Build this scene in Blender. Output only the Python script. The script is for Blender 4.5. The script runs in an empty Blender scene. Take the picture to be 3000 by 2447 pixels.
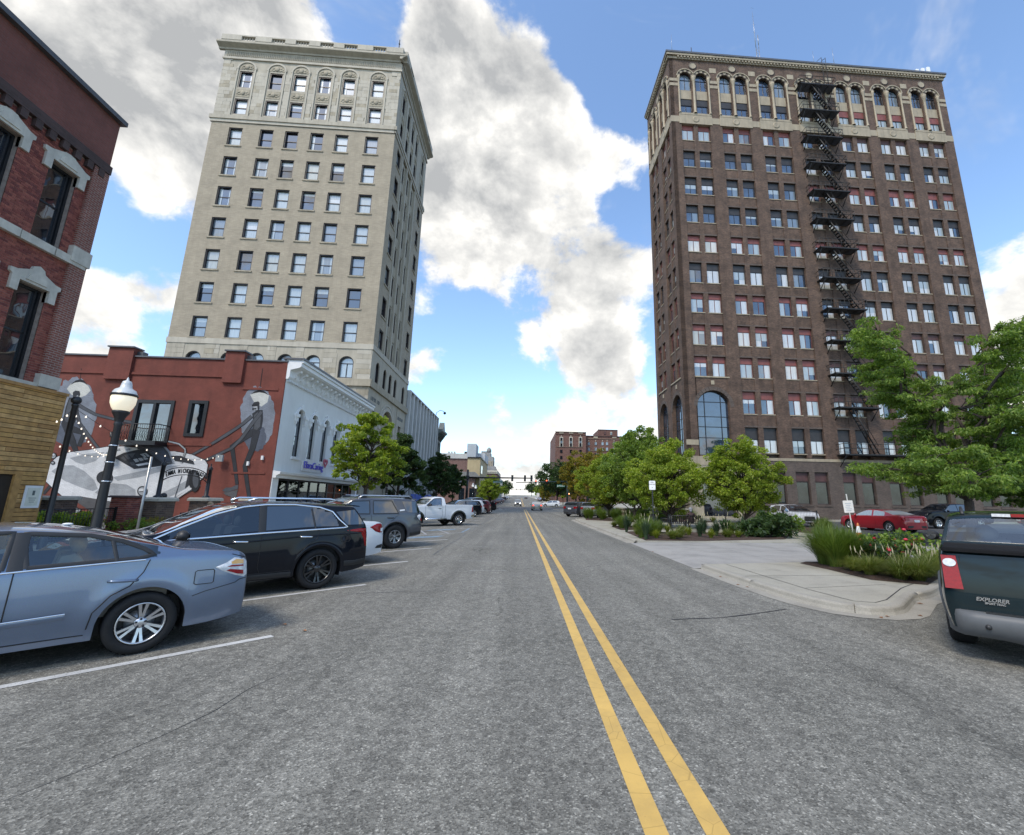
import bpy, bmesh, math, random
from mathutils import Vector, Matrix, noise as mnoise
R = math.radians
random.seed(7)
SC = bpy.context.scene
COL = SC.collection

# ------------------------------------------------------------------ camera
CAM_H = 1.75
F_PX, CX, CY, PW, PH = 1305.28, 1618.1, 1191.2, 3000.0, 2447.0
YAW, PITCH, ROLL = R(3.8868), R(11.8675), R(0.8625)
_w = Vector((math.sin(YAW)*math.cos(PITCH), math.cos(YAW)*math.cos(PITCH), math.sin(PITCH)))
_r0 = Vector((math.cos(YAW), -math.sin(YAW), 0)); _u0 = _r0.cross(_w)
_r = math.cos(ROLL)*_r0 + math.sin(ROLL)*_u0
_u = -math.sin(ROLL)*_r0 + math.cos(ROLL)*_u0
cam = bpy.data.cameras.new('camera'); camo = bpy.data.objects.new('camera', cam); COL.objects.link(camo)
camo.matrix_world = Matrix(((_r.x, _u.x, -_w.x, 0), (_r.y, _u.y, -_w.y, 0), (_r.z, _u.z, -_w.z, CAM_H), (0, 0, 0, 1)))
cam.sensor_fit = 'HORIZONTAL'; cam.sensor_width = 36.0
cam.lens = F_PX/PW*36.0
cam.shift_x = -(CX-PW/2)/PW
cam.shift_y = (CY-PH/2)/PW
cam.clip_start = 0.05; cam.clip_end = 4000
SC.camera = camo
def ray(x, y):
    return _r*((x-CX)/F_PX) - _u*((y-CY)/F_PX) + _w
def px(x, y, X=None, Y=None, Z=None):
    """a point of the place, from where it shows in the survey photograph and one known coordinate"""
    d = ray(x, y); o = Vector((0, 0, CAM_H))
    t = X/d.x if X is not None else Y/d.y if Y is not None else (Z-CAM_H)/d.z
    return o + t*d

# ------------------------------------------------------------------ sky, sun, exposure
SUN_AZ, SUN_EL = R(-142), R(52)         # high behind the viewer's left shoulder, veiled by cloud
wld = bpy.data.worlds.new('World'); SC.world = wld; wld.use_nodes = True
def build_world():
    nt = wld.node_tree; N = nt.nodes; L = nt.links; N.clear()
    def node(t, **k):
        n = N.new(t)
        for a, b in k.items(): setattr(n, a, b)
        return n
    def math_(op, a, b=None, clamp=False):
        n = node('ShaderNodeMath', operation=op); n.use_clamp = clamp
        for i, v in enumerate((a, b)):
            if v is None: continue
            if isinstance(v, (int, float)): n.inputs[i].default_value = v
            else: L.new(v, n.inputs[i])
        return n.outputs[0]
    def smooth(v, a, b, lo=0., hi=1.):
        n = node('ShaderNodeMapRange', interpolation_type='SMOOTHSTEP')
        L.new(v, n.inputs[0]); n.inputs[1].default_value = a; n.inputs[2].default_value = b
        n.inputs[3].default_value = lo; n.inputs[4].default_value = hi
        return n.outputs[0]
    sky = node('ShaderNodeTexSky', sky_type='NISHITA', sun_disc=False)
    sky.sun_elevation = SUN_EL; sky.sun_rotation = SUN_AZ
    sky.air_density = 1.0; sky.dust_density = 0.6; sky.ozone_density = 2.0
    tc = node('ShaderNodeTexCoord'); d = tc.outputs['Generated']
    sep = node('ShaderNodeSeparateXYZ'); L.new(d, sep.inputs[0])
    den = math_('MAXIMUM', math_('ADD', sep.outputs[2], 0.22), 0.05)
    px_ = math_('DIVIDE', sep.outputs[0], den); py_ = math_('DIVIDE', sep.outputs[1], den)
    comb = node('ShaderNodeCombineXYZ'); L.new(px_, comb.inputs[0]); L.new(py_, comb.inputs[1])
    # where the big cloud masses stand in the sky (direction, angular size, weight)
    blobs = [((330, 150), 17, .34), ((700, 40), 16, .32), ((560, 330), 7, .2), ((120, -150), 22, .25), ((1250, 60), 8, .26), ((1420, 330), 13, .36), ((1560, 520), 12, .34),
             ((1350, 640), 10, .32), ((1480, 780), 7, .3), ((1690, 950), 9, .32), ((1780, 1060), 7, .28), ((1850, 480), 5.5, .26), ((1700, 720), 7, .2), ((1830, 760), 6, .2), ((1180, 260), 8, .12),
             ((1700, 1290), 7, .2), ((1500, 1370), 6, .2), ((1960, 1300), 8, .2), ((2980, 950), 8, .3), ((3150, 1100), 10, .25),
             ((250, 960), 7, .27), ((500, 820), 4, .2), ((290, 860), 4, .2), ((520, 580), 3.5, .2), ((470, 830), 3, .16), ((1230, 1080), 3, .2),
             ((400, 620), 8, -.2), ((1090, 60), 5.5, -.42), ((2350, 250), 24, -.4), ((1830, 120), 9, -.34), ((1400, 1000), 6.5, -.34), ((1800, 590), 3, -.15), ((2500, 700), 18, -.3), ((1300, 1180), 6, -.2)]
    tot = None
    for (bx, by), rad, wt in blobs:
        c = ray(bx, by).normalized()
        vm = node('ShaderNodeVectorMath', operation='DOT_PRODUCT'); L.new(d, vm.inputs[0]); vm.inputs[1].default_value = c
        s = smooth(vm.outputs['Value'], math.cos(R(rad)), 1.0, 0, wt)
        tot = s if tot is None else math_('ADD', tot, s)
    def fbm(scale, det, rough, off=(0, 0, 0), dist=0.0):
        mp = node('ShaderNodeMapping'); L.new(d, mp.inputs[0]); mp.inputs['Location'].default_value = off; mp.inputs['Scale'].default_value = (1, 1, 1.25)
        n = node('ShaderNodeTexNoise'); L.new(mp.outputs[0], n.inputs['Vector'])
        n.inputs['Scale'].default_value = scale; n.inputs['Detail'].default_value = det; n.inputs['Roughness'].default_value = rough
        n.inputs['Distortion'].default_value = dist
        return n.outputs['Fac']
    O = (3.1, 1.7, .4); U = (O[0]+.03, O[1]+.01, O[2]-.055)             # the second look is taken a little nearer the light
    b0 = fbm(5.2, 10, .6, O, .15); b1 = fbm(5.2, 7, .6, U, .15)
    base = math_('MULTIPLY', math_('SUBTRACT', b0, 0.5), 1.75)
    dens = math_('ADD', math_('ADD', base, tot), 0.415)
    alpha = smooth(dens, 0.45, 0.69)
    wisp = math_('MULTIPLY', smooth(fbm(3.4, 5, .68, (9, 4, 1), .5), 0.56, 0.82), 0.35)
    alpha = math_('MAXIMUM', alpha, wisp)
    # sides turned to the light are white, thick undersides grey
    relief = math_('MULTIPLY', math_('SUBTRACT', b1, b0), 3.6)
    thick = math_('ADD', math_('MULTIPLY', smooth(dens, 0.52, 1.15), .64), math_('ADD', relief, .12), True)
    ramp = node('ShaderNodeValToRGB'); L.new(thick, ramp.inputs[0])
    e = ramp.color_ramp.elements; e[0].position = 0; e[0].color = (4.1, 4.0, 3.8, 1); e[1].position = 1; e[1].color = (1.7, 1.74, 1.78, 1)
    m = e.new(.4); m.color = (2.95, 2.93, 2.85, 1)
    hz = smooth(sep.outputs[2], -0.02, 0.16, .55, 0.0)
    mixh = node('ShaderNodeMix', data_type='RGBA'); L.new(hz, mixh.inputs[0]); L.new(sky.outputs[0], mixh.inputs[6]); mixh.inputs[7].default_value = (2.3, 3.0, 3.5, 1)
    tint = node('ShaderNodeMix', data_type='RGBA', blend_type='MULTIPLY'); tint.inputs[0].default_value = 1
    L.new(mixh.outputs[2], tint.inputs[6]); tint.inputs[7].default_value = SKY_TINT
    mix = node('ShaderNodeMix', data_type='RGBA'); L.new(alpha, mix.inputs[0]); L.new(tint.outputs[2], mix.inputs[6]); L.new(ramp.outputs[0], mix.inputs[7])
    bg = node('ShaderNodeBackground'); L.new(mix.outputs[2], bg.inputs[0]); bg.inputs[1].default_value = SKY_STR
    out = node('ShaderNodeOutputWorld'); L.new(bg.outputs[0], out.inputs[0])
SKY_STR = 0.15
wld.cycles.sampling_method = 'MANUAL'; wld.cycles.sample_map_resolution = 512
SKY_TINT = (.97, 1.02, 1.04, 1)
build_world()
sl = bpy.data.lights.new('sun', 'SUN'); so = bpy.data.objects.new('sun', sl); COL.objects.link(so)
sl.energy = 1.55; sl.angle = R(16); sl.color = (1.0, .90, .76)
_sd = Vector((math.sin(SUN_AZ)*math.cos(SUN_EL), math.cos(SUN_AZ)*math.cos(SUN_EL), math.sin(SUN_EL)))
so.rotation_euler = (-_sd).to_track_quat('-Z', 'Y').to_euler(); so.location = (0, 0, 80)
SC.view_settings.view_transform = 'Standard'; SC.view_settings.look = 'None'
SC.view_settings.gamma = 1.0; SC.view_settings.use_curve_mapping = False
SC.view_settings.exposure = 1.0
SC.render.engine = 'CYCLES'
SC.cycles.use_denoising = True
SC.cycles.max_bounces = 6; SC.cycles.diffuse_bounces = 3; SC.cycles.glossy_bounces = 3; SC.cycles.transmission_bounces = 6; SC.cycles.transparent_max_bounces = 12
SC.cycles.caustics_reflective = False; SC.cycles.caustics_refractive = False

# ------------------------------------------------------------------ materials
MATS = {}
def _new(name):
    m = bpy.data.materials.new(name); m.use_nodes = True; m.node_tree.nodes.clear(); MATS[name] = m
    return m, m.node_tree.nodes, m.node_tree.links
def _princ(N, L):
    b = N.new('ShaderNodeBsdfPrincipled'); o = N.new('ShaderNodeOutputMaterial'); L.new(b.outputs[0], o.inputs[0])
    return b
def c4(c): return (c[0], c[1], c[2], 1)
def _noise(N, L, vec, scale, det=4, rough=.55):
    n = N.new('ShaderNodeTexNoise'); L.new(vec, n.inputs['Vector']); n.inputs['Scale'].default_value = scale
    n.inputs['Detail'].default_value = det; n.inputs['Roughness'].default_value = rough
    return n.outputs['Fac']
def _ramp(N, L, fac, stops):
    r = N.new('ShaderNodeValToRGB'); L.new(fac, r.inputs[0]); e = r.color_ramp.elements
    e[0].position, e[0].color = stops[0][0], c4(stops[0][1]); e[1].position, e[1].color = stops[-1][0], c4(stops[-1][1])
    for p, c in stops[1:-1]:
        x = e.new(p); x.color = c4(c)
    return r.outputs[0]
def _mix(N, L, fac, a, b, mode='MIX'):
    m = N.new('ShaderNodeMix'); m.data_type = 'RGBA'; m.blend_type = mode
    for i, v in ((0, fac), (6, a), (7, b)):
        if isinstance(v, (int, float)): m.inputs[i].default_value = v
        elif isinstance(v, tuple): m.inputs[i].default_value = c4(v)
        else: L.new(v, m.inputs[i])
    return m.outputs[2]
def _bump(N, L, h, b, strength=.3, dist=.01):
    n = N.new('ShaderNodeBump'); L.new(h, n.inputs['Height']); n.inputs['Strength'].default_value = strength; n.inputs['Distance'].default_value = dist
    L.new(n.outputs[0], b.inputs['Normal'])
def mat(name, col, rough=.6, metal=0., var=.12, scale=3., bump=0., coat=0., spec=.5, stain=0.):
    """plain surface with a little mottling and wear"""
    if name in MATS: return MATS[name]
    m, N, L = _new(name); b = _princ(N, L)
    g = N.new('ShaderNodeNewGeometry'); pos = g.outputs['Position']
    n1 = _noise(N, L, pos, scale, 6, .6)
    lo = tuple(c*(1-var) for c in col); hi = tuple(min(1, c*(1+var)) for c in col)
    c = _ramp(N, L, n1, [(.3, lo), (.7, hi)])
    if stain:
        mp = N.new('ShaderNodeMapping'); L.new(pos, mp.inputs[0]); mp.inputs['Scale'].default_value = (1.7, 1.7, .16)
        s = _noise(N, L, mp.outputs[0], 1.6, 6, .65)
        f = _ramp(N, L, s, [(.45, (0, 0, 0)), (.75, (stain, stain, stain))])
        c = _mix(N, L, f, c, tuple(x*.45 for x in col))
    L.new(c, b.inputs['Base Color'])
    b.inputs['Roughness'].default_value = rough; b.inputs['Metallic'].default_value = metal
    b.inputs['Coat Weight'].default_value = coat; b.inputs['Coat Roughness'].default_value = .04
    b.inputs['Specular IOR Level'].default_value = spec
    if bump: _bump(N, L, _noise(N, L, pos, scale*6, 4), b, bump, .02)
    return m
def brick_mat(name, c1, c2, mortar, bw=.215, bh=.075, ms=.011, rough=.85, stain=.25, bump=.35, var=.5, courses=False):
    if name in MATS: return MATS[name]
    m, N, L = _new(name); b = _princ(N, L)
    g = N.new('ShaderNodeNewGeometry'); sep = N.new('ShaderNodeSeparateXYZ'); L.new(g.outputs['Position'], sep.inputs[0])
    ad = N.new('ShaderNodeMath'); ad.operation = 'ADD'; L.new(sep.outputs[0], ad.inputs[0]); L.new(sep.outputs[1], ad.inputs[1])
    cb = N.new('ShaderNodeCombineXYZ'); L.new(ad.outputs[0], cb.inputs[0]); L.new(sep.outputs[2], cb.inputs[1])
    t = N.new('ShaderNodeTexBrick'); L.new(cb.outputs[0], t.inputs['Vector'])
    t.inputs['Color1'].default_value = c4(c1); t.inputs['Color2'].default_value = c4(c2); t.inputs['Mortar'].default_value = c4(mortar)
    t.inputs['Scale'].default_value = 1; t.inputs['Brick Width'].default_value = bw; t.inputs['Row Height'].default_value = bh
    t.inputs['Mortar Size'].default_value = ms; t.inputs['Bias'].default_value = 0
    n = _noise(N, L, g.outputs['Position'], .8, 8, .7)
    f = _ramp(N, L, n, [(.35, (1-var*.5,)*3), (.7, (1+var*.3,)*3)])
    c = _mix(N, L, 1.0, t.outputs['Color'], f, 'MULTIPLY')
    mp = N.new('ShaderNodeMapping'); L.new(g.outputs['Position'], mp.inputs[0]); mp.inputs['Scale'].default_value = (1.2, 1.2, .12)
    s = _noise(N, L, mp.outputs[0], 1.8, 6, .65)
    fs = _ramp(N, L, s, [(.48, (0, 0, 0)), (.8, (stain,)*3)])
    c = _mix(N, L, fs, c, tuple(x*.4 for x in c1))
    L.new(c, b.inputs['Base Color']); b.inputs['Roughness'].default_value = rough
    inv = N.new('ShaderNodeMath'); inv.operation = 'SUBTRACT'; inv.inputs[0].default_value = 1; L.new(t.outputs['Fac'], inv.inputs[1])
    if bump: _bump(N, L, inv.outputs[0], b, bump, .01)
    return m
def glass_mat(name, tint=(.02, .03, .04), back=None, rough=.03, wav=.012, refl=1.0):
    """window glass: a mirror-like skin over whatever shows dimly behind it"""
    if name in MATS: return MATS[name]
    m, N, L = _new(name); b = _princ(N, L)
    g = N.new('ShaderNodeNewGeometry')
    if back:
        mp = N.new('ShaderNodeMapping'); L.new(g.outputs['Position'], mp.inputs[0]); mp.inputs['Scale'].default_value = (9, 9, .5)
        n = _noise(N, L, mp.outputs[0], 1.5, 3)
        c = _ramp(N, L, n, [(.35, tuple(x*.78 for x in back)), (.65, back)])
    else:
        n = _noise(N, L, g.outputs['Position'], 1.1, 3)
        c = _ramp(N, L, n, [(.35, tuple(x*.5 for x in tint)), (.7, tuple(x*1.6 for x in tint))])
    L.new(c, b.inputs['Base Color']); b.inputs['Roughness'].default_value = .3 if back else rough
    b.inputs['IOR'].default_value = 1.5; b.inputs['Specular IOR Level'].default_value = .5
    b.inputs['Coat Weight'].default_value = refl; b.inputs['Coat Roughness'].default_value = .012; b.inputs['Coat IOR'].default_value = 2.1
    h = _noise(N, L, g.outputs['Position'], .9, 2)
    nb = N.new('ShaderNodeBump'); L.new(h, nb.inputs['Height']); nb.inputs['Strength'].default_value = wav*10; nb.inputs['Distance'].default_value = .05
    L.new(nb.outputs[0], b.inputs['Coat Normal'])
    return m
def see_glass(name, tint=(.75, .82, .82), dark=.5):
    """transparent car or shop glass: reflection by angle, the rest looks through tinted"""
    if name in MATS: return MATS[name]
    m, N, L = _new(name); o = N.new('ShaderNodeOutputMaterial')
    tr = N.new('ShaderNodeBsdfTransparent'); tr.inputs[0].default_value = c4(tuple(x*dark for x in tint))
    gl = N.new('ShaderNodeBsdfGlossy'); gl.inputs['Roughness'].default_value = .01; gl.inputs[0].default_value = (.95, .97, 1, 1)
    fr = N.new('ShaderNodeFresnel'); fr.inputs['IOR'].default_value = 1.85
    mx = N.new('ShaderNodeMixShader'); L.new(fr.outputs[0], mx.inputs[0]); L.new(tr.outputs[0], mx.inputs[1]); L.new(gl.outputs[0], mx.inputs[2])
    L.new(mx.outputs[0], o.inputs[0]); return m
def paint_mat(name, col, metal=.0, flake=.0, rough=.35):
    if name in MATS: return MATS[name]
    m, N, L = _new(name); b = _princ(N, L)
    g = N.new('ShaderNodeNewGeometry')
    n = _noise(N, L, g.outputs['Position'], 2.2, 5, .6)
    c = _ramp(N, L, n, [(.3, tuple(x*.93 for x in col)), (.7, col)])
    if flake:
        v = N.new('ShaderNodeTexVoronoi'); L.new(g.outputs['Position'], v.inputs['Vector']); v.inputs['Scale'].default_value = 700
        c = _mix(N, L, flake, c, v.outputs['Color'], 'OVERLAY')
    # road dust gathers low on the body
    s = N.new('ShaderNodeSeparateXYZ'); L.new(g.outputs['Position'], s.inputs[0])
    dn = _noise(N, L, g.outputs['Position'], 7, 5, .7)
    mr = N.new('ShaderNodeMapRange'); L.new(s.outputs[2], mr.inputs[0]); mr.inputs[1].default_value = .75; mr.inputs[2].default_value = .15; mr.inputs[4].default_value = .3
    mu = N.new('ShaderNodeMath'); mu.operation = 'MULTIPLY'; L.new(mr.outputs[0], mu.inputs[0]); L.new(dn, mu.inputs[1])
    c = _mix(N, L, mu.outputs[0], c, tuple(.4*x+.05 for x in col))
    L.new(c, b.inputs['Base Color']); b.inputs['Metallic'].default_value = metal; b.inputs['Roughness'].default_value = rough
    if max(col) < .05: b.inputs['Specular IOR Level'].default_value = .05; b.inputs['Coat IOR'].default_value = 1.33
    b.inputs['Coat Weight'].default_value = 1; b.inputs['Coat Roughness'].default_value = .03
    return m
def emit_mat(name, col, strength=1.0):
    if name in MATS: return MATS[name]
    m, N, L = _new(name); b = _princ(N, L); b.inputs['Base Color'].default_value = c4(col)
    b.inputs['Emission Color'].default_value = c4(col); b.inputs['Emission Strength'].default_value = strength
    b.inputs['Roughness'].default_value = .3
    return m
def leaf_mat(name, cols, trans=.35):
    if name in MATS: return MATS[name]
    m, N, L = _new(name); o = N.new('ShaderNodeOutputMaterial')
    g = N.new('ShaderNodeNewGeometry')
    c = _ramp(N, L, g.outputs['Random Per Island'], [(i/(len(cols)-1), k) for i, k in enumerate(cols)])
    n = _noise(N, L, g.outputs['Position'], .9, 3)
    f = _ramp(N, L, n, [(.3, (.7, .72, .7)), (.7, (1.2, 1.15, 1.0))])
    c = _mix(N, L, 1.0, c, f, 'MULTIPLY')
    p = N.new('ShaderNodeBsdfPrincipled'); L.new(c, p.inputs['Base Color']); p.inputs['Roughness'].default_value = .5; p.inputs['Specular IOR Level'].default_value = .35
    t = N.new('ShaderNodeBsdfTranslucent')
    c2 = _mix(N, L, 1.0, c, (1.5, 1.6, .6), 'MULTIPLY'); L.new(c2, t.inputs[0])
    mx = N.new('ShaderNodeMixShader'); mx.inputs[0].default_value = trans; L.new(p.outputs[0], mx.inputs[1]); L.new(t.outputs[0], mx.inputs[2]); L.new(mx.outputs[0], o.inputs[0])
    return m

# ------------------------------------------------------------------ mesh helpers
class MB:
    def __init__(s): s.v = []; s.f = []; s.m = []; s.sm = []
    def add(s, vs, fs, mi=0, smooth=False):
        o = len(s.v); s.v += [tuple(v) for v in vs]
        for f in fs: s.f.append([i+o for i in f]); s.m.append(mi); s.sm.append(smooth)
        return s
    def box(s, x0, x1, y0, y1, z0, z1, mi=0):
        return s.add([(x0, y0, z0), (x1, y0, z0), (x1, y1, z0), (x0, y1, z0), (x0, y0, z1), (x1, y0, z1), (x1, y1, z1), (x0, y1, z1)],
                     [(0, 3, 2, 1), (4, 5, 6, 7), (0, 1, 5, 4), (1, 2, 6, 5), (2, 3, 7, 6), (3, 0, 4, 7)], mi)
    def frust(s, x0, x1, y0, y1, z0, z1, i, mi=0):
        return s.add([(x0, y0, z0), (x1, y0, z0), (x1, y1, z0), (x0, y1, z0), (x0+i, y0+i, z1), (x1-i, y0+i, z1), (x1-i, y1-i, z1), (x0+i, y1-i, z1)],
                     [(0, 3, 2, 1), (4, 5, 6, 7), (0, 1, 5, 4), (1, 2, 6, 5), (2, 3, 7, 6), (3, 0, 4, 7)], mi)
    def tube(s, pts, rad, n=8, mi=0, caps=True, smooth=True):
        pts = [Vector(p) for p in pts]
        if isinstance(rad, (int, float)): rad = [rad]*len(pts)
        vs = []; fs = []; prev = None
        for i, p in enumerate(pts):
            t = (pts[min(i+1, len(pts)-1)]-pts[max(i-1, 0)]).normalized()
            if prev is None:
                a = Vector((0, 0, 1)) if abs(t.z) < .9 else Vector((1, 0, 0)); prev = t.cross(a).normalized()
            u = (prev-t*prev.dot(t)); u = u.normalized() if u.length > 1e-6 else t.orthogonal().normalized()
            w = t.cross(u); prev = u
            for k in range(n):
                a = 2*math.pi*k/n; vs.append(p+(u*math.cos(a)+w*math.sin(a))*rad[i])
        for i in range(len(pts)-1):
            for k in range(n):
                k2 = (k+1) % n; fs.append((i*n+k, i*n+k2, (i+1)*n+k2, (i+1)*n+k))
        s.add(vs, fs, mi, smooth)
        if caps and n > 2:
            o = len(s.v)-len(vs); s.f.append([o+k for k in range(n)][::-1]); s.m.append(mi); s.sm.append(False)
            s.f.append([o+(len(pts)-1)*n+k for k in range(n)]); s.m.append(mi); s.sm.append(False)
        return s
    def lathe(s, prof, c=(0, 0, 0), n=16, mi=0, smooth=True, axis='z'):
        vs = []; fs = []
        for r, h in prof:
            for k in range(n):
                a = 2*math.pi*k/n; p = (r*math.cos(a), r*math.sin(a), h)
                if axis == 'y': p = (p[0], p[2], p[1])
                if axis == 'x': p = (p[2], p[0], p[1])
                vs.append((p[0]+c[0], p[1]+c[1], p[2]+c[2]))
        for i in range(len(prof)-1):
            for k in range(n):
                k2 = (k+1) % n; q = (i*n+k, i*n+k2, (i+1)*n+k2, (i+1)*n+k)
                fs.append(q[::-1] if axis == 'y' else q)
        return s.add(vs, fs, mi, smooth)
    def prism(s, poly, a0, a1, axis='y', mi=0, smooth=False):
        def P(u, w, a):
            return (u, a, w) if axis == 'y' else (a, u, w) if axis == 'x' else (u, w, a)
        n = len(poly); vs = [P(u, w, a0) for u, w in poly]+[P(u, w, a1) for u, w in poly]
        fs = [list(range(n)), list(range(2*n-1, n-1, -1))]+[(i, i+n, (i+1) % n+n, (i+1) % n) for i in range(n)]
        return s.add(vs, fs, mi, smooth)
    def ball(s, c, r, n=10, mi=0, sq=(1, 1, 1)):
        prof = [(max(.0005, math.sin(math.pi*i/n))*r, -math.cos(math.pi*i/n)*r) for i in range(n+1)]
        o = len(s.v); s.lathe(prof, (0, 0, 0), n+4, mi)
        s.v[o:] = [(v[0]*sq[0]+c[0], v[1]*sq[1]+c[1], v[2]*sq[2]+c[2]) for v in s.v[o:]]
        return s
    def mesh(s, name, mats):
        me = bpy.data.meshes.new(name); me.from_pydata(s.v, [], s.f)
        for m in (mats if isinstance(mats, (list, tuple)) else [mats]): me.materials.append(m)
        me.polygons.foreach_set('material_index', s.m); me.polygons.foreach_set('use_smooth', s.sm)
        me.update(); return me
    def build(s, name, mats, parent=None, recalc=True, **k):
        me = s.mesh(name, mats)
        if recalc:
            bm = bmesh.new(); bm.from_mesh(me); bmesh.ops.recalc_face_normals(bm, faces=bm.faces); bm.to_mesh(me); bm.free()
        return obj(name, me, parent, **k)
BASE = {}
def obj(name, me, parent=None, loc=None, rotz=None, scale=None, rot=None):
    o = bpy.data.objects.new(name, me); COL.objects.link(o)
    if loc is not None: o.location = loc
    if rotz is not None: o.rotation_euler = (0, 0, rotz)
    if rot is not None: o.rotation_euler = rot
    if scale is not None: o.scale = scale
    if parent is not None:
        o.parent = parent
        if parent.name in BASE: o.matrix_parent_inverse = BASE[parent.name]
    return o
def tag(o, label=None, cat=None, group=None, kind=None):
    if label: o['label'] = label
    if cat: o['category'] = cat
    if group: o['group'] = group
    if kind: o['kind'] = kind
    return o
def thing(name, label, cat, loc=(0, 0, 0), rotz=0, group=None, world=False):
    """an Empty at the base of a thing; with world=True its parts are given in world coordinates"""
    o = bpy.data.objects.new(name, None); COL.objects.link(o); o.location = loc; o.rotation_euler = (0, 0, rotz); o.empty_display_size = .2
    if world: BASE[o.name] = Matrix.Translation(-Vector(loc))
    return tag(o, label, cat, group)
def sub(name, me, part, **k):
    """a sub-part given in world coordinates under a part that is itself in world coordinates"""
    o = obj(name, me, None, **k); o.parent = part; o.matrix_parent_inverse = (Matrix.LocRotScale(part.location, part.rotation_euler, part.scale)).inverted()
    return o
def copy_tree(o, parent=None):
    c = o.copy(); COL.objects.link(c); c.parent = parent
    for ch in o.children: copy_tree(ch, c)
    return c
def struct(o): o['kind'] = 'structure'; return o
CUBE = {}
def cube(m):
    if m.name not in CUBE: CUBE[m.name] = MB().box(0, 1, 0, 1, 0, 1).mesh('block_'+m.name, m)
    return CUBE[m.name]
def text_mesh(s, size=1.0, depth=.01, m=None, shear=0, bold=0, spacing=1.0):
    cu = bpy.data.curves.new('lettering', 'FONT'); cu.body = s; cu.size = size; cu.extrude = depth; cu.align_x = 'CENTER'; cu.align_y = 'CENTER'
    cu.shear = shear; cu.offset = bold; cu.space_character = spacing; cu.resolution_u = 3
    o = bpy.data.objects.new('t', cu); COL.objects.link(o)
    dg = bpy.context.evaluated_depsgraph_get(); me = bpy.data.meshes.new_from_object(o.evaluated_get(dg)); me.name = 'lettering'
    bpy.data.objects.remove(o); bpy.data.curves.remove(cu)
    me.materials.clear(); me.materials.append(m); return me

class Face:
    """one upright wall plane: u runs along it, d goes into the building, z is up"""
    def __init__(s, parent, ox, oy, rot): s.p = parent; s.o = Vector((ox, oy, 0)); s.rot = rot; s.M = Matrix.Rotation(rot, 3, 'Z')
    def w(s, u, d, z): return s.o+s.M@Vector((u, d, z))
    def put(s, name, me, u=0, d=0, z=0, scale=None, under=None):
        if under is not None:
            o = sub(name, me, under, loc=s.w(u, d, z), rotz=s.rot, scale=scale)
            return o
        return obj(name, me, s.p, loc=s.w(u, d, z), rotz=s.rot, scale=scale)
    def box(s, name, m, u0, u1, d0, d1, z0, z1, under=None):
        return s.put(name, cube(m), u0, d0, z0, (u1-u0, d1-d0, z1-z0), under)
    def mb(s, name, b, mats, under=None): 
        me = b.mesh(name, mats); bm = bmesh.new(); bm.from_mesh(me); bmesh.ops.recalc_face_normals(bm, faces=bm.faces); bm.to_mesh(me); bm.free()
        return s.put(name, me, under=under)
    def wall(s, name, m, u0, u1, z0, z1, ops, depth=.25, d=0., kind=None):
        """a wall sheet with openings (u0,u1,z0,z1[,'arch'[,rise]]) and their reveals"""
        us = sorted({u0, u1, *[o[0] for o in ops], *[o[1] for o in ops]}); zs = sorted({z0, z1, *[o[2] for o in ops], *[o[3] for o in ops]})
        b = MB()
        for i in range(len(us)-1):
            for j in range(len(zs)-1):
                uc, zc = (us[i]+us[i+1])/2, (zs[j]+zs[j+1])/2
                if uc < u0 or uc > u1 or zc < z0 or zc > z1: continue
                if any(o[0] < uc < o[1] and o[2] < zc < o[3] for o in ops): continue
                b.add([(us[i], d, zs[j]), (us[i+1], d, zs[j]), (us[i+1], d, zs[j+1]), (us[i], d, zs[j+1])], [(0, 1, 2, 3)])
        for o in ops:
            a0, a1, b0, b1 = o[:4]
            if len(o) > 4:
                rise = o[5] if len(o) > 5 else (a1-a0)/2
                n = 12; arc = [((a0+a1)/2-math.cos(math.pi*k/n)*(a1-a0)/2, b1-rise+math.sin(math.pi*k/n)*rise) for k in range(n+1)]
                for k in range(n):
                    p, q = arc[k], arc[k+1]
                    b.add([(p[0], d, p[1]), (q[0], d, q[1]), (q[0], d, b1), (p[0], d, b1)], [(0, 1, 2, 3)])
                    b.add([(p[0], d, p[1]), (q[0], d, q[1]), (q[0], d+depth, q[1]), (p[0], d+depth, p[1])], [(0, 1, 2, 3)])
                top = b1-rise
            else:
                top = b1
                b.add([(a0, d, b1), (a1, d, b1), (a1, d+depth, b1), (a0, d+depth, b1)], [(0, 1, 2, 3)])
            b.add([(a0, d, b0), (a1, d, b0), (a1, d+depth, b0), (a0, d+depth, b0)], [(3, 2, 1, 0)])
            b.add([(a0, d, b0), (a0, d, top), (a0, d+depth, top), (a0, d+depth, b0)], [(0, 1, 2, 3)])
            b.add([(a1, d, b0), (a1, d, top), (a1, d+depth, top), (a1, d+depth, b0)], [(3, 2, 1, 0)])
        return s.put(name, b.mesh(name, m))
WCACHE = {}
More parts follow.
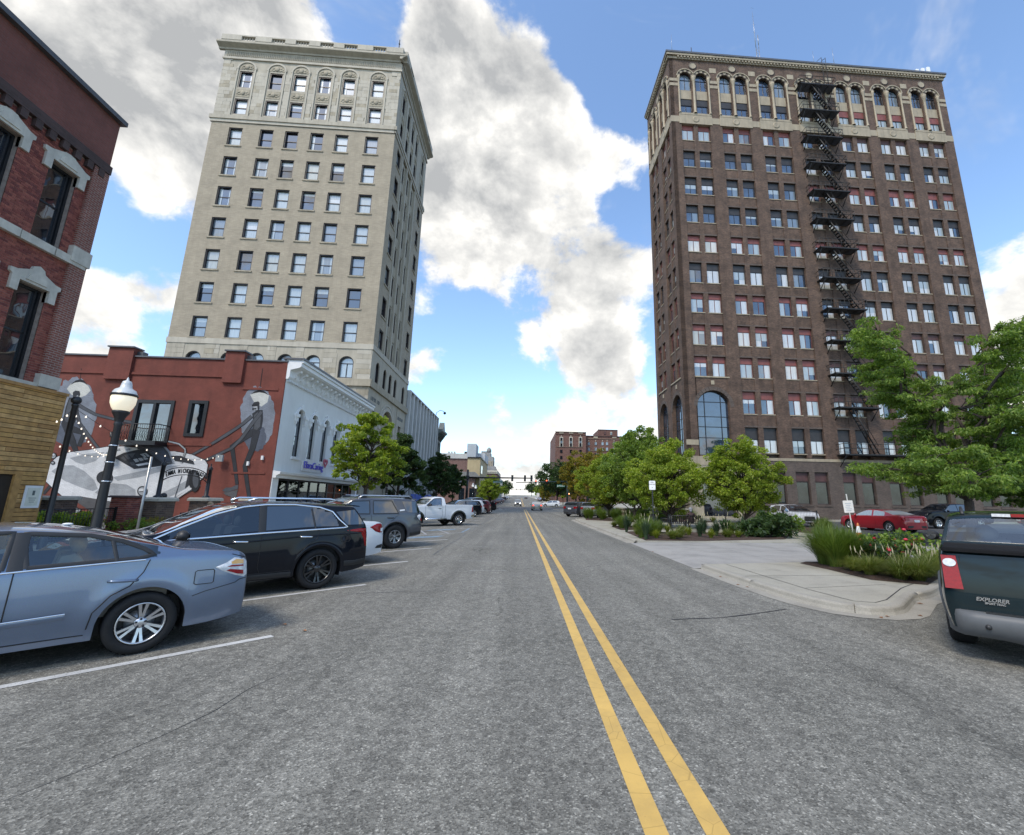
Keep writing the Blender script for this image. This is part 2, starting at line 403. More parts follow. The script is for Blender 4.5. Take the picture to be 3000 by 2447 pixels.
def win_frame(w, h, m, t=.07, dep=.08, mull=(), trans=(), arch=False, rise=None):
    key = ('f', round(w, 3), round(h, 3), m.name, t, dep, mull, trans, arch, rise)
    if key in WCACHE: return WCACHE[key]
    b = MB()
    top = h-(rise or w/2) if arch else h
    b.box(0, t, 0, dep, 0, top); b.box(w-t, w, 0, dep, 0, top); b.box(t, w-t, 0, dep, 0, t)
    if not arch: b.box(t, w-t, 0, dep, h-t, h)
    else:
        r = rise or w/2; n = 12
        for k in range(n):
            a, c = math.pi*k/n, math.pi*(k+1)/n
            P = lambda q, s_: (w/2-math.cos(q)*(w/2-s_), top+math.sin(q)*(r-s_))
            p0, p1, p2, p3 = P(a, 0), P(c, 0), P(c, t), P(a, t)
            b.prism([p0, p1, p2, p3], 0, dep, 'y')
    for x in mull: b.box(x-t*.4, x+t*.4, .004, dep-.004, t, h-t if not arch else top+(rise or w/2)*.95)
    for z in trans: b.box(t, w-t, max(.008, dep-.1), dep-.008, z-t*.4, z+t*.4)
    me = b.mesh('window_frame', m); WCACHE[key] = me; return me
def pane_mesh(w, h, m, arch=False, rise=None):
    key = ('p', round(w, 3), round(h, 3), m.name, arch, rise)
    if key in WCACHE: return WCACHE[key]
    b = MB()
    if not arch: b.box(0, w, 0, .012, 0, h)
    else:
        r = rise or w/2; n = 12
        b.prism([(0, 0), (w, 0)]+[(w/2+math.cos(math.pi*k/n)*w/2, h-r+math.sin(math.pi*k/n)*r) for k in range(n+1)], 0, .012, 'y')
    me = b.mesh('pane', m); WCACHE[key] = me; return me
def gz(y):
    """the street runs level past the crossing and then climbs gently"""
    return 0.0 if y < 120 else min((y-120)*.0133, 10.5)
def proj(p):
    d = Vector(p)-Vector((0, 0, CAM_H)); k = d.dot(_w)
    return (F_PX*d.dot(_r)/k+CX, -F_PX*d.dot(_u)/k+CY) if k > .05 else None
def in_view(p, m=60):
    q = proj(p); return q is not None and -m < q[0] < PW+m and -m < q[1] < PH+m
# ------------------------------------------------------------------ ground, street, kerbs
def asphalt_mat(name, lo, hi, cracks=True, speck=1.0):
    m, N, L = _new(name); b = _princ(N, L); g = N.new('ShaderNodeNewGeometry'); pos = g.outputs['Position']
    big = _noise(N, L, pos, .35, 7, .65)
    base = _ramp(N, L, big, [(.3, lo), (.7, hi)])
    # lighter wheel paths and darker oil strip run along the lanes
    mp = N.new('ShaderNodeMapping'); L.new(pos, mp.inputs[0]); mp.inputs['Scale'].default_value = (1.1, .035, 1)
    st = _noise(N, L, mp.outputs[0], 1.6, 4, .6)
    base = _mix(N, L, 1.0, base, _ramp(N, L, st, [(.3, (.76,)*3), (.7, (1.2,)*3)]), 'MULTIPLY')
    # aggregate
    v = N.new('ShaderNodeTexVoronoi'); L.new(pos, v.inputs['Vector']); v.inputs['Scale'].default_value = 84
    sp = N.new('ShaderNodeSeparateColor'); L.new(v.outputs['Color'], sp.inputs[0])
    fr = _ramp(N, L, sp.outputs[0], [(0, (.5,)*3), (.45, (.9,)*3), (.84, (1.1,)*3), (.94, (1.45,)*3), (1, (2.0,)*3)])
    c = _mix(N, L, speck, base, fr, 'MULTIPLY')
    v2 = N.new('ShaderNodeTexVoronoi'); L.new(pos, v2.inputs['Vector']); v2.inputs['Scale'].default_value = 17
    sp2 = N.new('ShaderNodeSeparateColor'); L.new(v2.outputs['Color'], sp2.inputs[0])
    c = _mix(N, L, .8, c, _ramp(N, L, sp2.outputs[1], [(0, (.72,)*3), (.5, (1.,)*3), (1, (1.25,)*3)]), 'MULTIPLY')
    # oil drips and gum spots
    v3 = N.new('ShaderNodeTexVoronoi'); L.new(pos, v3.inputs['Vector']); v3.inputs['Scale'].default_value = 2.7; v3.inputs['Randomness'].default_value = 1
    s3 = _ramp(N, L, v3.outputs['Distance'], [(.03, (.45,)*3), (.06, (1.,)*3)])
    c = _mix(N, L, .75, c, s3, 'MULTIPLY')
    if cracks:
        nz = N.new('ShaderNodeTexNoise'); L.new(pos, nz.inputs['Vector']); nz.inputs['Scale'].default_value = 1.3; nz.inputs['Detail'].default_value = 6
        wv = N.new('ShaderNodeMix'); wv.data_type = 'RGBA'; wv.inputs[0].default_value = .35; L.new(pos, wv.inputs[6]); L.new(nz.outputs['Color'], wv.inputs[7])
        vc = N.new('ShaderNodeTexVoronoi'); vc.feature = 'DISTANCE_TO_EDGE'; L.new(wv.outputs[2], vc.inputs['Vector']); vc.inputs['Scale'].default_value = .42
        cr = _ramp(N, L, vc.outputs['Distance'], [(.0, (.38,)*3), (.0035, (.5,)*3), (.008, (1,)*3)])
        mk = _ramp(N, L, _noise(N, L, pos, .22, 3), [(.5, (0,)*3), (.62, (.85,)*3)])
        c = _mix(N, L, mk, c, _mix(N, L, 1.0, c, cr, 'MULTIPLY'))
    L.new(c, b.inputs['Base Color']); b.inputs['Roughness'].default_value = .82; b.inputs['Specular IOR Level'].default_value = .35
    _bump(N, L, v.outputs['Distance'], b, .55, .006)
    return m
def concrete_mat(name, col, joint=0):
    m, N, L = _new(name); b = _princ(N, L); g = N.new('ShaderNodeNewGeometry'); pos = g.outputs['Position']
    n1 = _noise(N, L, pos, .9, 8, .65); n2 = _noise(N, L, pos, 45, 3, .6)
    c = _ramp(N, L, n1, [(.28, tuple(x*.66 for x in col)), (.48, tuple(x*.95 for x in col)), (.75, tuple(x*1.12 for x in col))])
    c = _mix(N, L, 1.0, c, _ramp(N, L, n2, [(.3, (.85,)*3), (.7, (1.1,)*3)]), 'MULTIPLY')
    L.new(c, b.inputs['Base Color']); b.inputs['Roughness'].default_value = .85; _bump(N, L, n2, b, .25, .004); return m
def worn_paint(name, col, wear=.5):
    m, N, L = _new(name); b = _princ(N, L); g = N.new('ShaderNodeNewGeometry'); pos = g.outputs['Position']
    n = _noise(N, L, pos, 34, 8, .8); n2 = _noise(N, L, pos, 1.3, 4)
    c = _ramp(N, L, n2, [(.3, tuple(x*.8 for x in col)), (.7, col)])
    mk = _ramp(N, L, n, [(wear-.1, (1,)*3), (wear+.02, (0,)*3)])
    # crazing in the thick paint
    vc = N.new('ShaderNodeTexVoronoi'); vc.feature = 'DISTANCE_TO_EDGE'; L.new(pos, vc.inputs['Vector']); vc.inputs['Scale'].default_value = 3.3
    cr = _ramp(N, L, vc.outputs['Distance'], [(.0, (.45,)*3), (.012, (1,)*3)])
    c = _mix(N, L, .6, c, cr, 'MULTIPLY')
    gr = _ramp(N, L, _noise(N, L, pos, 2.2, 7, .75), [(.42, (0,)*3), (.72, (.55,)*3)]); c = _mix(N, L, gr, c, tuple(x*.45+.03 for x in col)); c = _mix(N, L, mk, c, (.085, .083, .075))
    L.new(c, b.inputs['Base Color']); b.inputs['Roughness'].default_value = .65; _bump(N, L, n, b, .3, .004); return m
ASPH = asphalt_mat('asphalt', (.152, .148, .128), (.200, .194, .170))
ASPH2 = asphalt_mat('lot_asphalt', (.05, .052, .058), (.085, .085, .088))
CONC = concrete_mat('concrete', (.33, .312, .258)); CONC2 = concrete_mat('kerb_concrete', (.31, .292, .25)); CONC3 = concrete_mat('drive_concrete', (.30, .29, .27))
YEL = worn_paint('yellow_road_paint', (.64, .415, .115), .36); WHT = worn_paint('white_road_paint', (.58, .585, .57), .43)
WHT2 = worn_paint('faded_white_road_paint', (.42, .43, .44), .47); BLU = worn_paint('blue_road_paint', (.22, .36, .50), .52)
TAR = mat('tar_seam', (.022, .022, .026), .55, var=.4, scale=20)
GRAVEL = mat('ground_earth', (.10, .10, .08), .95, var=.4, scale=.3)
MULCH = mat('bark_mulch', (.055, .032, .022), .95, var=.7, scale=40, bump=1.0)
# far ground: one sheet that follows the climb of the street
def sheet(name, m, x0, x1, ys, dz, parent=None):
    b = MB(); n = len(ys)
    for y in ys: b.v += [(x0, y, gz(y)+dz), (x1, y, gz(y)+dz)]
    for i in range(n-1): b.f.append([2*i, 2*i+1, 2*i+3, 2*i+2]); b.m.append(0); b.sm.append(False)
    return b.build(name, m, parent, recalc=False)
YS = [-40, 0, 40, 80, 119, 121, 160, 240, 320, 420, 560, 760, 909, 911, 1800]
struct(sheet('ground', GRAVEL, -1500, 1500, YS, -.04))
road = struct(sheet('road', ASPH, -9.2, 11.5, YS[:-1], 0))
cross = struct(MB().add([(-300, 84, .004), (300, 84, .004), (300, 112, .004), (-300, 112, .004)], [(0, 1, 2, 3)]).build('cross_street', ASPH2, recalc=False))
lot = struct(MB().add([(13.5, 9, .05), (90, 9, .05), (90, 45, .05), (13.5, 45, .05)], [(0, 1, 2, 3)]).build('parking_lot', ASPH2, recalc=False))
def strip(name, m, pts, w, z=.004, parent=road, wob=0., seed=0):
    """a painted line or seam laid along a polyline"""
    rnd = random.Random(seed); P = []
    for i in range(len(pts)-1):
        a, c = Vector(pts[i]), Vector(pts[i+1]); k = max(1, int((c-a).length/(.35 if wob else 4)))
        P += [a.lerp(c, j/k) for j in range(k)]
    P.append(Vector(pts[-1])); b = MB(); n = len(P); dr = 0
    for i, p in enumerate(P):
        t = (P[min(i+1, n-1)]-P[max(i-1, 0)]).normalized(); q = Vector((-t.y, t.x))
        if wob: dr = dr*.85+rnd.uniform(-wob, wob); p = p+q*dr
        hw = w/2*(1 if not wob else rnd.uniform(.45, 1.3))
        b.v += [(*(p+q*hw), gz(p.y)+z), (*(p-q*hw), gz(p.y)+z)]
    for i in range(n-1): b.f.append([2*i, 2*i+1, 2*i+3, 2*i+2]); b.m.append(0); b.sm.append(False)
    return b.build(name, m, parent, recalc=False)
strip('yellow_centre_line', YEL, [(.785, -8), (.785, 84)], .13); strip('yellow_centre_line', YEL, [(1.115, -8), (1.115, 84)], .13)
for x in (.785, 1.115): strip('yellow_centre_line', YEL, [(x, 114), (x, 330)], .13)
ST = [6.4-3.52*k for k in (1, 2)]+[6.4+3.52*k for k in range(0, 5)]
for y in ST: strip('parking_line', WHT if y > 0 else WHT2, [(-3.1, y), (-7.6, y-4.35)], .11)
# accessible bay: hatched aisle in worn white and blue
strip('parking_line', WHT2, [(-3.05, 24.6), (-7.6, 20.2)], .11); strip('parking_line', WHT2, [(-2.96, 28.2), (-7.6, 23.8)], .11)
strip('parking_line', BLU, [(-3.03, 24.7), (-2.97, 28.1)], .12, .007)
for k in range(5): strip('aisle_hatch_line', WHT2, [(-3.6-k*.95, 24.05-k*.92), (-4.6-k*.8, 26.6-k*.78)], .1, .007)
for c in ((-4.3, 21.6), (-4.35, 26.6)):
    MB().add([(c[0]-.75, c[1]-.95, .008), (c[0]+.55, c[1]-.05, .008), (c[0]+.75, c[1]+.95, .008), (c[0]-.55, c[1]+.05, .008)], [(0, 1, 2, 3)]).build('accessible_bay_square', BLU, road, recalc=False)
for y in (31.7, 35.2, 38.8, 42.3, 45.8, 49.3, 52.9, 56.4, 59.9, 63.4): strip('parking_line', WHT2, [(-3.05, y), (-6.5, y-3.4)], .11)
strip('parking_line', WHT2, [(5.3, 3.1), (9.0, 7.0)], .1); strip('parking_line', WHT2, [(5.2, -.6), (8.9, 3.3)], .1)
for y in (46, 49.6, 53.2, 56.8): strip('parking_line', WHT2, [(5.0, y), (8.4, y+3.6)], .1)
for yy, hw in ((82.9, .16), (86.6, .16)):
    for k in range(17): strip('crosswalk_dash', WHT2, [(-7+k*1.0, yy), (-6.45+k*1.0, yy)], .34, .008)
strip('stop_line', WHT2, [(1.6, 76), (5.6, 76)], .4, .006)
for k, (x, y) in enumerate([(-.9, 15.5), (-1.7, 13.6), (-1.2, 11.8), (-2.0, 17.5), (3.0, 24), (-.6, 19)]): strip('chalk_scuff', WHT2, [(x, y), (x+.9, y+.02)], .03, .003, wob=.02, seed=k)
# seams and cracks
strip('tar_seam', TAR, [(-2.7, 15), (-2.66, 70)], .035, .003, wob=.03, seed=1)
strip('tar_seam', TAR, [(2.35, 7.15), (3.2, 7.25), (4.55, 7.78)], .045, .003, wob=.012, seed=3)
strip('tar_seam', TAR, [(-2.2, 5.6), (-2.45, 4.3), (-2.9, 3.2), (-3.6, 2.2)], .007, .003, wob=.06, seed=4)
strip('tar_seam', TAR, [(-3.0, 9.0), (-1.2, 9.3), (-.2, 9.1)], .012, .003, wob=.06, seed=5)
strip('tar_seam', TAR, [(-.3, 20), (.1, 30), (-.2, 45), (.0, 70)], .02, .003, wob=.05, seed=6)
OIL = worn_paint('oil_stain', (.085, .083, .08), .5)
ro = random.Random(8)
for k, (x, y, s_) in enumerate([(-5.2, 10.6, .5), (-4.9, 14.3, .45), (-5.3, 21.4, .4), (-5.0, 24.9, .5), (-4.6, 7.3, .35), (7.4, 4.3, .5)]):
    b = MB(); pts = [(x+math.cos(2*math.pi*q/14)*s_*ro.uniform(.55, 1.1), y+math.sin(2*math.pi*q/14)*s_*ro.uniform(.55, 1.3)) for q in range(14)]
    b.add([(a, c, .0025) for a, c in pts], [tuple(range(14))]); b.build('oil_stain', OIL, road, recalc=False)
# ---- right-hand pavement: kerbed islands, driveway, planting beds
def slab(name, m, poly, z0, z1, parent=None):
    return MB().prism(poly, z0, z1, 'z').build(name, m, parent)
def offset(poly, d):
    n = len(poly); out = []
    for i in range(n):
        p = Vector(poly[i]); a = (p-Vector(poly[i-1])).normalized(); c = (Vector(poly[(i+1) % n])-p).normalized()
        t = (a+c).normalized(); nn = Vector((-t.y, t.x)); out.append(tuple(p+nn*d/max(.4, nn.dot(Vector((-a.y, a.x))))))
    return out
def rounded(b):
    return b
def kerb_run(parent, path, w=.16, h=.13, seg=2.4, m=CONC2, dep=.3):
    """kerb stones one after another along a path, with open joints and worn top edge, and the gutter pan beside them"""
    L_ = [0.0]
    for i in range(len(path)-1): L_.append(L_[-1]+(Vector(path[i+1])-Vector(path[i])).length)
    def at(s):
        for i in range(len(path)-1):
            if s <= L_[i+1] or i == len(path)-2:
                f = (s-L_[i])/(L_[i+1]-L_[i]); a, c = Vector(path[i]), Vector(path[i+1]); return a.lerp(c, f)
    n = max(1, round(L_[-1]/seg)); q = L_[-1]/n
    for k in range(n):
        s0, s1 = k*q+.006, (k+1)*q-.006; mm = max(2, int((s1-s0)/.22)+1); b = MB(); rows = []
        for j in range(mm+1):
            s = s0+(s1-s0)*j/mm; p = at(s); t = (at(min(s+.05, L_[-1]))-at(max(s-.05, 0))).normalized(); nn = Vector((-t.y, t.x))
            jit = mnoise.noise(Vector((p.x*3.1, p.y*3.1, 1)))*.016+mnoise.noise(Vector((p.x*11, p.y*11, 4)))*.013; cs = []
            for off, z in ((.03, .0), (.0, .045), (-.012, h-.035), (-.03-max(0, jit), h-.012), (-.055, h-max(0, jit)*.6), (-w, h+.002)):
                r = p+nn*off; cs.append((r.x, r.y, z+jit*.3))
            rows.append(cs)
        nc = len(rows[0])
        for cs in rows: b.v += cs
        for j in range(mm):
            for i in range(nc-1): b.f.append([j*nc+i, j*nc+i+1, (j+1)*nc+i+1, (j+1)*nc+i]); b.m.append(0); b.sm.append(i in (2, 3))
        b.f.append([i for i in range(nc)]+[]); b.m.append(0); b.sm.append(False)
        b.f.append([mm*nc+i for i in range(nc)][::-1]); b.m.append(0); b.sm.append(False)
        o = b.build('kerb_stone', m, parent)
    g = MB(); mm = int(L_[-1]/.3)+1
    for j in range(mm+1):
        s = L_[-1]*j/mm; p = at(s); t = (at(min(s+.05, L_[-1]))-at(max(s-.05, 0))).normalized(); nn = Vector((-t.y, t.x))
        a, c = p+nn*.02, p+nn*(.02+dep); g.v += [(a.x, a.y, .003), (c.x, c.y, .006)]
    for j in range(mm): g.f.append([2*j, 2*j+1, 2*j+3, 2*j+2]); g.m.append(0); g.sm.append(False)
    g.build('gutter_pan', CONC2, parent, recalc=False)
NEAR_PATH = [(4.93, 12.35), (4.95, 11.4), (5.0, 9.6), (5.06, 8.75), (5.18, 8.1), (5.42, 7.62), (5.75, 7.38), (6.1, 7.36), (6.45, 7.53), (6.9, 7.93), (7.45, 8.42), (8.1, 8.75), (10.2, 10.3), (13.4, 13.2)]
isl = struct(MB().prism([(4.93+.15, 12.35)]+offset(NEAR_PATH, .15)[1:-1]+[(13.3, 13.3), (13.3, 13.4), (8.9, 13.0)], .0, .118, 'z').build('pavement', CONC))
kerb_run(isl, NEAR_PATH[::-1])
# scored joints that split the pavement into slabs
def joint(parent, pts, w=.018, z=.121): strip('scored_joint', TAR, pts, w, z, parent)
joint(isl, [(5.62, 12.3), (5.66, 8.9), (5.8, 7.85), (6.1, 7.72), (6.5, 7.95), (7.7, 9.0), (9.4, 10.2)], .02)
joint(isl, [(5.05, 10.4), (7.9, 10.6)], .014); joint(isl, [(5.7, 9.0), (7.7, 9.4)], .012)
drive = struct(MB().add([(4.72, 12.3, .008), (4.72, 19.4, .008), (5.4, 19.4, .06), (5.4, 12.3, .06), (17, 19.4, .1), (17, 12.3, .1)], [(0, 3, 2, 1), (3, 5, 4, 2)]).build('driveway', CONC3, recalc=False))
for y in (14.1, 15.9, 17.7): joint(drive, [(5.3, y), (13.5, y)], .012, .109)
for x in (7.5, 9.6, 11.8): joint(drive, [(x, 12.5), (x, 19.3)], .012, .109)
FAR_PATH = [(6.1, 43.6), (5.2, 42.2), (4.9, 40.6), (4.88, 36), (4.9, 31), (4.93, 19.6)]
isl2 = struct(MB().prism([(5.05, 19.4), (5.05, 36), (5.05, 40.6), (5.3, 42.1), (6.2, 43.5), (17, 44.9), (17, 19.4)][::-1], 0, .118, 'z').build('pavement', CONC))
kerb_run(isl2, FAR_PATH[::-1])
for y in (22.4, 25.2, 28.2, 31.2, 34.2, 37.2): joint(isl2, [(5.1, y), (5.7, y)], .014)
rwalk = struct(MB().prism([(8.9, 44.6), (17.1, 45.2), (17.1, 84), (9.5, 84), (9.0, 80), (8.9, 62)], 0, .12, 'z').build('pavement', CONC))
kerb_run(rwalk, [(8.85, 44.6), (8.8, 80), (6.0, 82.5)], seg=4)
rw2 = struct(MB().prism([(8.9, 112), (60, 112), (60, 300), (8.9, 300)], 0, 2.4, 'z').build('pavement', CONC)) if False else None
for s, x0, x1 in ((1, 8.9, 60), (-1, -60, -8.9)):
    struct(sheet('pavement', CONC, x0, x1, [112.5, 119, 121, 240, 420, 700], .12))
base_strip = struct(slab('pavement', CONC, [(17.2, 43.4), (56, 43.4), (56, 45), (17.2, 45)], .0, .2))
# ---- left pavement
lw = struct(MB().prism([(-15.24, -30), (-8.75, -30), (-8.75, 66), (-5.2, 69.5), (-4.0, 72), (-3.1, 78), (-3.6, 82), (-6, 84), (-15.24, 84)], 0, .12, 'z').build('pavement', CONC))
kerb_run(lw, [(-6.1, 84), (-3.5, 82), (-2.95, 78), (-3.85, 72), (-5.1, 69.4), (-8.6, 66), (-8.6, 20), (-8.6, -10)], seg=5)
for k in range(14): joint(lw, [(-15.2, 2+k*3), (-8.9, 2+k*3)], .016, .123)
garden = struct(MB().prism([(-40, 15.3), (-15.24, 15.3), (-15.24, 28.7), (-40, 28.7)], 0, .1, 'z').build('garden_paving', CONC3))
# ---- planting beds of bark mulch
BED = {}
def bed(name, label, poly, z=.16):
    b = MB(); c = Vector((sum(p[0] for p in poly)/len(poly), sum(p[1] for p in poly)/len(poly))); n = len(poly)
    xs = [p[0] for p in poly]; ys = [p[1] for p in poly]
    bm = bmesh.new(); f = bm.faces.new([bm.verts.new((p[0], p[1], z)) for p in poly]); 
    for i in range(int((max(xs)-min(xs))/.3)): bmesh.ops.bisect_plane(bm, geom=bm.verts[:]+bm.edges[:]+bm.faces[:], plane_co=(min(xs)+.3*i+.15, 0, 0), plane_no=(1, 0, 0))
    for i in range(int((max(ys)-min(ys))/.3)): bmesh.ops.bisect_plane(bm, geom=bm.verts[:]+bm.edges[:]+bm.faces[:], plane_co=(0, min(ys)+.3*i+.15, 0), plane_no=(0, 1, 0))
    for v in bm.verts: v.co.z = .125+(0 if v.is_boundary else .05+.05*mnoise.noise(v.co*2))
    me = bpy.data.meshes.new(name); bm.to_mesh(me); bm.free(); me.materials.append(MULCH)
    return struct(obj(name, me))
BED_A = [(7.88, 12.6), (7.9, 11.4), (7.84, 9.95), (8.6, 9.35), (10.4, 10.75), (13.0, 13.1), (8.9, 12.85)]
BED_B = [(5.42, 19.5), (8.05, 19.5), (12.4, 20.8), (14.4, 23.6), (9.6, 24.4), (5.75, 24.7)]
BED_C = [(5.85, 26.2), (8.0, 26.4), (8.2, 29.8), (6.0, 29.6)]
BED_D = [(5.7, 39.4), (7.9, 37.3), (16.5, 37.5), (16.5, 43.6), (6.3, 43.2)]
for k, pl in enumerate((BED_A, BED_B, BED_C, BED_D)): bed('planting_bed', '', pl)
bed('planting_bed', '', [(-4.3, 72.5), (-3.5, 78), (-4.1, 81.5), (-8, 82), (-8, 74)])
bed('planting_bed', '', [(-22, 15.6), (-15.9, 15.6), (-15.9, 19.2), (-22, 19.2)])
bed('planting_bed', '', [(16.4, 24), (20.3, 28), (20.3, 36), (16.4, 36)])
# ------------------------------------------------------------------ building materials
RTB = brick_mat('brown_brick', (.066, .036, .024), (.150, .086, .055), (.12, .09, .07), stain=.45, var=.95)
RTB2 = brick_mat('dark_brown_brick', (.066, .045, .036), (.12, .084, .066), (.12, .105, .09), stain=.3)
TERRA = mat('cream_terracotta', (.33, .275, .19), .6, var=.14, scale=1.2, stain=.5)
LTB = brick_mat('buff_brick', (.325, .275, .20), (.395, .335, .245), (.29, .25, .19), bw=.4, bh=.09, stain=.25, var=.3)
LIME = mat('limestone', (.385, .345, .27), .8, var=.12, scale=.9, stain=.4, bump=.1)
LIMEL = mat('pale_limestone', (.43, .39, .315), .8, var=.1, scale=.9, stain=.3, bump=.1); LIMED = mat('weathered_limestone', (.35, .305, .225), .85, var=.2, scale=.8, stain=.6, bump=.1)
REDW = brick_mat('red_painted_brick', (.185, .05, .034), (.205, .056, .038), (.175, .046, .032), stain=.45, bump=.6, var=.55)
REDB = brick_mat('red_brick', (.20, .055, .04), (.27, .085, .058), (.30, .24, .2), stain=.35)
REDBR = [mat('red_brick_%d' % i, c, .85, var=.25, scale=9, bump=.2) for i, c in enumerate([(.19, .05, .038), (.235, .068, .05), (.27, .085, .06), (.15, .04, .034)])]
MORT = mat('mortar', (.30, .25, .215), .9, var=.25, scale=8)
DKBRK = brick_mat('dark_coping_brick', (.06, .035, .03), (.09, .05, .045), (.07, .05, .045))
BLKM = mat('black_metal', (.012, .012, .014), .42, var=.3); BRONZ = mat('dark_bronze_frame', (.022, .015, .014), .4, var=.2)
IRON = mat('rusty_black_iron', (.016, .015, .014), .6, var=.5, scale=9)
WHITEP = mat('white_stucco', (.74, .735, .71), .75, var=.05, scale=.7, stain=.12); WHITET = mat('white_trim_paint', (.76, .755, .74), .5, var=.05)
REDPAN = mat('red_window_panel', (.20, .062, .052), .55, var=.25, scale=2, stain=.3); DKPAN = mat('black_window_panel', (.03, .028, .028), .5, var=.3, scale=2)
BRPAN = mat('maroon_window_panel', (.085, .04, .036), .6, var=.3, scale=2); REDFR = mat('dull_red_window_frame', (.13, .045, .038), .55, var=.25); BRFR = mat('brown_window_frame', (.05, .035, .03), .5, var=.2)
G_DARK = glass_mat('dark_window_glass', (.008, .011, .016)); G_BLUE = glass_mat('sky_window_glass', (.02, .035, .06), refl=1)
G_WHITE = glass_mat('window_glass_white_blind_cloud', back=(.55, .56, .55)); G_CREAM = glass_mat('window_glass_curtain', back=(.34, .39, .395)); G_HALF = glass_mat('window_glass_sheer', back=(.14, .18, .21))
G_LOW = glass_mat('low_window_glass', (.02, .024, .022), refl=.25)
G_SHOP = see_glass('shop_glass', (.6, .75, .72), .45)
ROOF = mat('roof_membrane', (.14, .14, .14), .9); FLASH = mat('roof_flashing', (.10, .10, .105), .45, metal=.3, var=.15)
DARKIN = mat('dark_interior', (.02, .021, .022), .9)
PANES = [G_WHITE, G_CREAM, G_BLUE, G_DARK, G_HALF]
rnd = random.Random(11)

# ------------------------------------------------------------------ right tower: brown brick, arcaded top
RX0, RX1, RY0, RY1, RTOP = 17.11, 53.9, 45.0, 54.55, 57.5
rt = thing('office_tower', 'tall dark brown brick tower with cream arcaded top floors and a fire escape', 'building', (35.5, 50, 0), world=True)
fS = Face(rt, 0, RY0, 0); fW = Face(rt, RX0, RY1, -math.pi/2)       # fW: u=0 at far end, u=9.55 at the near corner
MB().box(RX0+.5, RX1, RY0+.5, RY1, 0, 57.0).build('core_wall', RTB2, rt)
MB().box(RX0+.3, RX1-.1, RY0+.3, RY1-.1, 57.0, 57.1).build('roof', ROOF, rt)
ROWS = [(44.87, 46.4, 47.2), (41.13, 42.4, 43.32), (37.41, 38.83, 39.69), (33.71, 35.05, 35.93), (29.92, 31.4, 32.0), (26.07, 27.72, 28.51), (22.48, 24.13, 24.74), (18.69, 20.36, 21.0), (15.07, 16.65, 17.32), (11.08, 12.71, 13.51), (6.92, 8.34, 9.59)]
PANEL = [REDPAN, DKPAN, DKPAN, DKPAN, REDPAN, DKPAN, REDPAN, REDPAN, REDPAN, REDPAN, DKPAN]
PANEL_R = [BRPAN, DKPAN, REDPAN, DKPAN, REDPAN, DKPAN, DKPAN, BRPAN, BRPAN, BRPAN, DKPAN]
def rt_window(f, u, w, r, pan, k, d=.30):
    z0, zm, z1 = ROWS[r]
    fm = REDFR if pan in (REDPAN,) else BLKM if pan is DKPAN else BRFR
    fr = f.put('window', win_frame(w, z1-z0, fm, .06, .1, (w/2,) if False else (), (zm-z0,)), u, d, z0)
    f.put('transom_panel', pane_mesh(w-.12, z1-zm-.09, pan), u+.06, d+.03, zm+.03, under=fr)
    for h in (0, 1):
        # upper floors on the left mirror open sky, the right half has blinds and cloud reflections put into its base colour
        q = rnd.random()
        if u < 33 and r in (1, 2, 3): g = G_BLUE if q < .85 else G_HALF
        elif u > 33: g = G_WHITE if q < .62 else G_CREAM if q < .8 else G_BLUE
        else: g = G_WHITE if q < .35 else G_CREAM if q < .6 else G_BLUE if q < .9 else G_HALF
        if f is fW: g = G_BLUE if q < .35 else G_DARK
        hw = (w-.12-.05)/2
        f.put('pane', pane_mesh(hw, zm-z0-.1, g), u+.06+h*(hw+.05), d+.05, z0+.05, under=fr)
    if rnd.random() < .4:
        bh = (zm-z0)*rnd.uniform(.15, .6); f.put('blind', pane_mesh(w-.16, bh, rnd.choice((G_WHITE, G_CREAM, G_CREAM))), u+.08, d+.044, zm-.06-bh, under=fr)
    f.box('mullion', fm, u+w/2-.025, u+w/2+.025, d+.01, d+.07, z0+.06, zm-.03, under=fr)
    f.box('window_sill', TERRA, u-.12, u+w+.12, .10, d+.02, z0-.10, z0)
def rt_bays(f, starts, width_end, w1=1.5, gap=.55, arches=(0,), skiprow=()):
    edges = []
    for bi, u in enumerate(starts):
        for r, (z0, zm, z1) in enumerate(ROWS):
            if bi in arches and r >= 9: continue
            pan = (PANEL if bi < 3 else PANEL_R)[r]
            if f is fW: pan = PANEL[r] if rnd.random() < .7 else BRPAN
            for k in (0, 1): rt_window(f, u+k*(w1+gap), w1, r, pan, k)
            top = ROWS[r-1][0] if r else 47.4
            f.box('spandrel', RTB, u-.02, u+2*w1+gap+.02, .16, .5, z1+.02, top-.1 if r else 47.35)
            f.box('lintel_course', RTB2, u-.02, u+2*w1+gap+.02, .10, .16, z1+.02, z1+.2)
        f.box('mullion_pier', RTB, u+w1, u+w1+gap, .10, .5, 6.5 if bi not in arches else 14.9, 47.3)
        edges.append((u-.02, u+2*w1+gap+.02))
    return edges
SB = [18.4+5.11*k for k in range(7)]
ed = rt_bays(fS, SB, RX1, arches=(0,))
prev = RX0
for k, (a, c) in enumerate(ed+[(RX1, RX1)]):
    fS.box('brick_pier', RTB, prev if k else RX0+.003, a, 0, .5, 6.4, 47.4); prev = c
WB_ = [.95, 5.55]                                                   # west face bays measured from the far end
edw = rt_bays(fW, WB_, 9.55, w1=1.28, gap=.55, arches=(0, 1))
prev = 0.003
for k, (a, c) in enumerate(edw+[(9.55, 9.55)]):
    fW.box('brick_pier', RTB, prev, a, .003, .5, 6.4, 47.4); prev = c
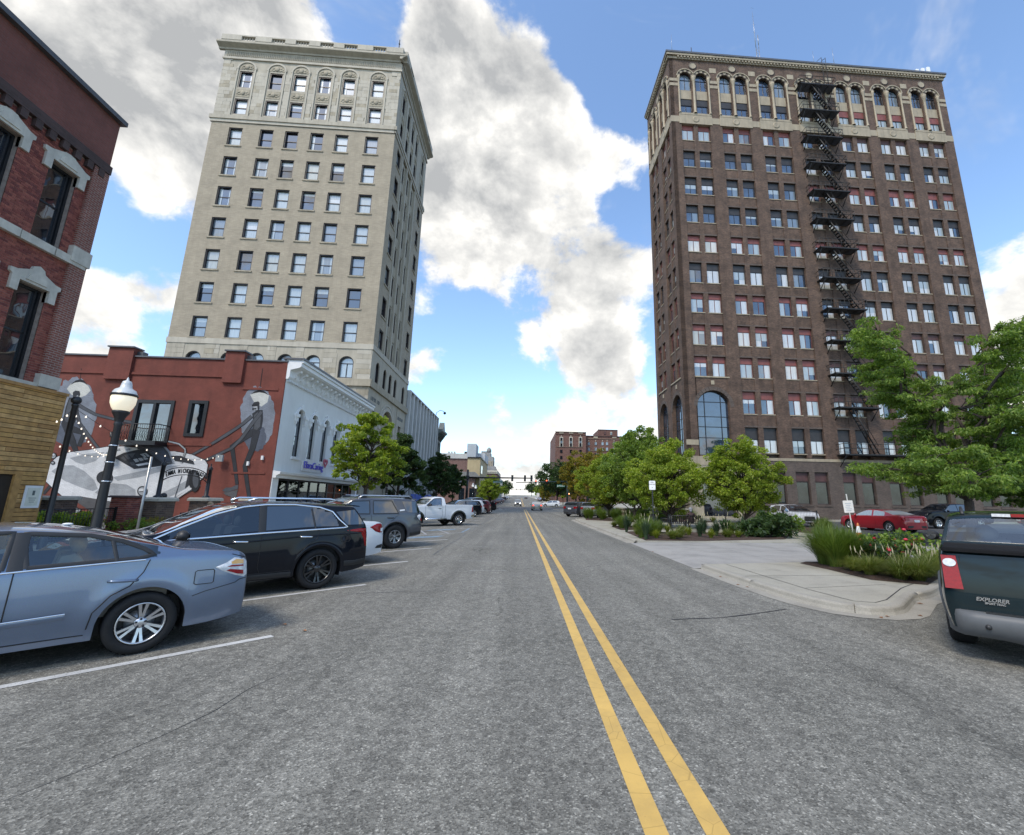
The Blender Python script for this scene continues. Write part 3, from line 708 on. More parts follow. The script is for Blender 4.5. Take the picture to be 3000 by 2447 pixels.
# tall arched windows at the corner
def big_arch(f, u0, u1, z0, z1, rise, n=3):
    w = u1-u0
    f.wall('arch_surround', RTB, u0-.02, u1+.02, 6.45, 14.95, [(u0, u1, z0, z1, 'arch', rise)], .45, .05)
    fr = f.put('window', win_frame(w, z1-z0, BLKM, .09, .12, (w*.25, w*.75) if n == 3 else (w*.5,), (1.88, 3.05, 4.15, 5.75), True, rise), u0, .4, z0)
    f.put('pane', pane_mesh(w-.1, z1-z0-.1, G_BLUE, True, rise), u0+.05, .46, z0+.05, under=fr)
    b = MB(); n_ = 14
    for k in range(n_):
        A = lambda q, s_: ((u0+u1)/2-math.cos(q)*(w/2+s_), z1-rise+math.sin(q)*(rise+s_))
        a, c = math.pi*k/n_+.008, math.pi*(k+1)/n_-.008
        b.prism([A(a, .02), A(c, .02), A(c, .42), A(a, .42)], -.02, .06, 'y')
    o = f.mb('arch_bricks', b, RTB2); o['kind'] = 'stuff'
    f.box('keystone', TERRA, (u0+u1)/2-.18, (u0+u1)/2+.18, .0, .1, 14.15, 14.6); f.box('window_sill', TERRA, u0-.1, u1+.1, -.05, .2, 14.92, 15.06)
big_arch(fS, 18.5, 22.1, 6.55, 13.5, 1.75)
big_arch(fW, 1.1, 4.0, 6.55, 13.4, 1.6, 2); big_arch(fW, 5.65, 8.65, 6.55, 13.4, 1.6, 2)
fS.box('stone_quoin_band', TERRA, RX0, 18.4, -.03, .1, 7.6, 8.15); fS.box('stone_base_band', TERRA, RX0, 23.0, -.06, .5, 5.5, 6.45)
fS.box('stone_course', TERRA, 23.0, RX1, -.05, .3, 6.11, 6.40)
fW.box('stone_course', TERRA, 0, 9.58, -.05, .3, 5.9, 6.40)
# ground storey
gops = [(28.6+5.11*k+q*2.05, 30.1+5.11*k+q*2.05, 1.7, 5.02) for k in range(5) for q in (0, 1)]+[(24.3, 25.6, 1.7, 5.02), (26.2, 27.5, 1.7, 5.02)]
fS.wall('ground_storey_wall', RTB2, 23.0, RX1, 0, 6.11, gops, .35, .0); fS.wall('stone_base_wall', LIMED, RX0, 23.0, 0, 5.5, [(18.6, 22.0, .4, 3.8)], .3, -.02)
fW.wall('ground_storey_wall', LIMED, 0, 9.55, 0, 5.9, [(1.2, 4.2, .4, 3.8), (5.4, 8.4, .4, 3.8)], .3)
fS.put('shop_window', pane_mesh(3.4, 3.4, G_DARK), 18.6, .25, .4); fW.put('shop_window', pane_mesh(3.0, 3.4, G_DARK), 1.2, .28, .4); fW.put('shop_window', pane_mesh(3.0, 3.4, G_DARK), 5.4, .28, .4)
for (a, c, z0, z1) in gops:
    fr = fS.put('window', win_frame(c-a, z1-z0, BRFR, .09, .1, (), (2.3,)), a, .22, z0)
    fS.put('pane', pane_mesh(c-a-.18, 2.15, G_LOW), a+.09, .27, z0+.09, under=fr); fS.put('transom_panel', pane_mesh(c-a-.18, .86, BRPAN), a+.09, .25, z0+2.37, under=fr)
    fS.box('window_sill', RTB2, a-.1, c+.1, -.06, .1, z0-.2, z0)
fS.box('orange_shutter_panel', mat('orange_brick_panel', (.30, .10, .05), .8, var=.3, scale=4), 45.2, 48.8, -.04, .1, 3.2, 4.9)
# upper arcade
def arcade(f, starts, w1, gap, u_end):
    for bi, u in enumerate(starts):
        W = 2*w1+gap
        f.wall('arcade_wall', RTB, u-.05, u+W+.05, 48.4, 56.6, [(u, u+w1, 48.66, 54.75, 'arch', w1/2), (u+w1+gap, u+W, 48.66, 54.75, 'arch', w1/2)], .3, .02)
        for k in (0, 1):
            a = u+k*(w1+gap)
            if k: fr = f.put('window', win_frame(w1, 2.4, BLKM, .07, .1, (w1*.5,), (1.55,), True, w1/2), a, .3, 52.25)
            else: fr = f.put('window', win_frame(w1, 2.4, BLKM, .07, .1, (w1*.5,), (1.55,), True, w1/2), a, .3, 52.25)
            f.put('pane', pane_mesh(w1-.1, 2.3, [G_BLUE, G_DARK, G_HALF][rnd.randrange(3)], True, w1/2-.05), a+.05, .36, 52.3, under=fr)
            f.box('spandrel_panel', TERRA, a, a+w1, .2, .5, 50.9, 52.2)
            pm = DKPAN if bi < 4 else REDPAN
            f.box('transom_panel', pm, a, a+w1, .26, .5, 50.0, 50.9)
            fr = f.put('window', win_frame(w1, 1.34, BLKM, .06, .1, (w1/2,)), a, .28, 48.66)
            f.put('pane', pane_mesh(w1-.1, 1.24, G_BLUE if bi < 3 else G_CREAM), a+.05, .34, 48.71, under=fr)
            # arch ring of alternating stone and brick blocks
            for q in range(9):
                t0, t1 = math.pi*q/9, math.pi*(q+1)/9; cx_ = a+w1/2; zc = 54.75-w1/2
                A = lambda t, r_: (cx_-math.cos(t)*r_, zc+math.sin(t)*r_)
                b = MB().prism([A(t0, w1/2+.0), A(t1, w1/2+.0), A(t1, w1/2+.3), A(t0, w1/2+.3)], -.06+.02*(q % 2), .08, 'y'); f.mb('arch_stone', b, TERRA if q % 2 == 0 else RTB2)
            ring = MB()
            for q in range(14):
                t0, t1 = math.pi*q/14, math.pi*(q+1)/14; A = lambda t, r_: (a+w1/2-math.cos(t)*r_, 54.75-w1/2+math.sin(t)*r_)
                ring.prism([A(t0, w1/2+.3), A(t1, w1/2+.3), A(t1, w1/2+.42), A(t0, w1/2+.42)], -.14, .06, 'y')
            f.mb('arch_moulding', ring, TERRA)
        for cx_ in (u-.14, u+w1+gap/2, u+W+.14):
            rr = .17 if abs(cx_-(u+w1+gap/2)) < .01 else .12
            b = MB().lathe([(rr*1.5, 0), (rr*1.5, .12), (rr*1.15, .22), (rr, .3), (rr*.9, 4.0), (rr, 4.6), (rr*1.2, 4.7), (rr*1.7, 5.15), (rr*1.8, 5.35), (.001, 5.36)], (cx_, -.03, 48.6), 10)
            f.mb('column', b, TERRA)
        f.box('dentil_course', TERRA, u-.25, u+W+.25, -.1, .05, 48.32, 48.6)
        f.box('stone_parapet', TERRA, u-.3, u+W+.3, -.08, .3, 47.05, 48.3)
        m_ = MB().lathe([(.42, -.02), (.42, .03), (.30, .05), (.22, .02), (.0005, .045)], (0, 0, 0), 18, axis='y'); f.put('rosette', m_.mesh('rosette', TERRA), u+W/2, -.08, 47.7).scale = (1, -1, 1)
        m2 = MB().lathe([(.55, -.02), (.55, .03), (.42, .06)], (0, 0, 0), 20, 0, axis='y').lathe([(.42, .05), (.36, .03), (.0005, .04)], (0, 0, 0), 20, 1, axis='y'); f.put('roundel', m2.mesh('roundel', [RTB2, TERRA]), u+W/2, .0, 55.75).scale = (1, -1, 1)
        nxt = starts[bi+1] if bi+1 < len(starts) else u_end
        if bi+1 < len(starts): f.box('stone_plaque', TERRA, u+W+.35, nxt-.35, -.04, .1, 54.9, 55.6)
    # piers with two stone bands between the arcades
    prev = RX0 if f is fS else 0
    for bi, u in enumerate(list(starts)+[u_end]):
        e = u-.05 if bi < len(starts) else u_end
        f.box('brick_pier', RTB, prev+(.003 if bi == 0 else 0), e, 0, .5, 47.3, 56.6)
        for z in (52.55, 53.25): f.box('stone_band', TERRA, prev, e-.05, -.05, .02, z, z+.42)
        f.box('stone_band', TERRA, prev, e, -.04, .05, 47.25, 48.1)
        if bi < len(starts): prev = u+2*w1+gap+.05
arcade(fS, SB, 1.5, .55, RX1); arcade(fW, WB_, 1.28, .55, 9.55)
for f, L_ in ((fS, RX1), (fW, 9.55)):
    a = RX0-.35 if f is fS else 0
    f.box('cornice', TERRA, a, L_+.3, -.35, .5, 56.95, 57.25); f.box('cornice_fascia', TERRA, a+.15, L_+.15, -.15, .5, 56.6, 56.95)
    f.box('coping', FLASH, a-.08, L_+.38, -.43, .5, 57.25, 57.5)
    b = MB(); n = int((L_-a-1.6)/.42)
    for k in range(n): b.box(a+1.4+k*.42, a+1.62+k*.42, -.3, -.15, 56.72, 56.95)
    o = f.mb('dentils', b, TERRA); o['kind'] = 'stuff'
# rooftop masts and aerials (each its own thing)
def mast(name, label, x, y, h, r=.03, cat='antenna', lattice=0, group=None):
    b = MB(); z = 57.4
    if lattice:
        for dx, dy in ((-.25, 0), (.25, 0), (0, .35)): b.tube([(x+dx, y+dy, z), (x+dx*.8, y+dy*.8, z+lattice)], .035, 5)
        for k in range(int(lattice/.6)):
            b.tube([(x-.25, y, z+k*.6), (x+.25, y, z+k*.6+.6)], .02, 4); b.tube([(x+.25, y, z+k*.6), (x, y+.35, z+k*.6+.6)], .02, 4)
        b.tube([(x+.2, y, z+lattice), (x+.2, y, z+lattice+1.6)], .05, 5); b.box(x+.35, x+.55, y-.1, y+.1, z+1.4, z+2.6)
        b.tube([(x-.2, y, z+lattice-.6), (x-.25, y, z+h)], [.05, .015], 5)
        for k in range(5): b.tube([(x-.4, y, z+lattice+k*1.4+.6), (x, y, z+lattice+k*1.4+.6)], .012, 4)
    else:
        b.tube([(x, y, z-.1), (x, y, z+h*.45)], r*1.5, 6); b.tube([(x, y, z+h*.45), (x, y, z+h)], [r, r*.4], 5); b.box(x-.14, x+.14, y-.14, y+.14, z-.1, z+.05)
    o = b.build(name, mat('galvanised_steel', (.32, .33, .34), .4, metal=.8, var=.15)); return tag(o, label, cat, group)
mast('rooftop_mast', 'tall lattice radio mast with whip aerial on the brown tower roof', px(2222, 170, Y=47).x, 47, 10.8, lattice=5.2)
mast('rooftop_aerial', 'lone whip aerial at the left roof corner of the brown tower', 18.1, 46.2, 4.6)
mast('rooftop_aerial', 'thin whip aerial left of the roof ladder on the brown tower', px(2383, 170, Y=46).x, 46, 3.6, .03)
mast('rooftop_aerial', 'thin whip aerial right of the roof ladder on the brown tower', px(2442, 175, Y=46).x, 46, 4.4, .03)
for k, (xx, lab) in enumerate(((2685, 'left white cell panel at the right end of the tower roof'), (2702, 'middle white cell panel at the right end of the tower roof'), (2718, 'right white cell panel at the right end of the tower roof'))):
    x = px(xx, 200, Y=46).x; b = MB().box(x-.2, x+.2, 45.9, 46.1, 57.5, 59.4+k*.25); b.tube([(x-.3, 46.2, 57.3), (x-.3, 46.2, 59.2)], .05, 6, 1)
    tag(b.build('cell_antenna', [WHITET, IRON]), lab, 'antenna', 'cell antennas on the tower roof')
b = MB().box(20.0, 20.5, 46, 46.1, 57.4, 59.3); b.tube([(20.6, 46, 57.3), (20.6, 46, 59.9)], .05, 6, 1); tag(b.build('cell_antenna', [WHITET, IRON]), 'white panel antenna near the left corner of the brown tower roof', 'antenna', 'cell antennas on the tower roof')
# ---- fire escape
fe = thing('fire_escape', 'black iron fire escape zigzagging down the brown brick tower', 'fire escape', (35.8, 44.5, 6.3), world=True)
FU0, FU1, FD0, FD1 = 33.35, 38.0, 43.75, 44.98
def grating(u0, u1, z):
    b = MB()
    b.box(u0, u1, FD0, FD0+.06, z-.14, z); b.box(u0, u1, FD1-.06, FD1, z-.14, z); b.box(u0, u0+.06, FD0, FD1, z-.14, z); b.box(u1-.06, u1, FD0, FD1, z-.14, z)
    for k in range(11): y = FD0+.06+k*(FD1-FD0-.12)/11; b.box(u0, u1, y, y+.075, z-.05, z-.02)
    for k in range(6): x = u0+(u1-u0)*k/5; b.box(x-.02, x+.02, FD0, FD1, z-.1, z-.05)
    p = b.build('platform', IRON, fe)
    for x in (u0+.25, u1-.25): sub('bracket', MB().tube([(x, FD1, z-1.25), (x, FD0+.1, z-.12)], .05, 5).mesh('bracket', IRON), p)
    r = MB()
    for zz in (z+.55, z+1.05): r.tube([(u0, FD1, zz), (u0, FD0, zz), (u1, FD0, zz), (u1, FD1, zz)], .035, 5)
    for x in [u0+(u1-u0)*k/9 for k in range(10)]: r.tube([(x, FD0, z), (x, FD0, z+1.05)], .026, 5)
    for x in (u0, u1): r.tube([(x, (FD0+FD1)/2, z), (x, (FD0+FD1)/2, z+1.05)], .02, 5)
    sub('railing', r.mesh('railing', IRON), p)
PZ = [53.2, 49.35, 45.55]+[45.55-3.74*k for k in range(1, 10)]+[6.9]
for i, z in enumerate(PZ):
    grating(FU0, FU1 if i < len(PZ)-1 else 47.0, z)
    if i+1 < len(PZ):
        z1 = PZ[i+1]; s = MB(); y0, y1 = 44.0, 44.55
        a, c = Vector((34.9, 0, z)), Vector((37.3, 0, z1))
        for y in (y0, y1): s.tube([(a.x, y, a.z), (c.x, y, c.z)], .075, 4); s.tube([(a.x, y, a.z+.9), (c.x, y, c.z+.9)], .035, 4)
        for k in range(12): p = a.lerp(c, (k+.5)/12); s.box(p.x-.12, p.x+.12, y0, y1, p.z-.02, p.z+.02)
        for k in range(4):
            p = a.lerp(c, (k+.5)/4); s.tube([(p.x, y0, p.z), (p.x, y0, p.z+.9)], .018, 4)
        s.build('stair_flight', IRON, fe)
b = MB().tube([(37.2, 44.6, 53.2), (37.2, 44.6, 58.3), (37.2, 45.4, 58.6)], .03, 5).tube([(37.75, 44.6, 53.2), (37.75, 44.6, 58.3), (37.75, 45.4, 58.6)], .03, 5)
for k in range(16): b.tube([(37.2, 44.6, 53.5+k*.3), (37.75, 44.6, 53.5+k*.3)], .015, 4)
b.build('roof_ladder', IRON, fe)
b = MB().box(40, 44.6, 44.1, 44.9, 4.8, 4.9).tube([(39.4, 44.2, 6.8), (40.3, 44.2, 4.9)], .06, 5)
for zz in (5.3, 5.8): b.tube([(40, 44.1, zz), (44.6, 44.1, zz)], .025, 5)
b.build('drop_stair', mat('green_iron', (.05, .085, .07), .6, var=.3), fe)

# ------------------------------------------------------------------ left tower: buff brick and limestone
LX0, LX1, LY0, LY1 = -34.95, -15.24, 44.0, 58.4
lt = thing('bank_tower', 'tall buff brick tower with pale limestone top, balustrade and arched base windows', 'building', (-25, 51, 0), world=True)
fL = Face(lt, 0, LY0, 0); fE = Face(lt, LX1, 0, math.pi/2)            # fE: u = world y
MB().box(LX0+.4, LX1-.4, LY0+.4, LY1, 0, 52.4).build('core_wall', LTB, lt); MB().box(LX0, LX1, LY0+.2, LY1+.1, 52.3, 52.5).build('roof', ROOF, lt)
MB().add([(LX0, LY0, 0), (LX0, LY1, 0), (LX0, LY1, 52.3), (LX0, LY0, 52.3)], [(3, 2, 1, 0)]).build('side_wall', LTB, lt)
LC = [-32.28, -29.0, -26.35, -23.63, -20.95, -17.7]; LW = 1.44
LR = [(39.03, 41.28), (35.32, 37.62), (31.65, 33.94), (27.99, 30.25), (24.32, 26.57), (20.68, 22.9), (17.0, 19.22)]
LG = [G_CREAM, G_CREAM, G_HALF, G_HALF, G_DARK, G_BLUE]
def lt_window(f, u, w, z0, z1, d=.24, arch=False, sill=True):
    fr = f.put('window', win_frame(w, z1-z0, BRONZ, .10, .28, (), ((z1-z0)*.5,) if not arch else ((z1-z0)-w/2,), arch), u, d-.16, z0)
    q = rnd.random(); g = LG[rnd.randrange(6)]
    if arch:
        f.put('pane', pane_mesh(w-.16, z1-z0-.16, G_CREAM if q < .6 else G_HALF, True), u+.08, d+.06, z0+.08, under=fr)
        f.box('mullion', BRONZ, u+w/2-.035, u+w/2+.035, d+.01, d+.1, z0+.1, z1-w/2, under=fr)
    else:
        h = (z1-z0)/2
        f.put('pane', pane_mesh(w-.18, h-.15, g), u+.09, d+.08, z0+.1, under=fr)
        if g in (G_WHITE, G_CREAM) and q > .5: g = G_WHITE if q < .62 else g
        f.put('pane', pane_mesh(w-.18, h-.15, g), u+.09, d+.05, z0+h+.04, under=fr)
        if .45 < q < .8:
            bh = h*rnd.uniform(.2, .8); f.put('blind', pane_mesh(w-.2, bh, G_CREAM), u+.1, d+.044, z1-.12-bh, under=fr)
        if q < .45 and g not in (G_WHITE, G_CREAM):                        # drawn curtains at the sides
            f.put('curtain', pane_mesh(.32, z1-z0-.25, G_CREAM), u+.1, d+.045, z0+.12, under=fr)
            if q < .3: f.put('curtain', pane_mesh(.26, z1-z0-.25, G_CREAM), u+w-.36, d+.045, z0+.12, under=fr)
    if sill: f.box('window_sill', LIMED, u-.14, u+w+.14, -.09, d, z0-.15, z0)
ops = [(c-LW/2, c+LW/2, z0, z1) for c in LC for z0, z1 in LR]
fL.wall('brick_wall', LTB, LX0, LX1, 16.9, 41.86, ops, .36)
for o in ops: lt_window(fL, o[0], LW, o[2], o[3])
SIDE = [(45.4, 46.8), (48.0, 49.0), (50.1, 51.1), (52.2, 53.2), (55.7, 57.1)]
opsE = [(a, c, z0, z1) for a, c in (SIDE[0], SIDE[4]) for z0, z1 in LR]
fE.wall('brick_wall', LTB, LY0, 47.4, 16.9, 41.86, [o for o in opsE if o[0] < 47], .36); fE.wall('brick_wall', LTB, 54.0, LY1, 16.9, 41.86, [o for o in opsE if o[0] > 54], .36)
for o in opsE: lt_window(fE, o[0], o[1]-o[0], o[2], o[3])
# recessed stone bay between limestone strips
opsM = [(a, c, z0, z1) for a, c in SIDE[1:4] for z0, z1 in LR]
fE.wall('stone_bay', LIME, 47.4, 54.0, 16.9, 41.86, opsM, .36, .18)
for o in opsM:
    lt_window(fE, o[0], o[1]-o[0], o[2], o[3], .4, sill=False); fE.box('spandrel_panel', LIMED, o[0]-.05, o[1]+.05, .1, .22, o[2]-1.25, o[2]-.1)
for u in (47.25, 49.35, 51.45, 53.55): fE.box('stone_pilaster', LIME, u, u+.42, -.06, .25, 16.9, 49.8)
# upper limestone storeys with arched frames
TR = [(43.06, 45.11), (46.6, 48.83)]
def top_storeys(f, cols, u0, u1, w):
    ops = [(c-w/2, c+w/2, a, b_) for c in cols for a, b_ in TR]
    f.wall('ashlar_backing', LIME, u0, u1, 42.5, 50.4, ops, .36, .03)
    for o in ops: lt_window(f, o[0], w, o[2], o[3], sill=False)
    for c in cols:
        b = MB(); R_ = w/2+.16
        b.box(c-R_-.14, c-R_, -.07, .05, 42.75, 49.05); b.box(c+R_, c+R_+.14, -.07, .05, 42.75, 49.05)
        for k in range(12):
            t0, t1 = math.pi*k/12, math.pi*(k+1)/12; A = lambda t, r_: (c-math.cos(t)*r_, 49.05+math.sin(t)*r_)
            b.prism([A(t0, R_), A(t1, R_), A(t1, R_+.2), A(t0, R_+.2)], -.08, .05, 'y')
        f.mb('arch_moulding', b, LIMEL)
        for zc, hh in ((45.85, .5), (49.35, .34)):
            p = MB().box(c-w/2, c+w/2, -.0, .04, zc-hh, zc+hh) if hh > .4 else MB().prism([(c-R_+.02, 49.05), (c+R_-.02, 49.05)]+[(c+math.cos(math.pi*k/8)*(R_-.02), 49.05+math.sin(math.pi*k/8)*(R_-.02)) for k in range(1, 8)], 0, .04, 'y')
            p.ball((c, -.02, zc), .26, 6, 0, (1, .35, 1.1))
            for sx in (-1, 1):
                p.ball((c+sx*.42, -.01, zc+.1), .16, 5, 0, (1, .35, .8)); p.ball((c+sx*.36, -.01, zc-.2), .13, 5, 0, (1.3, .3, .7)); p.ball((c+sx*.58, -.01, zc-.08), .1, 5, 0, (1, .35, 1.4))
            f.mb('carved_panel', p, LIMED)
    # ashlar blocks, laid round the openings
    z = 42.78; j = 0; blk = []
    while z < 50.3:
        h = .46; u = u0+.02-(.35 if j % 2 else 0)
        while u < u1-.05:
            L_ = rnd.choice((.62, .78, .95, 1.1)); a, c_ = max(u, u0+.01), min(u+L_-.012, u1-.01); u += L_
            if c_-a < .12: continue
            if any(a < c+w/2+.32 and c_ > c-w/2-.32 and z < 49.05 for c in cols): 
                for c in cols:
                    if a < c-w/2-.32 < c_: c_ = c-w/2-.32
                    elif a < c+w/2+.32 < c_: a = c+w/2+.32
                if any(a < c+w/2+.3 and c_ > c-w/2-.3 for c in cols) or c_-a < .12: continue
            if z+h > 49.0 and any(abs((a+c_)/2-c) < w/2+.4+(c_-a)/2 and z < 50.15 for c in cols): continue
            blk.append((a, c_, z, z+h-.012))
        z += h; j += 1
    return blk
blk = top_storeys(fL, LC, LX0, LX1, LW)
rnd.shuffle(blk)
for k, (a, c_, z0, z1) in enumerate(blk[:210]):
    fL.box('ashlar_block', (LIME, LIMEL, LIMEL, LIMED)[rnd.randrange(4)] if k % 3 else LIMEL, a, c_, rnd.uniform(-.022, -.006), .05, z0, z1)
if len(blk) > 210:
    b = MB(); 
    for a, c_, z0, z1 in blk[210:]: b.box(a, c_, rnd.uniform(-.022, -.006), .05, z0, z1, rnd.randrange(3))
    o = fL.mb('ashlar_blocks', b, [LIME, LIMEL, LIMED]); o['kind'] = 'stuff'
top_storeys(fE, [46.1, 48.5, 50.6, 52.7, 56.4], LY0, LY1, 1.05)
for f, a, c_ in ((fL, LX0-.25, LX1+.22), (fE, LY0-.2, LY1+.2)):
    f.box('belt_course', LIMEL, a+.1, c_-.1, -.1, .1, 41.9, 42.25); f.box('belt_cap', LIME, a, c_, -.2, .1, 42.25, 42.72)
    f.box('architrave', LIMEL, a+.1, c_-.1, -.12, .1, 50.3, 50.55); f.box('frieze', LIME, a+.2, c_-.2, -.04, .1, 50.55, 51.5)
    b = MB(); u = a+.5
    while u < c_-1: b.box(u, u+.09, -.09, .0, 50.72, 51.38); u += .2
    o = f.mb('frieze_fluting', b, LIMED); o['kind'] = 'stuff'
    b = MB().prism([(.1, 51.5), (-.15, 51.5), (-.22, 51.66), (-.66, 51.86), (-.72, 51.9), (-.72, 52.12), (.1, 52.14)], a-.45, c_+.45, 'x'); f.mb('cornice', b, LIME)
    # balustrade: solid dies with turned balusters between them
    f.box('balustrade_plinth', LIMEL, a, c_, -.62, -.2, 52.12, 52.3); f.box('balustrade_rail', LIMEL, a, c_, -.62, -.2, 52.88, 53.04)
    dies = LC if f is fL else [46.1, 50.6, 56.4]
    lo = a
    for c in list(dies)+[None]:
        e = (c-.75) if c is not None else c_
        f.box('balustrade_die', LIMEL, lo, e, -.66, -.16, 52.3, 52.9)
        if c is not None:
            for k in range(5):
                f.put('baluster', WCACHE.setdefault('balu', MB().lathe([(.08, 0), (.08, .06), (.05, .12), (.1, .24), (.05, .42), (.05, .48), (.08, .52), (.08, .58)], (0, 0, 0), 8).mesh('baluster', LIMEL)), c-.6+k*.3, -.4, 52.3)
            lo = c+.75
# base: belt, arched windows, rusticated stone
for f, a, c_ in ((fL, LX0-.06, LX1+.06), (fE, LY0-.06, LY1)):
    f.box('belt_course', LIMEL, a, c_, -.08, .1, 16.34, 16.9); f.box('ledge', LIMED, a-.1, c_+.1, -.22, .1, 12.5, 13.2)
aops = [(c-.72, c+.72, 13.3, 15.57, 'arch') for c in LC]
fL.wall('stone_wall', LIME, LX0, LX1, 13.2, 16.34, aops, .4)
for o in aops: lt_window(fL, o[0], 1.44, o[2], o[3], .26, True, False)
aopE = [(a, c, 13.3, 15.57, 'arch') for a, c in ((45.4, 46.6), (48.0, 49.1), (50.1, 51.2), (52.2, 53.3), (55.8, 57.0))]
fE.wall('stone_wall', LIME, LY0, LY1, 13.2, 16.34, aopE, .4)
for o in aopE: lt_window(fE, o[0], o[1]-o[0], o[2], o[3], .26, True, False)
fL.wall('stone_wall', LIME, LX0, LX1, 0, 12.5, [], .3)
eop = [(48.4, 53.0, .4, 11.2, 'arch'), (45.5, 46.8, 8.2, 10.4), (55.4, 56.7, 8.2, 10.4), (45.4, 46.9, .3, 4.2), (55.4, 56.8, .3, 4.2)]
fE.wall('stone_wall', LIME, LY0, LY1, 0, 12.5, eop, .5)
fr = fE.put('window', win_frame(4.6, 10.8, BRONZ, .15, .15, (1.5, 3.1), (2.6, 5.2, 8.4), True), 48.4, .4, .4); fE.put('pane', pane_mesh(4.4, 10.6, G_DARK, True), 48.5, .5, .5, under=fr)
for o in eop[1:]:
    fr = fE.put('window', win_frame(o[1]-o[0], o[3]-o[2], BRONZ, .08, .1), o[0], .3, o[2]); fE.put('pane', pane_mesh(o[1]-o[0]-.1, o[3]-o[2]-.1, G_DARK), o[0]+.05, .36, o[2]+.05, under=fr)
b = MB()
for k in range(16):
    for r0, r1, dd in ((2.35, 2.75, -.1), (2.9, 3.1, -.06)):
        t0, t1 = math.pi*k/16, math.pi*(k+1)/16; A = lambda t, r_: (50.7-math.cos(t)*r_, 8.9+math.sin(t)*r_); b.prism([A(t0, r0), A(t1, r0), A(t1, r1), A(t0, r1)], dd, .05, 'y')
fE.mb('arch_moulding', b, LIMEL)
fE.box('vertical_groove', LIMED, 54.3, 54.42, -.03, .02, 0, 12.5)
ENG = mat('engraved_letter', (.10, .11, .11), .8)
for u0, n, z in ((44.75, 7, 11.55), (46.75, 4, 11.55), (54.75, 6, 11.3), (56.35, 4, 11.3)):
    b = MB()                                                        # worn engraving, too weathered to read
    for k in range(n):
        u = u0+k*.26; b.box(u, u+.05, -.012, 0, z-.2, z+.2); b.box(u+.05, u+.17, -.012, 0, z+(.12 if k % 2 else -.2), z+(.2 if k % 2 else -.12)); b.box(u+.05, u+.15, -.012, 0, z-.04, z+.04)
        if k % 3: b.box(u+.13, u+.18, -.012, 0, z-.2, z+.2)
    fE.mb('engraved_lettering', b, ENG)
# rusticated blocks on the front above and beside the low building
z = 13.25; j = 0; nblk = 0
while z < 16.3:
    h = (16.34-13.22)/6; u = LX0+.02-(.6 if j % 2 else 0)
    while u < LX1-.05:
        L_ = rnd.choice((1.1, 1.5, 1.9)); a, c_ = max(u, LX0+.01), min(u+L_-.02, LX1-.01); u += L_
        for c in LC:
            if a < c-.95 < c_ <= c+.95: c_ = c-.95
            elif c-.95 <= a < c+.95 < c_: a = c+.95
        if c_-a < .15 or any(a < c+.9 and c_ > c-.9 for c in LC): continue
        fL.box('ashlar_block', rnd.choice((LIME, LIMEL, LIME, LIMED)), a, c_, -.03, .05, z, z+h-.02)
    z += h; j += 1
z = .1; j = 0
while z < 12.4:
    h = .72; u = -17.6+(.5 if j % 2 else 0)
    while u < LX1-.05:
        L_ = rnd.choice((.9, 1.2, 1.5)); a, c_ = u, min(u+L_-.02, LX1-.01); u += L_
        if c_-a > .15: fL.box('ashlar_block', rnd.choice((LIME, LIMED, LIME)), a, c_, -.03, .05, z, min(z+h-.02, 12.48))
    z += h; j += 1
b = MB().tube([(-16.0, 44.6, 53.4), (-16.0, 44.6, 55.6)], .05, 6).ball((-16.0, 44.6, 55.0), .1, 6); tag(b.build('rooftop_pole', IRON), 'short pole on the right roof corner of the buff tower', 'pole')
# ------------------------------------------------------------------ red and white two-storey building with the mural
WX, WY, WT = -15.24, 28.86, 10.25
mb_ = thing('mural_building', 'low building with red painted mural side and white street front', 'building', (-22, 36, 0), world=True)
fR = Face(mb_, 0, WY, 0); fF = Face(mb_, WX, 0, math.pi/2)
rops = [(-23.85, -21.85, 4.9, 7.35), (-20.7, -19.85, 5.42, 7.4)]
fR.wall('mural_wall', REDW, -30, WX-.35, 0, WT, rops, .3)
fR.box('corner_strip', REDW, WX-.35, WX-.02, -.03, .3, 0, WT-.02)
MB().box(-40, WX-.4, WY+.35, 43.6, 0, WT-.3).build('core_wall', REDW, mb_); MB().box(-40, WX-.4, WY+.3, 43.6, WT-.32, WT-.25).build('roof', ROOF, mb_)
fR.box('coping', FLASH, -30, -26.15, -.08, .4, WT, WT+.09); fR.box('coping', FLASH, -24.6, -19.1, -.08, .4, WT, WT+.09); fR.box('coping', FLASH, -17.9, WX, -.08, .4, WT, WT+.09)
for a, c in ((-26.13, -24.64), (-19.08, -17.91)):                     # chimney-like buttresses
    fR.box('buttress', REDW, a, c, -.16, .5, 8.75, WT+.55); fR.box('buttress_cap', FLASH, a-.05, c+.05, -.27, .55, WT+.55, WT+.64)
    fR.box('chimney_back', FLASH, c, c+.35, .1, .5, WT, WT+.4)
for a, c in ((-30, -26.15), (-24.6, -19.1)): fR.box('corbel_course', REDW, a, c, -.07, .05, WT-1.15, WT-1.0)
fR.box('corbel_course', REDW, -24.6, -19.1, -.04, .02, 4.7, 4.85); fR.box('corbel_course', REDW, -17.8, -15.6, -.05, .02, 8.35, 8.5); fR.box('corbel_course', REDW, -17.7, -15.7, -.04, .02, 3.05, 3.15)
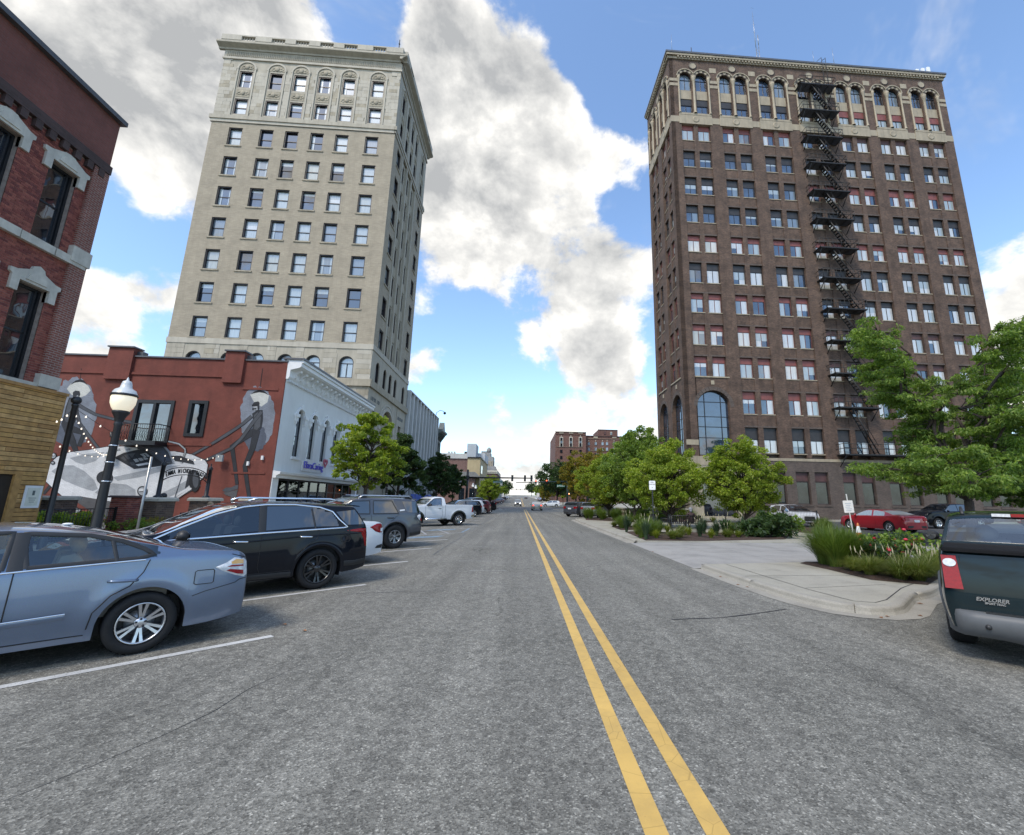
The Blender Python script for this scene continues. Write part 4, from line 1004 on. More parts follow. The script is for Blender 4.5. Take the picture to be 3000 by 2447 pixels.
# windows in the mural wall
for k, (a, c, z0, z1) in enumerate(rops):
    fr = fR.put('window', win_frame(c-a+.3, z1-z0+.3, BLKM, .2, .2, ((c-a+.3)/2,) if k == 0 else ()), a-.15, -.06, z0-.15)
    fR.put('pane', pane_mesh(c-a, z1-z0, G_DARK), a, .08, z0, under=fr)
    if k == 0: fR.box('door_stile', mat('tan_door_frame', (.30, .26, .19), .5), -22.9, -22.8, .03, .07, 5.0, 7.2, under=fr)
bal = MB(); bx0, bx1, bz = -24.15, -21.7, 4.85
bal.box(bx0, bx1, -.95, .05, bz-.25, bz).tube([(bx0, 0, bz+1.0), (bx0, -.92, bz+1.0), (bx1, -.92, bz+1.0), (bx1, 0, bz+1.0)], .03, 5)
for k in range(20):                                                   # belly-shaped balusters
    x = bx0+(bx1-bx0)*k/19; bal.tube([(x, -.92, bz+1), (x, -.93, bz+.55), (x, -1.12, bz+.28), (x, -.93, bz+.03)], .014, 4)
for k in range(6):
    for x in (bx0, bx1): y = -.92*k/5; bal.tube([(x, y, bz+1), (x, y, bz)], .014, 4)
fR.mb('balcony', bal, BLKM)
# the mural: paint on the wall, a few millimetres thick
MU = {k: brick_mat('mural_'+k, tuple(q*.92 for q in c), tuple(q*1.04 for q in c), tuple(q*.8 for q in c), stain=.3, bump=.3, var=.35 if v < .1 else .6) for k, c, v, s_ in (('white', (.70, .71, .72), .07, 2), ('light_grey', (.40, .42, .44), .15, 2.5), ('mid_grey', (.085, .092, .105), .2, 3), ('dark', (.03, .033, .04), .3, 4), ('ink', (.014, .015, .018), .2, 4), ('blue_grey', (.24, .265, .31), .4, 5), ('glow', (.60, .60, .55), .06, 2), ('shadow', (.10, .10, .105), .2, 3), ('bluish', (.10, .115, .15), .4, 3))}
mural = obj('mural', MB().box(-28.6, -28.5, WY-.004, WY, 3, 3.1).mesh('mural', MU['shadow']), mb_)
_c0 = lambda p: (p[0]/1.9345, 950+p[1]/1.9345)                         # survey sheet coordinates of the mural
_c1 = lambda p: (120+p[0]/3.9455, 1080+p[1]/3.9455)
_c2 = lambda p: (520+p[0]/3.9455, 1080+p[1]/3.9455)
_c3 = lambda p: (260+p[0]/4.626, 1260+p[1]/4.626)
layer = [0.004]
def paint(name, key, pts, cv, lay=None):
    layer[0] += .0006; d = -layer[0] if lay is None else -lay
    P = [px(*cv(p), Y=WY) for p in pts]
    b = MB().prism([(q.x, q.z) for q in P], WY+d, WY-.0005, 'y'); return sub(name, b.mesh(name, MU[key]), mural)
def limb(name, key, pts, w, cv, ink=True):
    P = [Vector(px(*cv(p), Y=WY)) for p in pts]; n = len(P); W = [q*(.62 if 'arm' in name else .72 if 'leg' in name else 1) for q in (w if isinstance(w, (list, tuple)) else [w]*n)]
    for kk, ex in ((('ink', .024),) if ink else ())+((key, 0),):
        layer[0] += .0006; a, c = [], []
        for i in range(n):
            t = (P[min(i+1, n-1)]-P[max(i-1, 0)]); t.y = 0; t.normalize(); nn = Vector((-t.z, 0, t.x)); h = W[i]/2+ex
            a.append(P[i]+nn*h); c.append(P[i]-nn*h)
        pl = [(q.x, q.z) for q in a+c[::-1]]; sub(name, MB().prism(pl, WY-layer[0], WY-.0005, 'y').mesh(name, MU[kk]), mural)
def ellipse(name, key, c, rx, ry, cv, n=20, rag=0, sd=0):
    r_ = random.Random(sd); pts = []
    for k in range(n):
        q = 1+(r_.uniform(-rag, rag) if rag else 0); pts.append((c[0]+math.cos(2*math.pi*k/n)*rx*q, c[1]+math.sin(2*math.pi*k/n)*ry*q))
    return paint(name, key, pts, cv)
# lamp glow clouds
ellipse('painted_glow', 'blue_grey', (390, 500), 250, 390, _c1, 60, .06, 1); ellipse('painted_glow', 'bluish', (350, 760), 190, 150, _c1, 40, .08, 7)
paint('painted_lamp_light', 'glow', [(300, 235), (345, 175), (455, 150), (540, 190), (575, 255), (520, 310), (440, 340), (350, 300)], _c1)
paint('painted_lamp_shade', 'ink', [(330, 195), (400, 140), (455, 122), (500, 140), (545, 200), (500, 165), (450, 155), (390, 165)], _c1)
limb('painted_lamp_cord', 'ink', [(470, 0), (455, 125)], .03, _c1, False)
ellipse('painted_glow', 'blue_grey', (925, 560), 200, 345, _c2, 60, .06, 2); ellipse('painted_glow', 'bluish', (900, 800), 130, 160, _c2, 40, .08, 9)
paint('painted_lamp_light', 'glow', [(840, 300), (900, 275), (980, 275), (1060, 310), (1040, 390), (970, 440), (890, 400)], _c2)
paint('painted_lamp_shade', 'ink', [(845, 300), (890, 265), (950, 245), (1010, 265), (1055, 310), (1010, 285), (950, 275), (890, 285)], _c2)
limb('painted_lamp_cord', 'ink', [(985, 0), (950, 250)], .04, _c2, False)
# left mechanic
limb('painted_leg', 'dark', [(300, 680), (370, 850), (415, 985), (260, 1180), (30, 1450)], [.5, .42, .34, .26, .2], _c1)
limb('painted_leg', 'dark', [(300, 680), (500, 745), (440, 900)], [.5, .4, .3], _c1)
limb('painted_arm', 'mid_grey', [(390, 420), (450, 640), (640, 890), (760, 1030)], [.3, .26, .2, .18], _c1)
paint('painted_body', 'dark', [(330, 335), (395, 340), (440, 420), (430, 520), (400, 610), (330, 700), (270, 720), (235, 640), (265, 560), (290, 440)], _c1)
paint('painted_body', 'mid_grey', [(335, 350), (380, 350), (415, 420), (400, 520), (370, 600), (290, 620), (275, 575), (305, 440)], _c1)
limb('painted_arm', 'mid_grey', [(400, 400), (500, 460), (630, 530), (860, 590), (1050, 620)], [.28, .25, .22, .2, .2], _c1)
paint('painted_head', 'dark', [(372, 275), (400, 255), (448, 262), (455, 300), (440, 330), (455, 345), (420, 370), (372, 340)], _c1); paint('painted_beard', 'light_grey', [(385, 330), (430, 310), (450, 345), (405, 362)], _c1)
# right mechanic
limb('painted_leg', 'dark', [(900, 720), (760, 810), (630, 900), (660, 1100), (690, 1340)], [.55, .42, .34, .26, .2], _c2)
limb('painted_leg', 'dark', [(915, 720), (870, 920), (780, 1130), (805, 1320), (840, 1560)], [.55, .42, .32, .26, .22], _c2)
paint('painted_shoe', 'mid_grey', [(520, 1410), (560, 1375), (620, 1375), (670, 1350), (705, 1345), (700, 1390), (640, 1410), (560, 1430)], _c2)
paint('painted_shadow', 'shadow', [(530, 1435), (640, 1415), (700, 1400), (680, 1480), (640, 1560), (610, 1560), (620, 1480), (560, 1465)], _c2)
paint('painted_body', 'dark', [(865, 520), (930, 480), (985, 480), (990, 570), (975, 680), (940, 730), (870, 725), (880, 640)], _c2); paint('painted_body', 'mid_grey', [(885, 540), (930, 505), (965, 560), (955, 670), (920, 710), (885, 700), (895, 620)], _c2)
limb('painted_arm', 'mid_grey', [(860, 550), (770, 630), (670, 700), (560, 770), (450, 840), (260, 950), (60, 1060)], [.3, .28, .26, .3, .24, .2, .2], _c2)
limb('painted_arm', 'mid_grey', [(975, 500), (870, 630), (740, 810), (630, 920), (480, 990), (330, 1060), (180, 1150)], [.32, .3, .28, .26, .24, .22, .2], _c2)
paint('painted_head', 'dark', [(865, 420), (890, 390), (935, 380), (950, 395), (945, 470), (910, 495), (870, 480), (875, 440)], _c2); paint('painted_beard', 'light_grey', [(878, 440), (925, 435), (930, 480), (885, 488)], _c2); limb('painted_cap_peak', 'ink', [(862, 428), (930, 422)], .1, _c2, False); limb('painted_beard', 'ink', [(866, 468), (915, 466)], .09, _c2, False)
# the white car with its bonnet up
paint('painted_shadow', 'shadow', [(-330, 940), (-150, 980), (180, 1200), (640, 1240), (1100, 985), (1520, 760), (1480, 690), (900, 600), (0, 700)], _c3)
paint('painted_car_body', 'white', [(-620, 660), (-560, 590), (-545, 490), (-440, 370), (-260, 300), (0, 270), (250, 225), (470, 220), (660, 235), (740, 250), (1000, 290), (1180, 290), (1400, 330), (1580, 410), (1620, 470), (1600, 600), (1520, 680), (1400, 780), (1160, 930), (1000, 1000), (700, 1200), (640, 1200), (590, 1100), (560, 1010), (-100, 900), (-330, 920), (-450, 820)], _c3)
CARP = [(-620, 660), (-560, 590), (-545, 490), (-440, 370), (-260, 300), (0, 270), (250, 225), (470, 220), (660, 235)]
limb('painted_outline', 'dark', CARP, .035, _c3, False); limb('painted_outline', 'dark', [(1180, 290), (1400, 330), (1580, 410), (1620, 470), (1600, 600), (1520, 680), (1400, 780), (1160, 930), (1000, 1000), (700, 1200)], .035, _c3, False); limb('painted_outline', 'dark', [(-620, 660), (-450, 820), (-330, 920), (-100, 900)], .035, _c3, False)
for pts in ([(-500, 560), (-380, 480), (-200, 480), (-50, 560), (80, 680), (130, 800), (60, 830), (-100, 780), (-320, 690)], [(150, 790), (330, 720), (520, 740), (640, 810), (640, 900), (540, 960), (200, 900), (90, 850)], [(330, 640), (700, 560), (1000, 490), (1250, 480), (1000, 560), (700, 640), (400, 690)], [(700, 1040), (900, 900), (1200, 760), (1400, 640), (1330, 790), (1000, 960), (760, 1110)], [(-250, 380), (0, 320), (220, 300), (100, 420), (-60, 470), (-160, 440)], [(640, 900), (720, 900), (760, 1000), (700, 1160), (650, 1160), (620, 1050)], [(420, 1000), (560, 1010), (640, 1190), (600, 1190), (560, 1100)]): paint('painted_car_shade', 'light_grey', pts, _c3)
paint('painted_engine_bay', 'dark', [(350, 375), (480, 310), (660, 270), (760, 260), (1000, 440), (1150, 460), (900, 500), (620, 530)], _c3)
for k, pts in enumerate(([(430, 380), (520, 330), (640, 310), (600, 370), (500, 420)], [(600, 400), (760, 370), (830, 390), (640, 440)], [(700, 330), (780, 310), (840, 360), (760, 370)], [(640, 470), (800, 440), (840, 460), (680, 490)], [(560, 440), (620, 430), (640, 480), (590, 480)])): paint('painted_engine_part', ('mid_grey', 'light_grey', 'light_grey', 'white', 'mid_grey')[k], pts, _c3)
for k in range(6): limb('painted_engine_line', 'ink', [(480+k*70, 350-k*6), (560+k*75, 440-k*2)], .04, _c3, False)
paint('painted_bonnet', 'mid_grey', [(660, 215), (1020, 215), (1090, 300), (1160, 455), (1000, 440), (760, 265), (670, 265)], _c3); paint('painted_bonnet', 'bluish', [(760, 250), (900, 230), (1010, 240), (1110, 420), (1010, 425), (880, 320)], _c3)
limb('painted_bonnet_edge', 'light_grey', [(1020, 215), (1095, 300), (1160, 455)], .09, _c3, False)
limb('painted_windscreen_frame', 'light_grey', [(1085, 155), (1230, 190), (1310, 260), (1315, 300), (1265, 450)], .08, _c3)
paint('painted_cockpit', 'dark', [(1120, 350), (1250, 350), (1420, 420), (1440, 470), (1300, 440), (1180, 420)], _c3)
paint('painted_vent', 'dark', [(1360, 560), (1410, 540), (1380, 740), (1310, 790)], _c3)
ellipse('painted_wheel', 'ink', (1440, 690), 75, 150, _c3, 20); ellipse('painted_wheel', 'mid_grey', (1455, 680), 40, 105, _c3, 18); ellipse('painted_grille', 'dark', (225, 650), 112, 95, _c3, 22)
for c in ((735, 830), (-472, 350)):
    r_ = 70 if c[0] > 0 else 42
    ellipse('painted_headlamp', 'ink', c, r_, r_, _c3); ellipse('painted_headlamp', 'light_grey', c, r_*.78, r_*.78, _c3); ellipse('painted_headlamp', 'white', (c[0]-8, c[1]-r_*.2), r_*.6, r_*.35, _c3); limb('painted_headlamp', 'dark', [(c[0]-r_*.6, c[1]+r_*.1), (c[0]+r_*.6, c[1]+r_*.05)], .05, _c3, False)
ellipse('painted_badge', 'dark', (-478, 445), 30, 25, _c3); ellipse('painted_badge', 'light_grey', (-478, 445), 18, 13, _c3)
limb('painted_door_line', 'mid_grey', [(1270, 620), (1230, 740), (1170, 925)], .025, _c3, False); limb('painted_sill_line', 'white', [(1120, 975), (1400, 790)], .1, _c3, False); limb('painted_chrome_bumper', 'light_grey', [(-260, 1000), (-180, 1080), (-120, 1110)], .25, _c3)
for x in (395, 530): paint('painted_vent', 'light_grey', [(x-20, 265), (x+30, 250), (x+40, 275), (x-15, 280)], _c3)
for xx, zz in ((-24.62, 3.98), (-18.32, 3.95)): fR.box('junction_box', mat('grey_box', (.30, .33, .34), .6), xx-.2, xx+.2, -.35, -.22, zz-.2, zz+.2)
for k, (a, c) in enumerate(((-15.95, 3.92), (-16.75, 3.55))): fR.box('vent_pipe', WHITET, a-.06, a+.06, -.12, 0, c, c+.25)
# ---- white street front
aw = [px(*((440+x/2.17), 700+y/2.17), X=WX).y for x, y in ((915, 1270), (955, 1280), (1005, 1300), (1042, 1305), (1085, 1325), (1115, 1330), (1155, 1345), (1185, 1350))]
wops = [(aw[2*k], max(aw[2*k+1], aw[2*k]+.9), 4.35, 7.55, 'arch') for k in range(4)]
fF.wall('white_front', WHITEP, WY, 43.5, 3.1, 9.2, wops, .28)
for (a, c, z0, z1, _) in wops:
    fr = fF.put('window', win_frame(c-a, z1-z0, BLKM, .06, .1, (), (1.4,), True), a, .16, z0); fF.put('pane', pane_mesh(c-a-.1, z1-z0-.1, G_BLUE, True), a+.05, .2, z0+.05, under=fr)
    fF.box('window_sill', WHITET, a-.12, c+.12, -.1, .1, z0-.18, z0)
    b = MB(); w = (c-a)/2
    for k in range(12):
        t0, t1 = math.pi*k/12, math.pi*(k+1)/12; A = lambda t, r_: ((a+c)/2-math.cos(t)*r_, z1-w+math.sin(t)*r_); b.prism([A(t0, w+.06), A(t1, w+.06), A(t1, w+.2), A(t0, w+.2)], -.1, .02, 'y')
    b.prism([((a+c)/2-.1, z1), ((a+c)/2+.1, z1), ((a+c)/2+.13, z1+.36), ((a+c)/2-.13, z1+.36)], -.14, .02, 'y'); fF.mb('hood_mould', b, WHITET)
    for s in (a-.15, c+.15):
        b = MB().box(s-.2, s+.2, -.2, 0, z1-w-.12, z1-w+.1).box(s-.14, s+.14, -.13, 0, z1-w-.4, z1-w-.12).prism([(s-.1, z1-w-.4), (s+.1, z1-w-.4), (s, z1-w-.6)], -.1, 0, 'y'); fF.mb('bracket', b, WHITET)
fF.mb('cornice', MB().prism([(.1, 9.15), (-.12, 9.15), (-.2, 9.3), (-.2, 9.75), (-.72, 9.9), (-.85, 10.0), (-.85, 10.2), (-.95, 10.25), (-.95, 10.42), (.1, 10.42)], WY-.02, 43.5, 'x'), WHITET)
b = MB()
for k in range(18): u = WY+.5+k*.8; b = MB().prism([(-.2, 9.85), (-.62, 9.85), (-.6, 9.7), (-.35, 9.55), (-.3, 9.35), (-.2, 9.3)], u, u+.24, 'x'); fF.mb('cornice_bracket', b, WHITET)
b = MB()
for k in range(60): u = WY+.15+k*.235; b.box(u, u+.11, -.17, 0, 9.0, 9.13)
o = fF.mb('dentils', b, WHITET); o['kind'] = 'stuff'
fF.box('roof_flashing', FLASH, WY-.1, 43.5, -1.0, .3, 10.42, 10.55)
fF.mb('shopfront_cornice', MB().prism([(.05, 2.85), (-.2, 2.85), (-.22, 3.0), (-.42, 3.1), (-.45, 3.24), (.05, 3.3)], WY, 43.4, 'x'), WHITET)
fF.box('corner_post', WHITET, WY, WY+.7, -.04, .3, 0, 2.84); fF.box('corner_post', WHITET, 43.0, 43.45, -.04, .3, 0, 2.84); fF.box('stall_riser', BLKM, WY+.7, 43.0, .05, .3, 0, .35)
for k in range(8):
    u = WY+.75+k*1.53; fr = fF.put('shop_window', win_frame(1.5, 2.45, BLKM, .07, .12, (), (1.7,)), u, .1, .36); fF.put('pane', pane_mesh(1.4, 2.35, G_SHOP), u+.05, .15, .41, under=fr)
MB().box(WX-3.2, WX-3.1, WY+.4, 43.2, 0, 3).build('shop_back_wall', mat('shop_interior', (.16, .20, .19), .9, var=.4, scale=.8), mb_)
for k in range(5): MB().box(WX-1.6, WX-1.0, WY+1.5+k*2.6, WY+2.3+k*2.6, .3, 1.1+.3*(k % 2)).build('shop_chair', mat('teal_upholstery', (.05, .25, .24), .8), mb_)
# company sign of raised letters with a heart
sg = thing('shop_sign', 'raised blue letter sign with a small heart on the white front', 'sign', (WX+.1, 36, 3.9), world=True)
PUR = mat('violet_blue_letter', (.12, .11, .55), .4, var=.05); s0, s1 = px(889, 1330, X=WX).y, px(943, 1350, X=WX).y
me = text_mesh('ElaraCaring', .62, .03, PUR, bold=-.004); me.transform(Matrix.Rotation(R(90), 4, 'X'))
wmax = max(v.co.x for v in me.vertices)-min(v.co.x for v in me.vertices); me.transform(Matrix.Diagonal(((s1-s0)/wmax, 1, 1.12, 1)))
obj('lettering', me, sg, loc=(WX+.14, (s0+s1)/2, 3.9), rotz=math.pi/2)
obj('sign_backing', MB().box(s0-.15, s1-.1, .03, .11, 3.5, 4.18).mesh('sign_backing', WHITET), sg, loc=(WX, 0, 0), rotz=math.pi/2).location.x = WX+.13
hy = s1+.35; hb = MB(); hp = [(hy+.36*math.sin(t)**3, 4.32+.3*(13*math.cos(t)-5*math.cos(2*t)-2*math.cos(3*t)-math.cos(4*t))/13) for t in [2*math.pi*k/24 for k in range(24)]]
hq = [(hy+(a-hy)*.7, 4.33+(z-4.33)*.7) for a, z in hp]
for k in range(24): hb.prism([hp[k], hp[(k+1) % 24], hq[(k+1) % 24], hq[k]], WX+.1, WX+.18, 'x')
hb.ball((WX+.14, hy, 4.42), .09, 6); hb.build('heart', mat('pink_heart', (.50, .10, .16), .4), sg)

# ------------------------------------------------------------------ left brick building with timber shopfront
lb = thing('brick_building', 'old red brick building with carved pale stone window heads, at the left edge', 'building', (-18, 11, 0), world=True)
fB = Face(lb, WX, 0, math.pi/2)
bops = [(y, y+.87, z0, z1) for y in (13.41, 11.66, 9.9) for z0, z1 in ((5.1, 8.0), (9.5, 12.18))]
BY0, BY1, BT = 9.0, 15.15, 15.3
fB.wall('mortar_backing', MORT, BY0, BY1, 4.95, 13.0, bops, .3, .012)
MB().box(-30, WX-.3, BY0, BY1, 0, 15.1).build('core_wall', REDB, lb); MB().add([(-30, BY1, 0), (WX, BY1, 0), (WX, BY1, 15.2), (-30, BY1, 15.2)], [(3, 2, 1, 0)]).build('side_wall', REDB, lb)
cand = []
for j in range(int((13.0-4.95)/.0762)):
    z = 4.95+j*.0762; u = 11.0-(.107 if j % 2 else 0)
    while u < BY1-.02:
        a, c = u+.005, min(u+.21, BY1-.003); u += .215
        if c-a < .03: continue
        ok = True
        for (o0, o1, z0, z1) in bops:
            if z+.07 > z0 and z < z1:
                if a >= o0 and c <= o1: ok = False
                elif a < o0 < c: c = o0
                elif a < o1 < c: a = o1
        if ok and c-a > .03: cand.append((a, c, z+.005, z+.0712))
show = [k for k in cand if in_view((WX, k[0], k[2]), 0)]
rest = [k for k in cand if not in_view((WX, k[0], k[2]), 0)]
show.sort(key=lambda k: -(k[1]-k[0])/((WX**2+k[0]**2+(k[2]-CAM_H)**2)))
br = random.Random(5)
for a, c, z0, z1 in show[:300]: fB.box('brick', REDBR[br.choice((0, 1, 1, 2, 2, 3))], a, c, br.uniform(-.004, .003), .03, z0, z1)
b = MB()
for a, c, z0, z1 in show[300:]+rest: b.box(a, c, br.uniform(-.004, .003), .03, z0, z1, br.choice((0, 1, 1, 2, 2, 3)))
o = fB.mb('bricks', b, REDBR); o['kind'] = 'stuff'
fB.box('brick_pilaster', REDB, 14.62, BY1+.02, -.1, .05, 5.35, 12.98); fB.box('upper_brick_wall', mat('smooth_brick_parapet', (.19, .06, .045), .9, var=.2, scale=14) if False else brick_mat('parapet_brick', (.17, .055, .04), (.2, .066, .05), (.16, .075, .06), stain=.2), BY0, BY1+.03, -.02, .3, 13.3, 15.15)
fB.box('corbel_band', DKBRK, BY0, BY1+.02, -.14, .2, 13.0, 13.32)
for k in range(14): fB.box('corbel', DKBRK, 9.3+k*.42, 9.5+k*.42, -.13, .1, 12.72, 13.0)
fB.box('coping', FLASH, BY0, BY1+.12, -.2, .4, 15.15, 15.32)
PSTONE = mat('cream_painted_stone', (.52, .49, .42), .75, var=.16, scale=3, stain=.5, bump=.25)
for (a, c, z0, z1) in bops:
    m_ = (a+c)/2; t = z1
    hp = [(a-.22, t-.35), (a-.0, t-.35), (a, t+.02), (c, t+.02), (c, t-.35), (c+.22, t-.35), (c+.22, t+.1), (c+.30, t+.16), (c+.30, t+.28), (c+.12, t+.3), (m_+.2, t+.46), (m_+.16, t+.58 if z0 < 9 else t+.5), (m_, t+.66 if z0 < 9 else t+.52), (m_-.16, t+.58 if z0 < 9 else t+.5), (m_-.2, t+.46), (a-.12, t+.3), (a-.30, t+.28), (a-.30, t+.16), (a-.22, t+.1)]
    fB.mb('carved_window_head', MB().prism(hp, -.08, .1, 'y').prism([(m_-.3, t+.1), (m_+.3, t+.1), (m_+.2, t+.32), (m_, t+.4), (m_-.2, t+.32)], -.11, -.07, 'y'), PSTONE)
    fr = fB.put('window', win_frame(c-a, z1-z0, BLKM, .07, .14, (), ((z1-z0)*.5,)), a, .16, z0); fB.put('pane', pane_mesh(c-a-.1, z1-z0-.1, G_DARK), a+.05, .22, z0+.05, under=fr)
    fB.box('inner_frame', BLKM, c-.17, c-.12, .17, .24, z0+.07, z1-.07, under=fr)
for zz in (9.22,):
    for k in range(6): fB.box('sill_stone', PSTONE, BY0+.01+k*1.02, BY0+1.0+k*1.02, -.13-.01*(k % 2), .1, zz-.02, zz+.24)
    fB.box('pilaster_stone', PSTONE, 14.55, BY1+.05, -.17, .05, zz+.1, zz+.62)
fB.box('pilaster_stone', PSTONE, 14.55, BY1+.05, -.17, .05, 5.0, 5.4); fB.box('sill_stone', PSTONE, 13.2, 14.6, -.13, .1, 4.93, 5.08)
# timber cladding of the shopfront, board by board
WOOD = [mat('cedar_board_%d' % k, c, .7, var=.3, scale=5, stain=.3, bump=.15) for k, c in enumerate([(.47, .27, .085), (.41, .225, .07), (.51, .30, .11), (.36, .195, .065)])]
DKW = mat('dark_batten', (.03, .02, .012), .9)
wx = -14.95
fT = Face(lb, wx, 0, math.pi/2)
fT.box('batten_wall', DKW, BY0, 15.3, .04, .3, 0, 4.86)
n = 0; z = .1
while z < 4.8:
    u = 8.9
    while u < 15.32:
        L_ = br.choice((1.7, 2.3, 2.9)); a, c = u, min(u+L_-.006, 15.32); u += L_
        if z < 2.28 and c > 14.32 and a < 14.62: a = 14.62
        if z < 2.28 and a < 14.6: continue
        fT.box('timber_board', WOOD[br.randrange(4)], a, c, -.02+br.uniform(-.004, .004), .05, z, z+.118)
    z += .134
fT.box('timber_cap', WOOD[3], BY0, 15.36, -.07, .3, 4.84, 4.93); fT.box('door_jamb', WOOD[1], 14.42, 14.62, -.03, .3, 0, 2.36); fT.box('door_head', WOOD[1], BY0, 14.62, -.03, .3, 2.26, 2.36)
fT.box('door_frame', BLKM, 14.26, 14.42, .05, .2, 0, 2.26); fT.box('shop_glass', G_DARK, BY0, 14.26, .1, .14, .05, 2.26)
fT.box('board_end_trim', WOOD[3], 15.28, 15.36, .0, .3, 0, 4.86)
po = thing('notice_poster', 'small framed white notice on the timber shopfront', 'poster', (wx+.05, 15.02, 1.3), world=True)
fP = Face(po, wx+.04, 0, math.pi/2); fP.box('frame', WHITET, 14.76, 15.26, -.02, .0, 1.28, 1.95); fP.box('sheet', mat('cream_paper', (.66, .66, .56), .8), 14.83, 15.19, -.025, -.015, 1.35, 1.88); fP.box('emblem', mat('print_grey', (.12, .14, .13), .8), 14.98, 15.05, -.028, -.02, 1.66, 1.8)
for k in range(3): fP.box('print_line', MATS['print_grey'], 14.9+.02*k, 15.12-.02*k, -.028, -.02, 1.57-k*.06, 1.585-k*.06)

# ------------------------------------------------------------------ further street fronts on the left
def simple_block(name, label, x0, x1, y0, y1, h, m, cat='building', z0=0, roofm=ROOF):
    t = thing(name, label, cat, ((x0+x1)/2, (y0+y1)/2, z0), world=True)
    MB().box(x0+.05, x1-.05, y0+.05, y1-.05, z0-1, z0+h-.15).build('core_wall', m, t); MB().box(x0+.1, x1-.1, y0+.1, y1-.1, z0+h-.15, z0+h-.05).build('roof', roofm, t); return t
FIN = mat('pale_concrete_fin', (.50, .50, .48), .8, var=.1, scale=.6, stain=.35); FIND = mat('grey_concrete_panel', (.36, .37, .365), .85, var=.12, scale=.7, stain=.5)
cb = simple_block('office_block', 'pale concrete office block with tall vertical fins and narrow windows', -34, -15.24, 58.6, 79.6, 15.5, FIND)
fC = Face(cb, -15.24, 0, math.pi/2); fC.box('front_wall', FIND, 58.6, 79.6, -.0, .3, 0, 15.45)
nb = 10; bw = 21.0/nb
for k in range(nb):
    u = 58.6+k*bw; fC.box('fin', FIN, u, u+.55, -.4, .02, 0, 15.6)
    fr = fC.put('window_strip', win_frame(1.1, 10.6, BLKM, .06, .1, (), (1.9, 2.7, 4.6, 5.4, 7.2, 8.0)), u+.78, -.06, 1.6); fC.put('pane', pane_mesh(1.0, 10.5, glass_mat('grey_strip_glass', (.05, .06, .065))), u+.83, -.03, 1.65, under=fr)
    fC.box('upper_panel', FIN, u+.72, u+1.95, -.08, .0, 12.6, 15.1)
fC.box('end_fin', FIN, 79.3, 79.65, -.4, .02, 0, 15.6); fC.box('coping', FIN, 58.6, 79.65, -.42, .3, 15.6, 15.75)
mural2 = fC.box('blue_hoarding', mat('blue_hoarding', (.06, .13, .5), .6, var=.5, scale=1.2), 63, 77, -.5, -.44, 0.2, 2.3)
b = MB().tube([(-15.4, 79.0, 15.6), (-15.2, 79.0, 16.7), (-14.6, 79.0, 17.1), (-13.9, 79.0, 16.9)], .05, 6).ball((-13.8, 79.0, 16.6), .25, 7); tag(b.build('security_camera', IRON), 'dome security camera on a bent arm above the concrete office roof', 'camera')
GRN = mat('dark_green_painted_metal', (.05, .065, .06), .55, var=.25, stain=.3); GRNL = mat('grey_green_trim', (.16, .18, .165), .6, var=.2)
vb = simple_block('victorian_building', 'dark green old building with bracketed cornice and small pediment', -32, -15.24, 79.7, 84.4, 14.0, GRN)
fV = Face(vb, -15.24, 0, math.pi/2); vops = [(80.3+k*1.35, 81.2+k*1.35, z0, z0+2.6, 'arch') for k in range(3) for z0 in (5.0, 9.2)]
fV.wall('front_wall', GRN, 79.7, 84.4, 0, 12.9, vops, .25, -.12)
for o in vops: fV.put('window', win_frame(o[1]-o[0], 2.6, GRNL, .07, .1, (), (1.3,), True), o[0], -.02, o[2]); fV.put('pane', pane_mesh(.8, 2.5, G_DARK, True), o[0]+.05, .04, o[2]+.05)
fV.mb('cornice', MB().prism([(.1, 12.6), (-.2, 12.6), (-.35, 13.0), (-1.0, 13.4), (-1.15, 13.5), (-1.15, 13.8), (.1, 13.9)], 79.6, 84.8, 'x'), GRNL)
for k in range(6): fV.mb('cornice_bracket', MB().prism([(-.12, 12.0), (-.3, 12.3), (-.9, 13.2), (-.12, 13.3)], 79.8+k*.9, 80.02+k*.9, 'x'), GRN)
fV.mb('pediment', MB().prism([(81.0, 13.8), (83.2, 13.8), (82.1, 15.4)], -1.0, -.1, 'y'), GRNL)
# ---- across the cross street, left: brick and tan hall with pale blocks and a stepped grey tower behind
BRN = brick_mat('plum_brick', (.17, .085, .07), (.21, .11, .09), (.2, .15, .13), stain=.4); TAN = mat('tan_render', (.42, .34, .20), .85, var=.1, scale=.5, stain=.3); GREYS = mat('pale_grey_render', (.42, .42, .40), .85, var=.1, scale=.3, stain=.4)
_c9 = lambda x, y: (1280+x/8.68, 1280+y/8.68)
def far_box(parent, name, m, x0, x1, y0, Y, dep, zb=0, y1=None):
    a, c = px(*_c9(x0, y0), Y=Y), px(*_c9(x1, y0), Y=Y); zt = a.z; z_b = zb if y1 is None else px(*_c9(x0, y1), Y=Y).z
    return MB().box(a.x, c.x, Y, Y+dep, z_b, zt).build(name, m, parent), a.x, c.x, zt
hall = thing('theatre_hall', 'plum brick and tan hall beyond the cross street on the left', 'building', (-25, 122, 0), world=True)
_, hx0, hx1, hz = far_box(hall, 'brick_wall', BRN, -60, 785, 540, 120, 30); MB().box(hx0, hx1, 119.7, 150, hz, hz+.25).build('coping', FIN, hall)
_, tx0, tx1, tz = far_box(hall, 'tan_wall', TAN, 785, 1110, 535, 119.8, 26)
MB().box(tx0, tx1+.2, 119.5, 146, tz, tz+.25).build('coping', BLKM, hall)
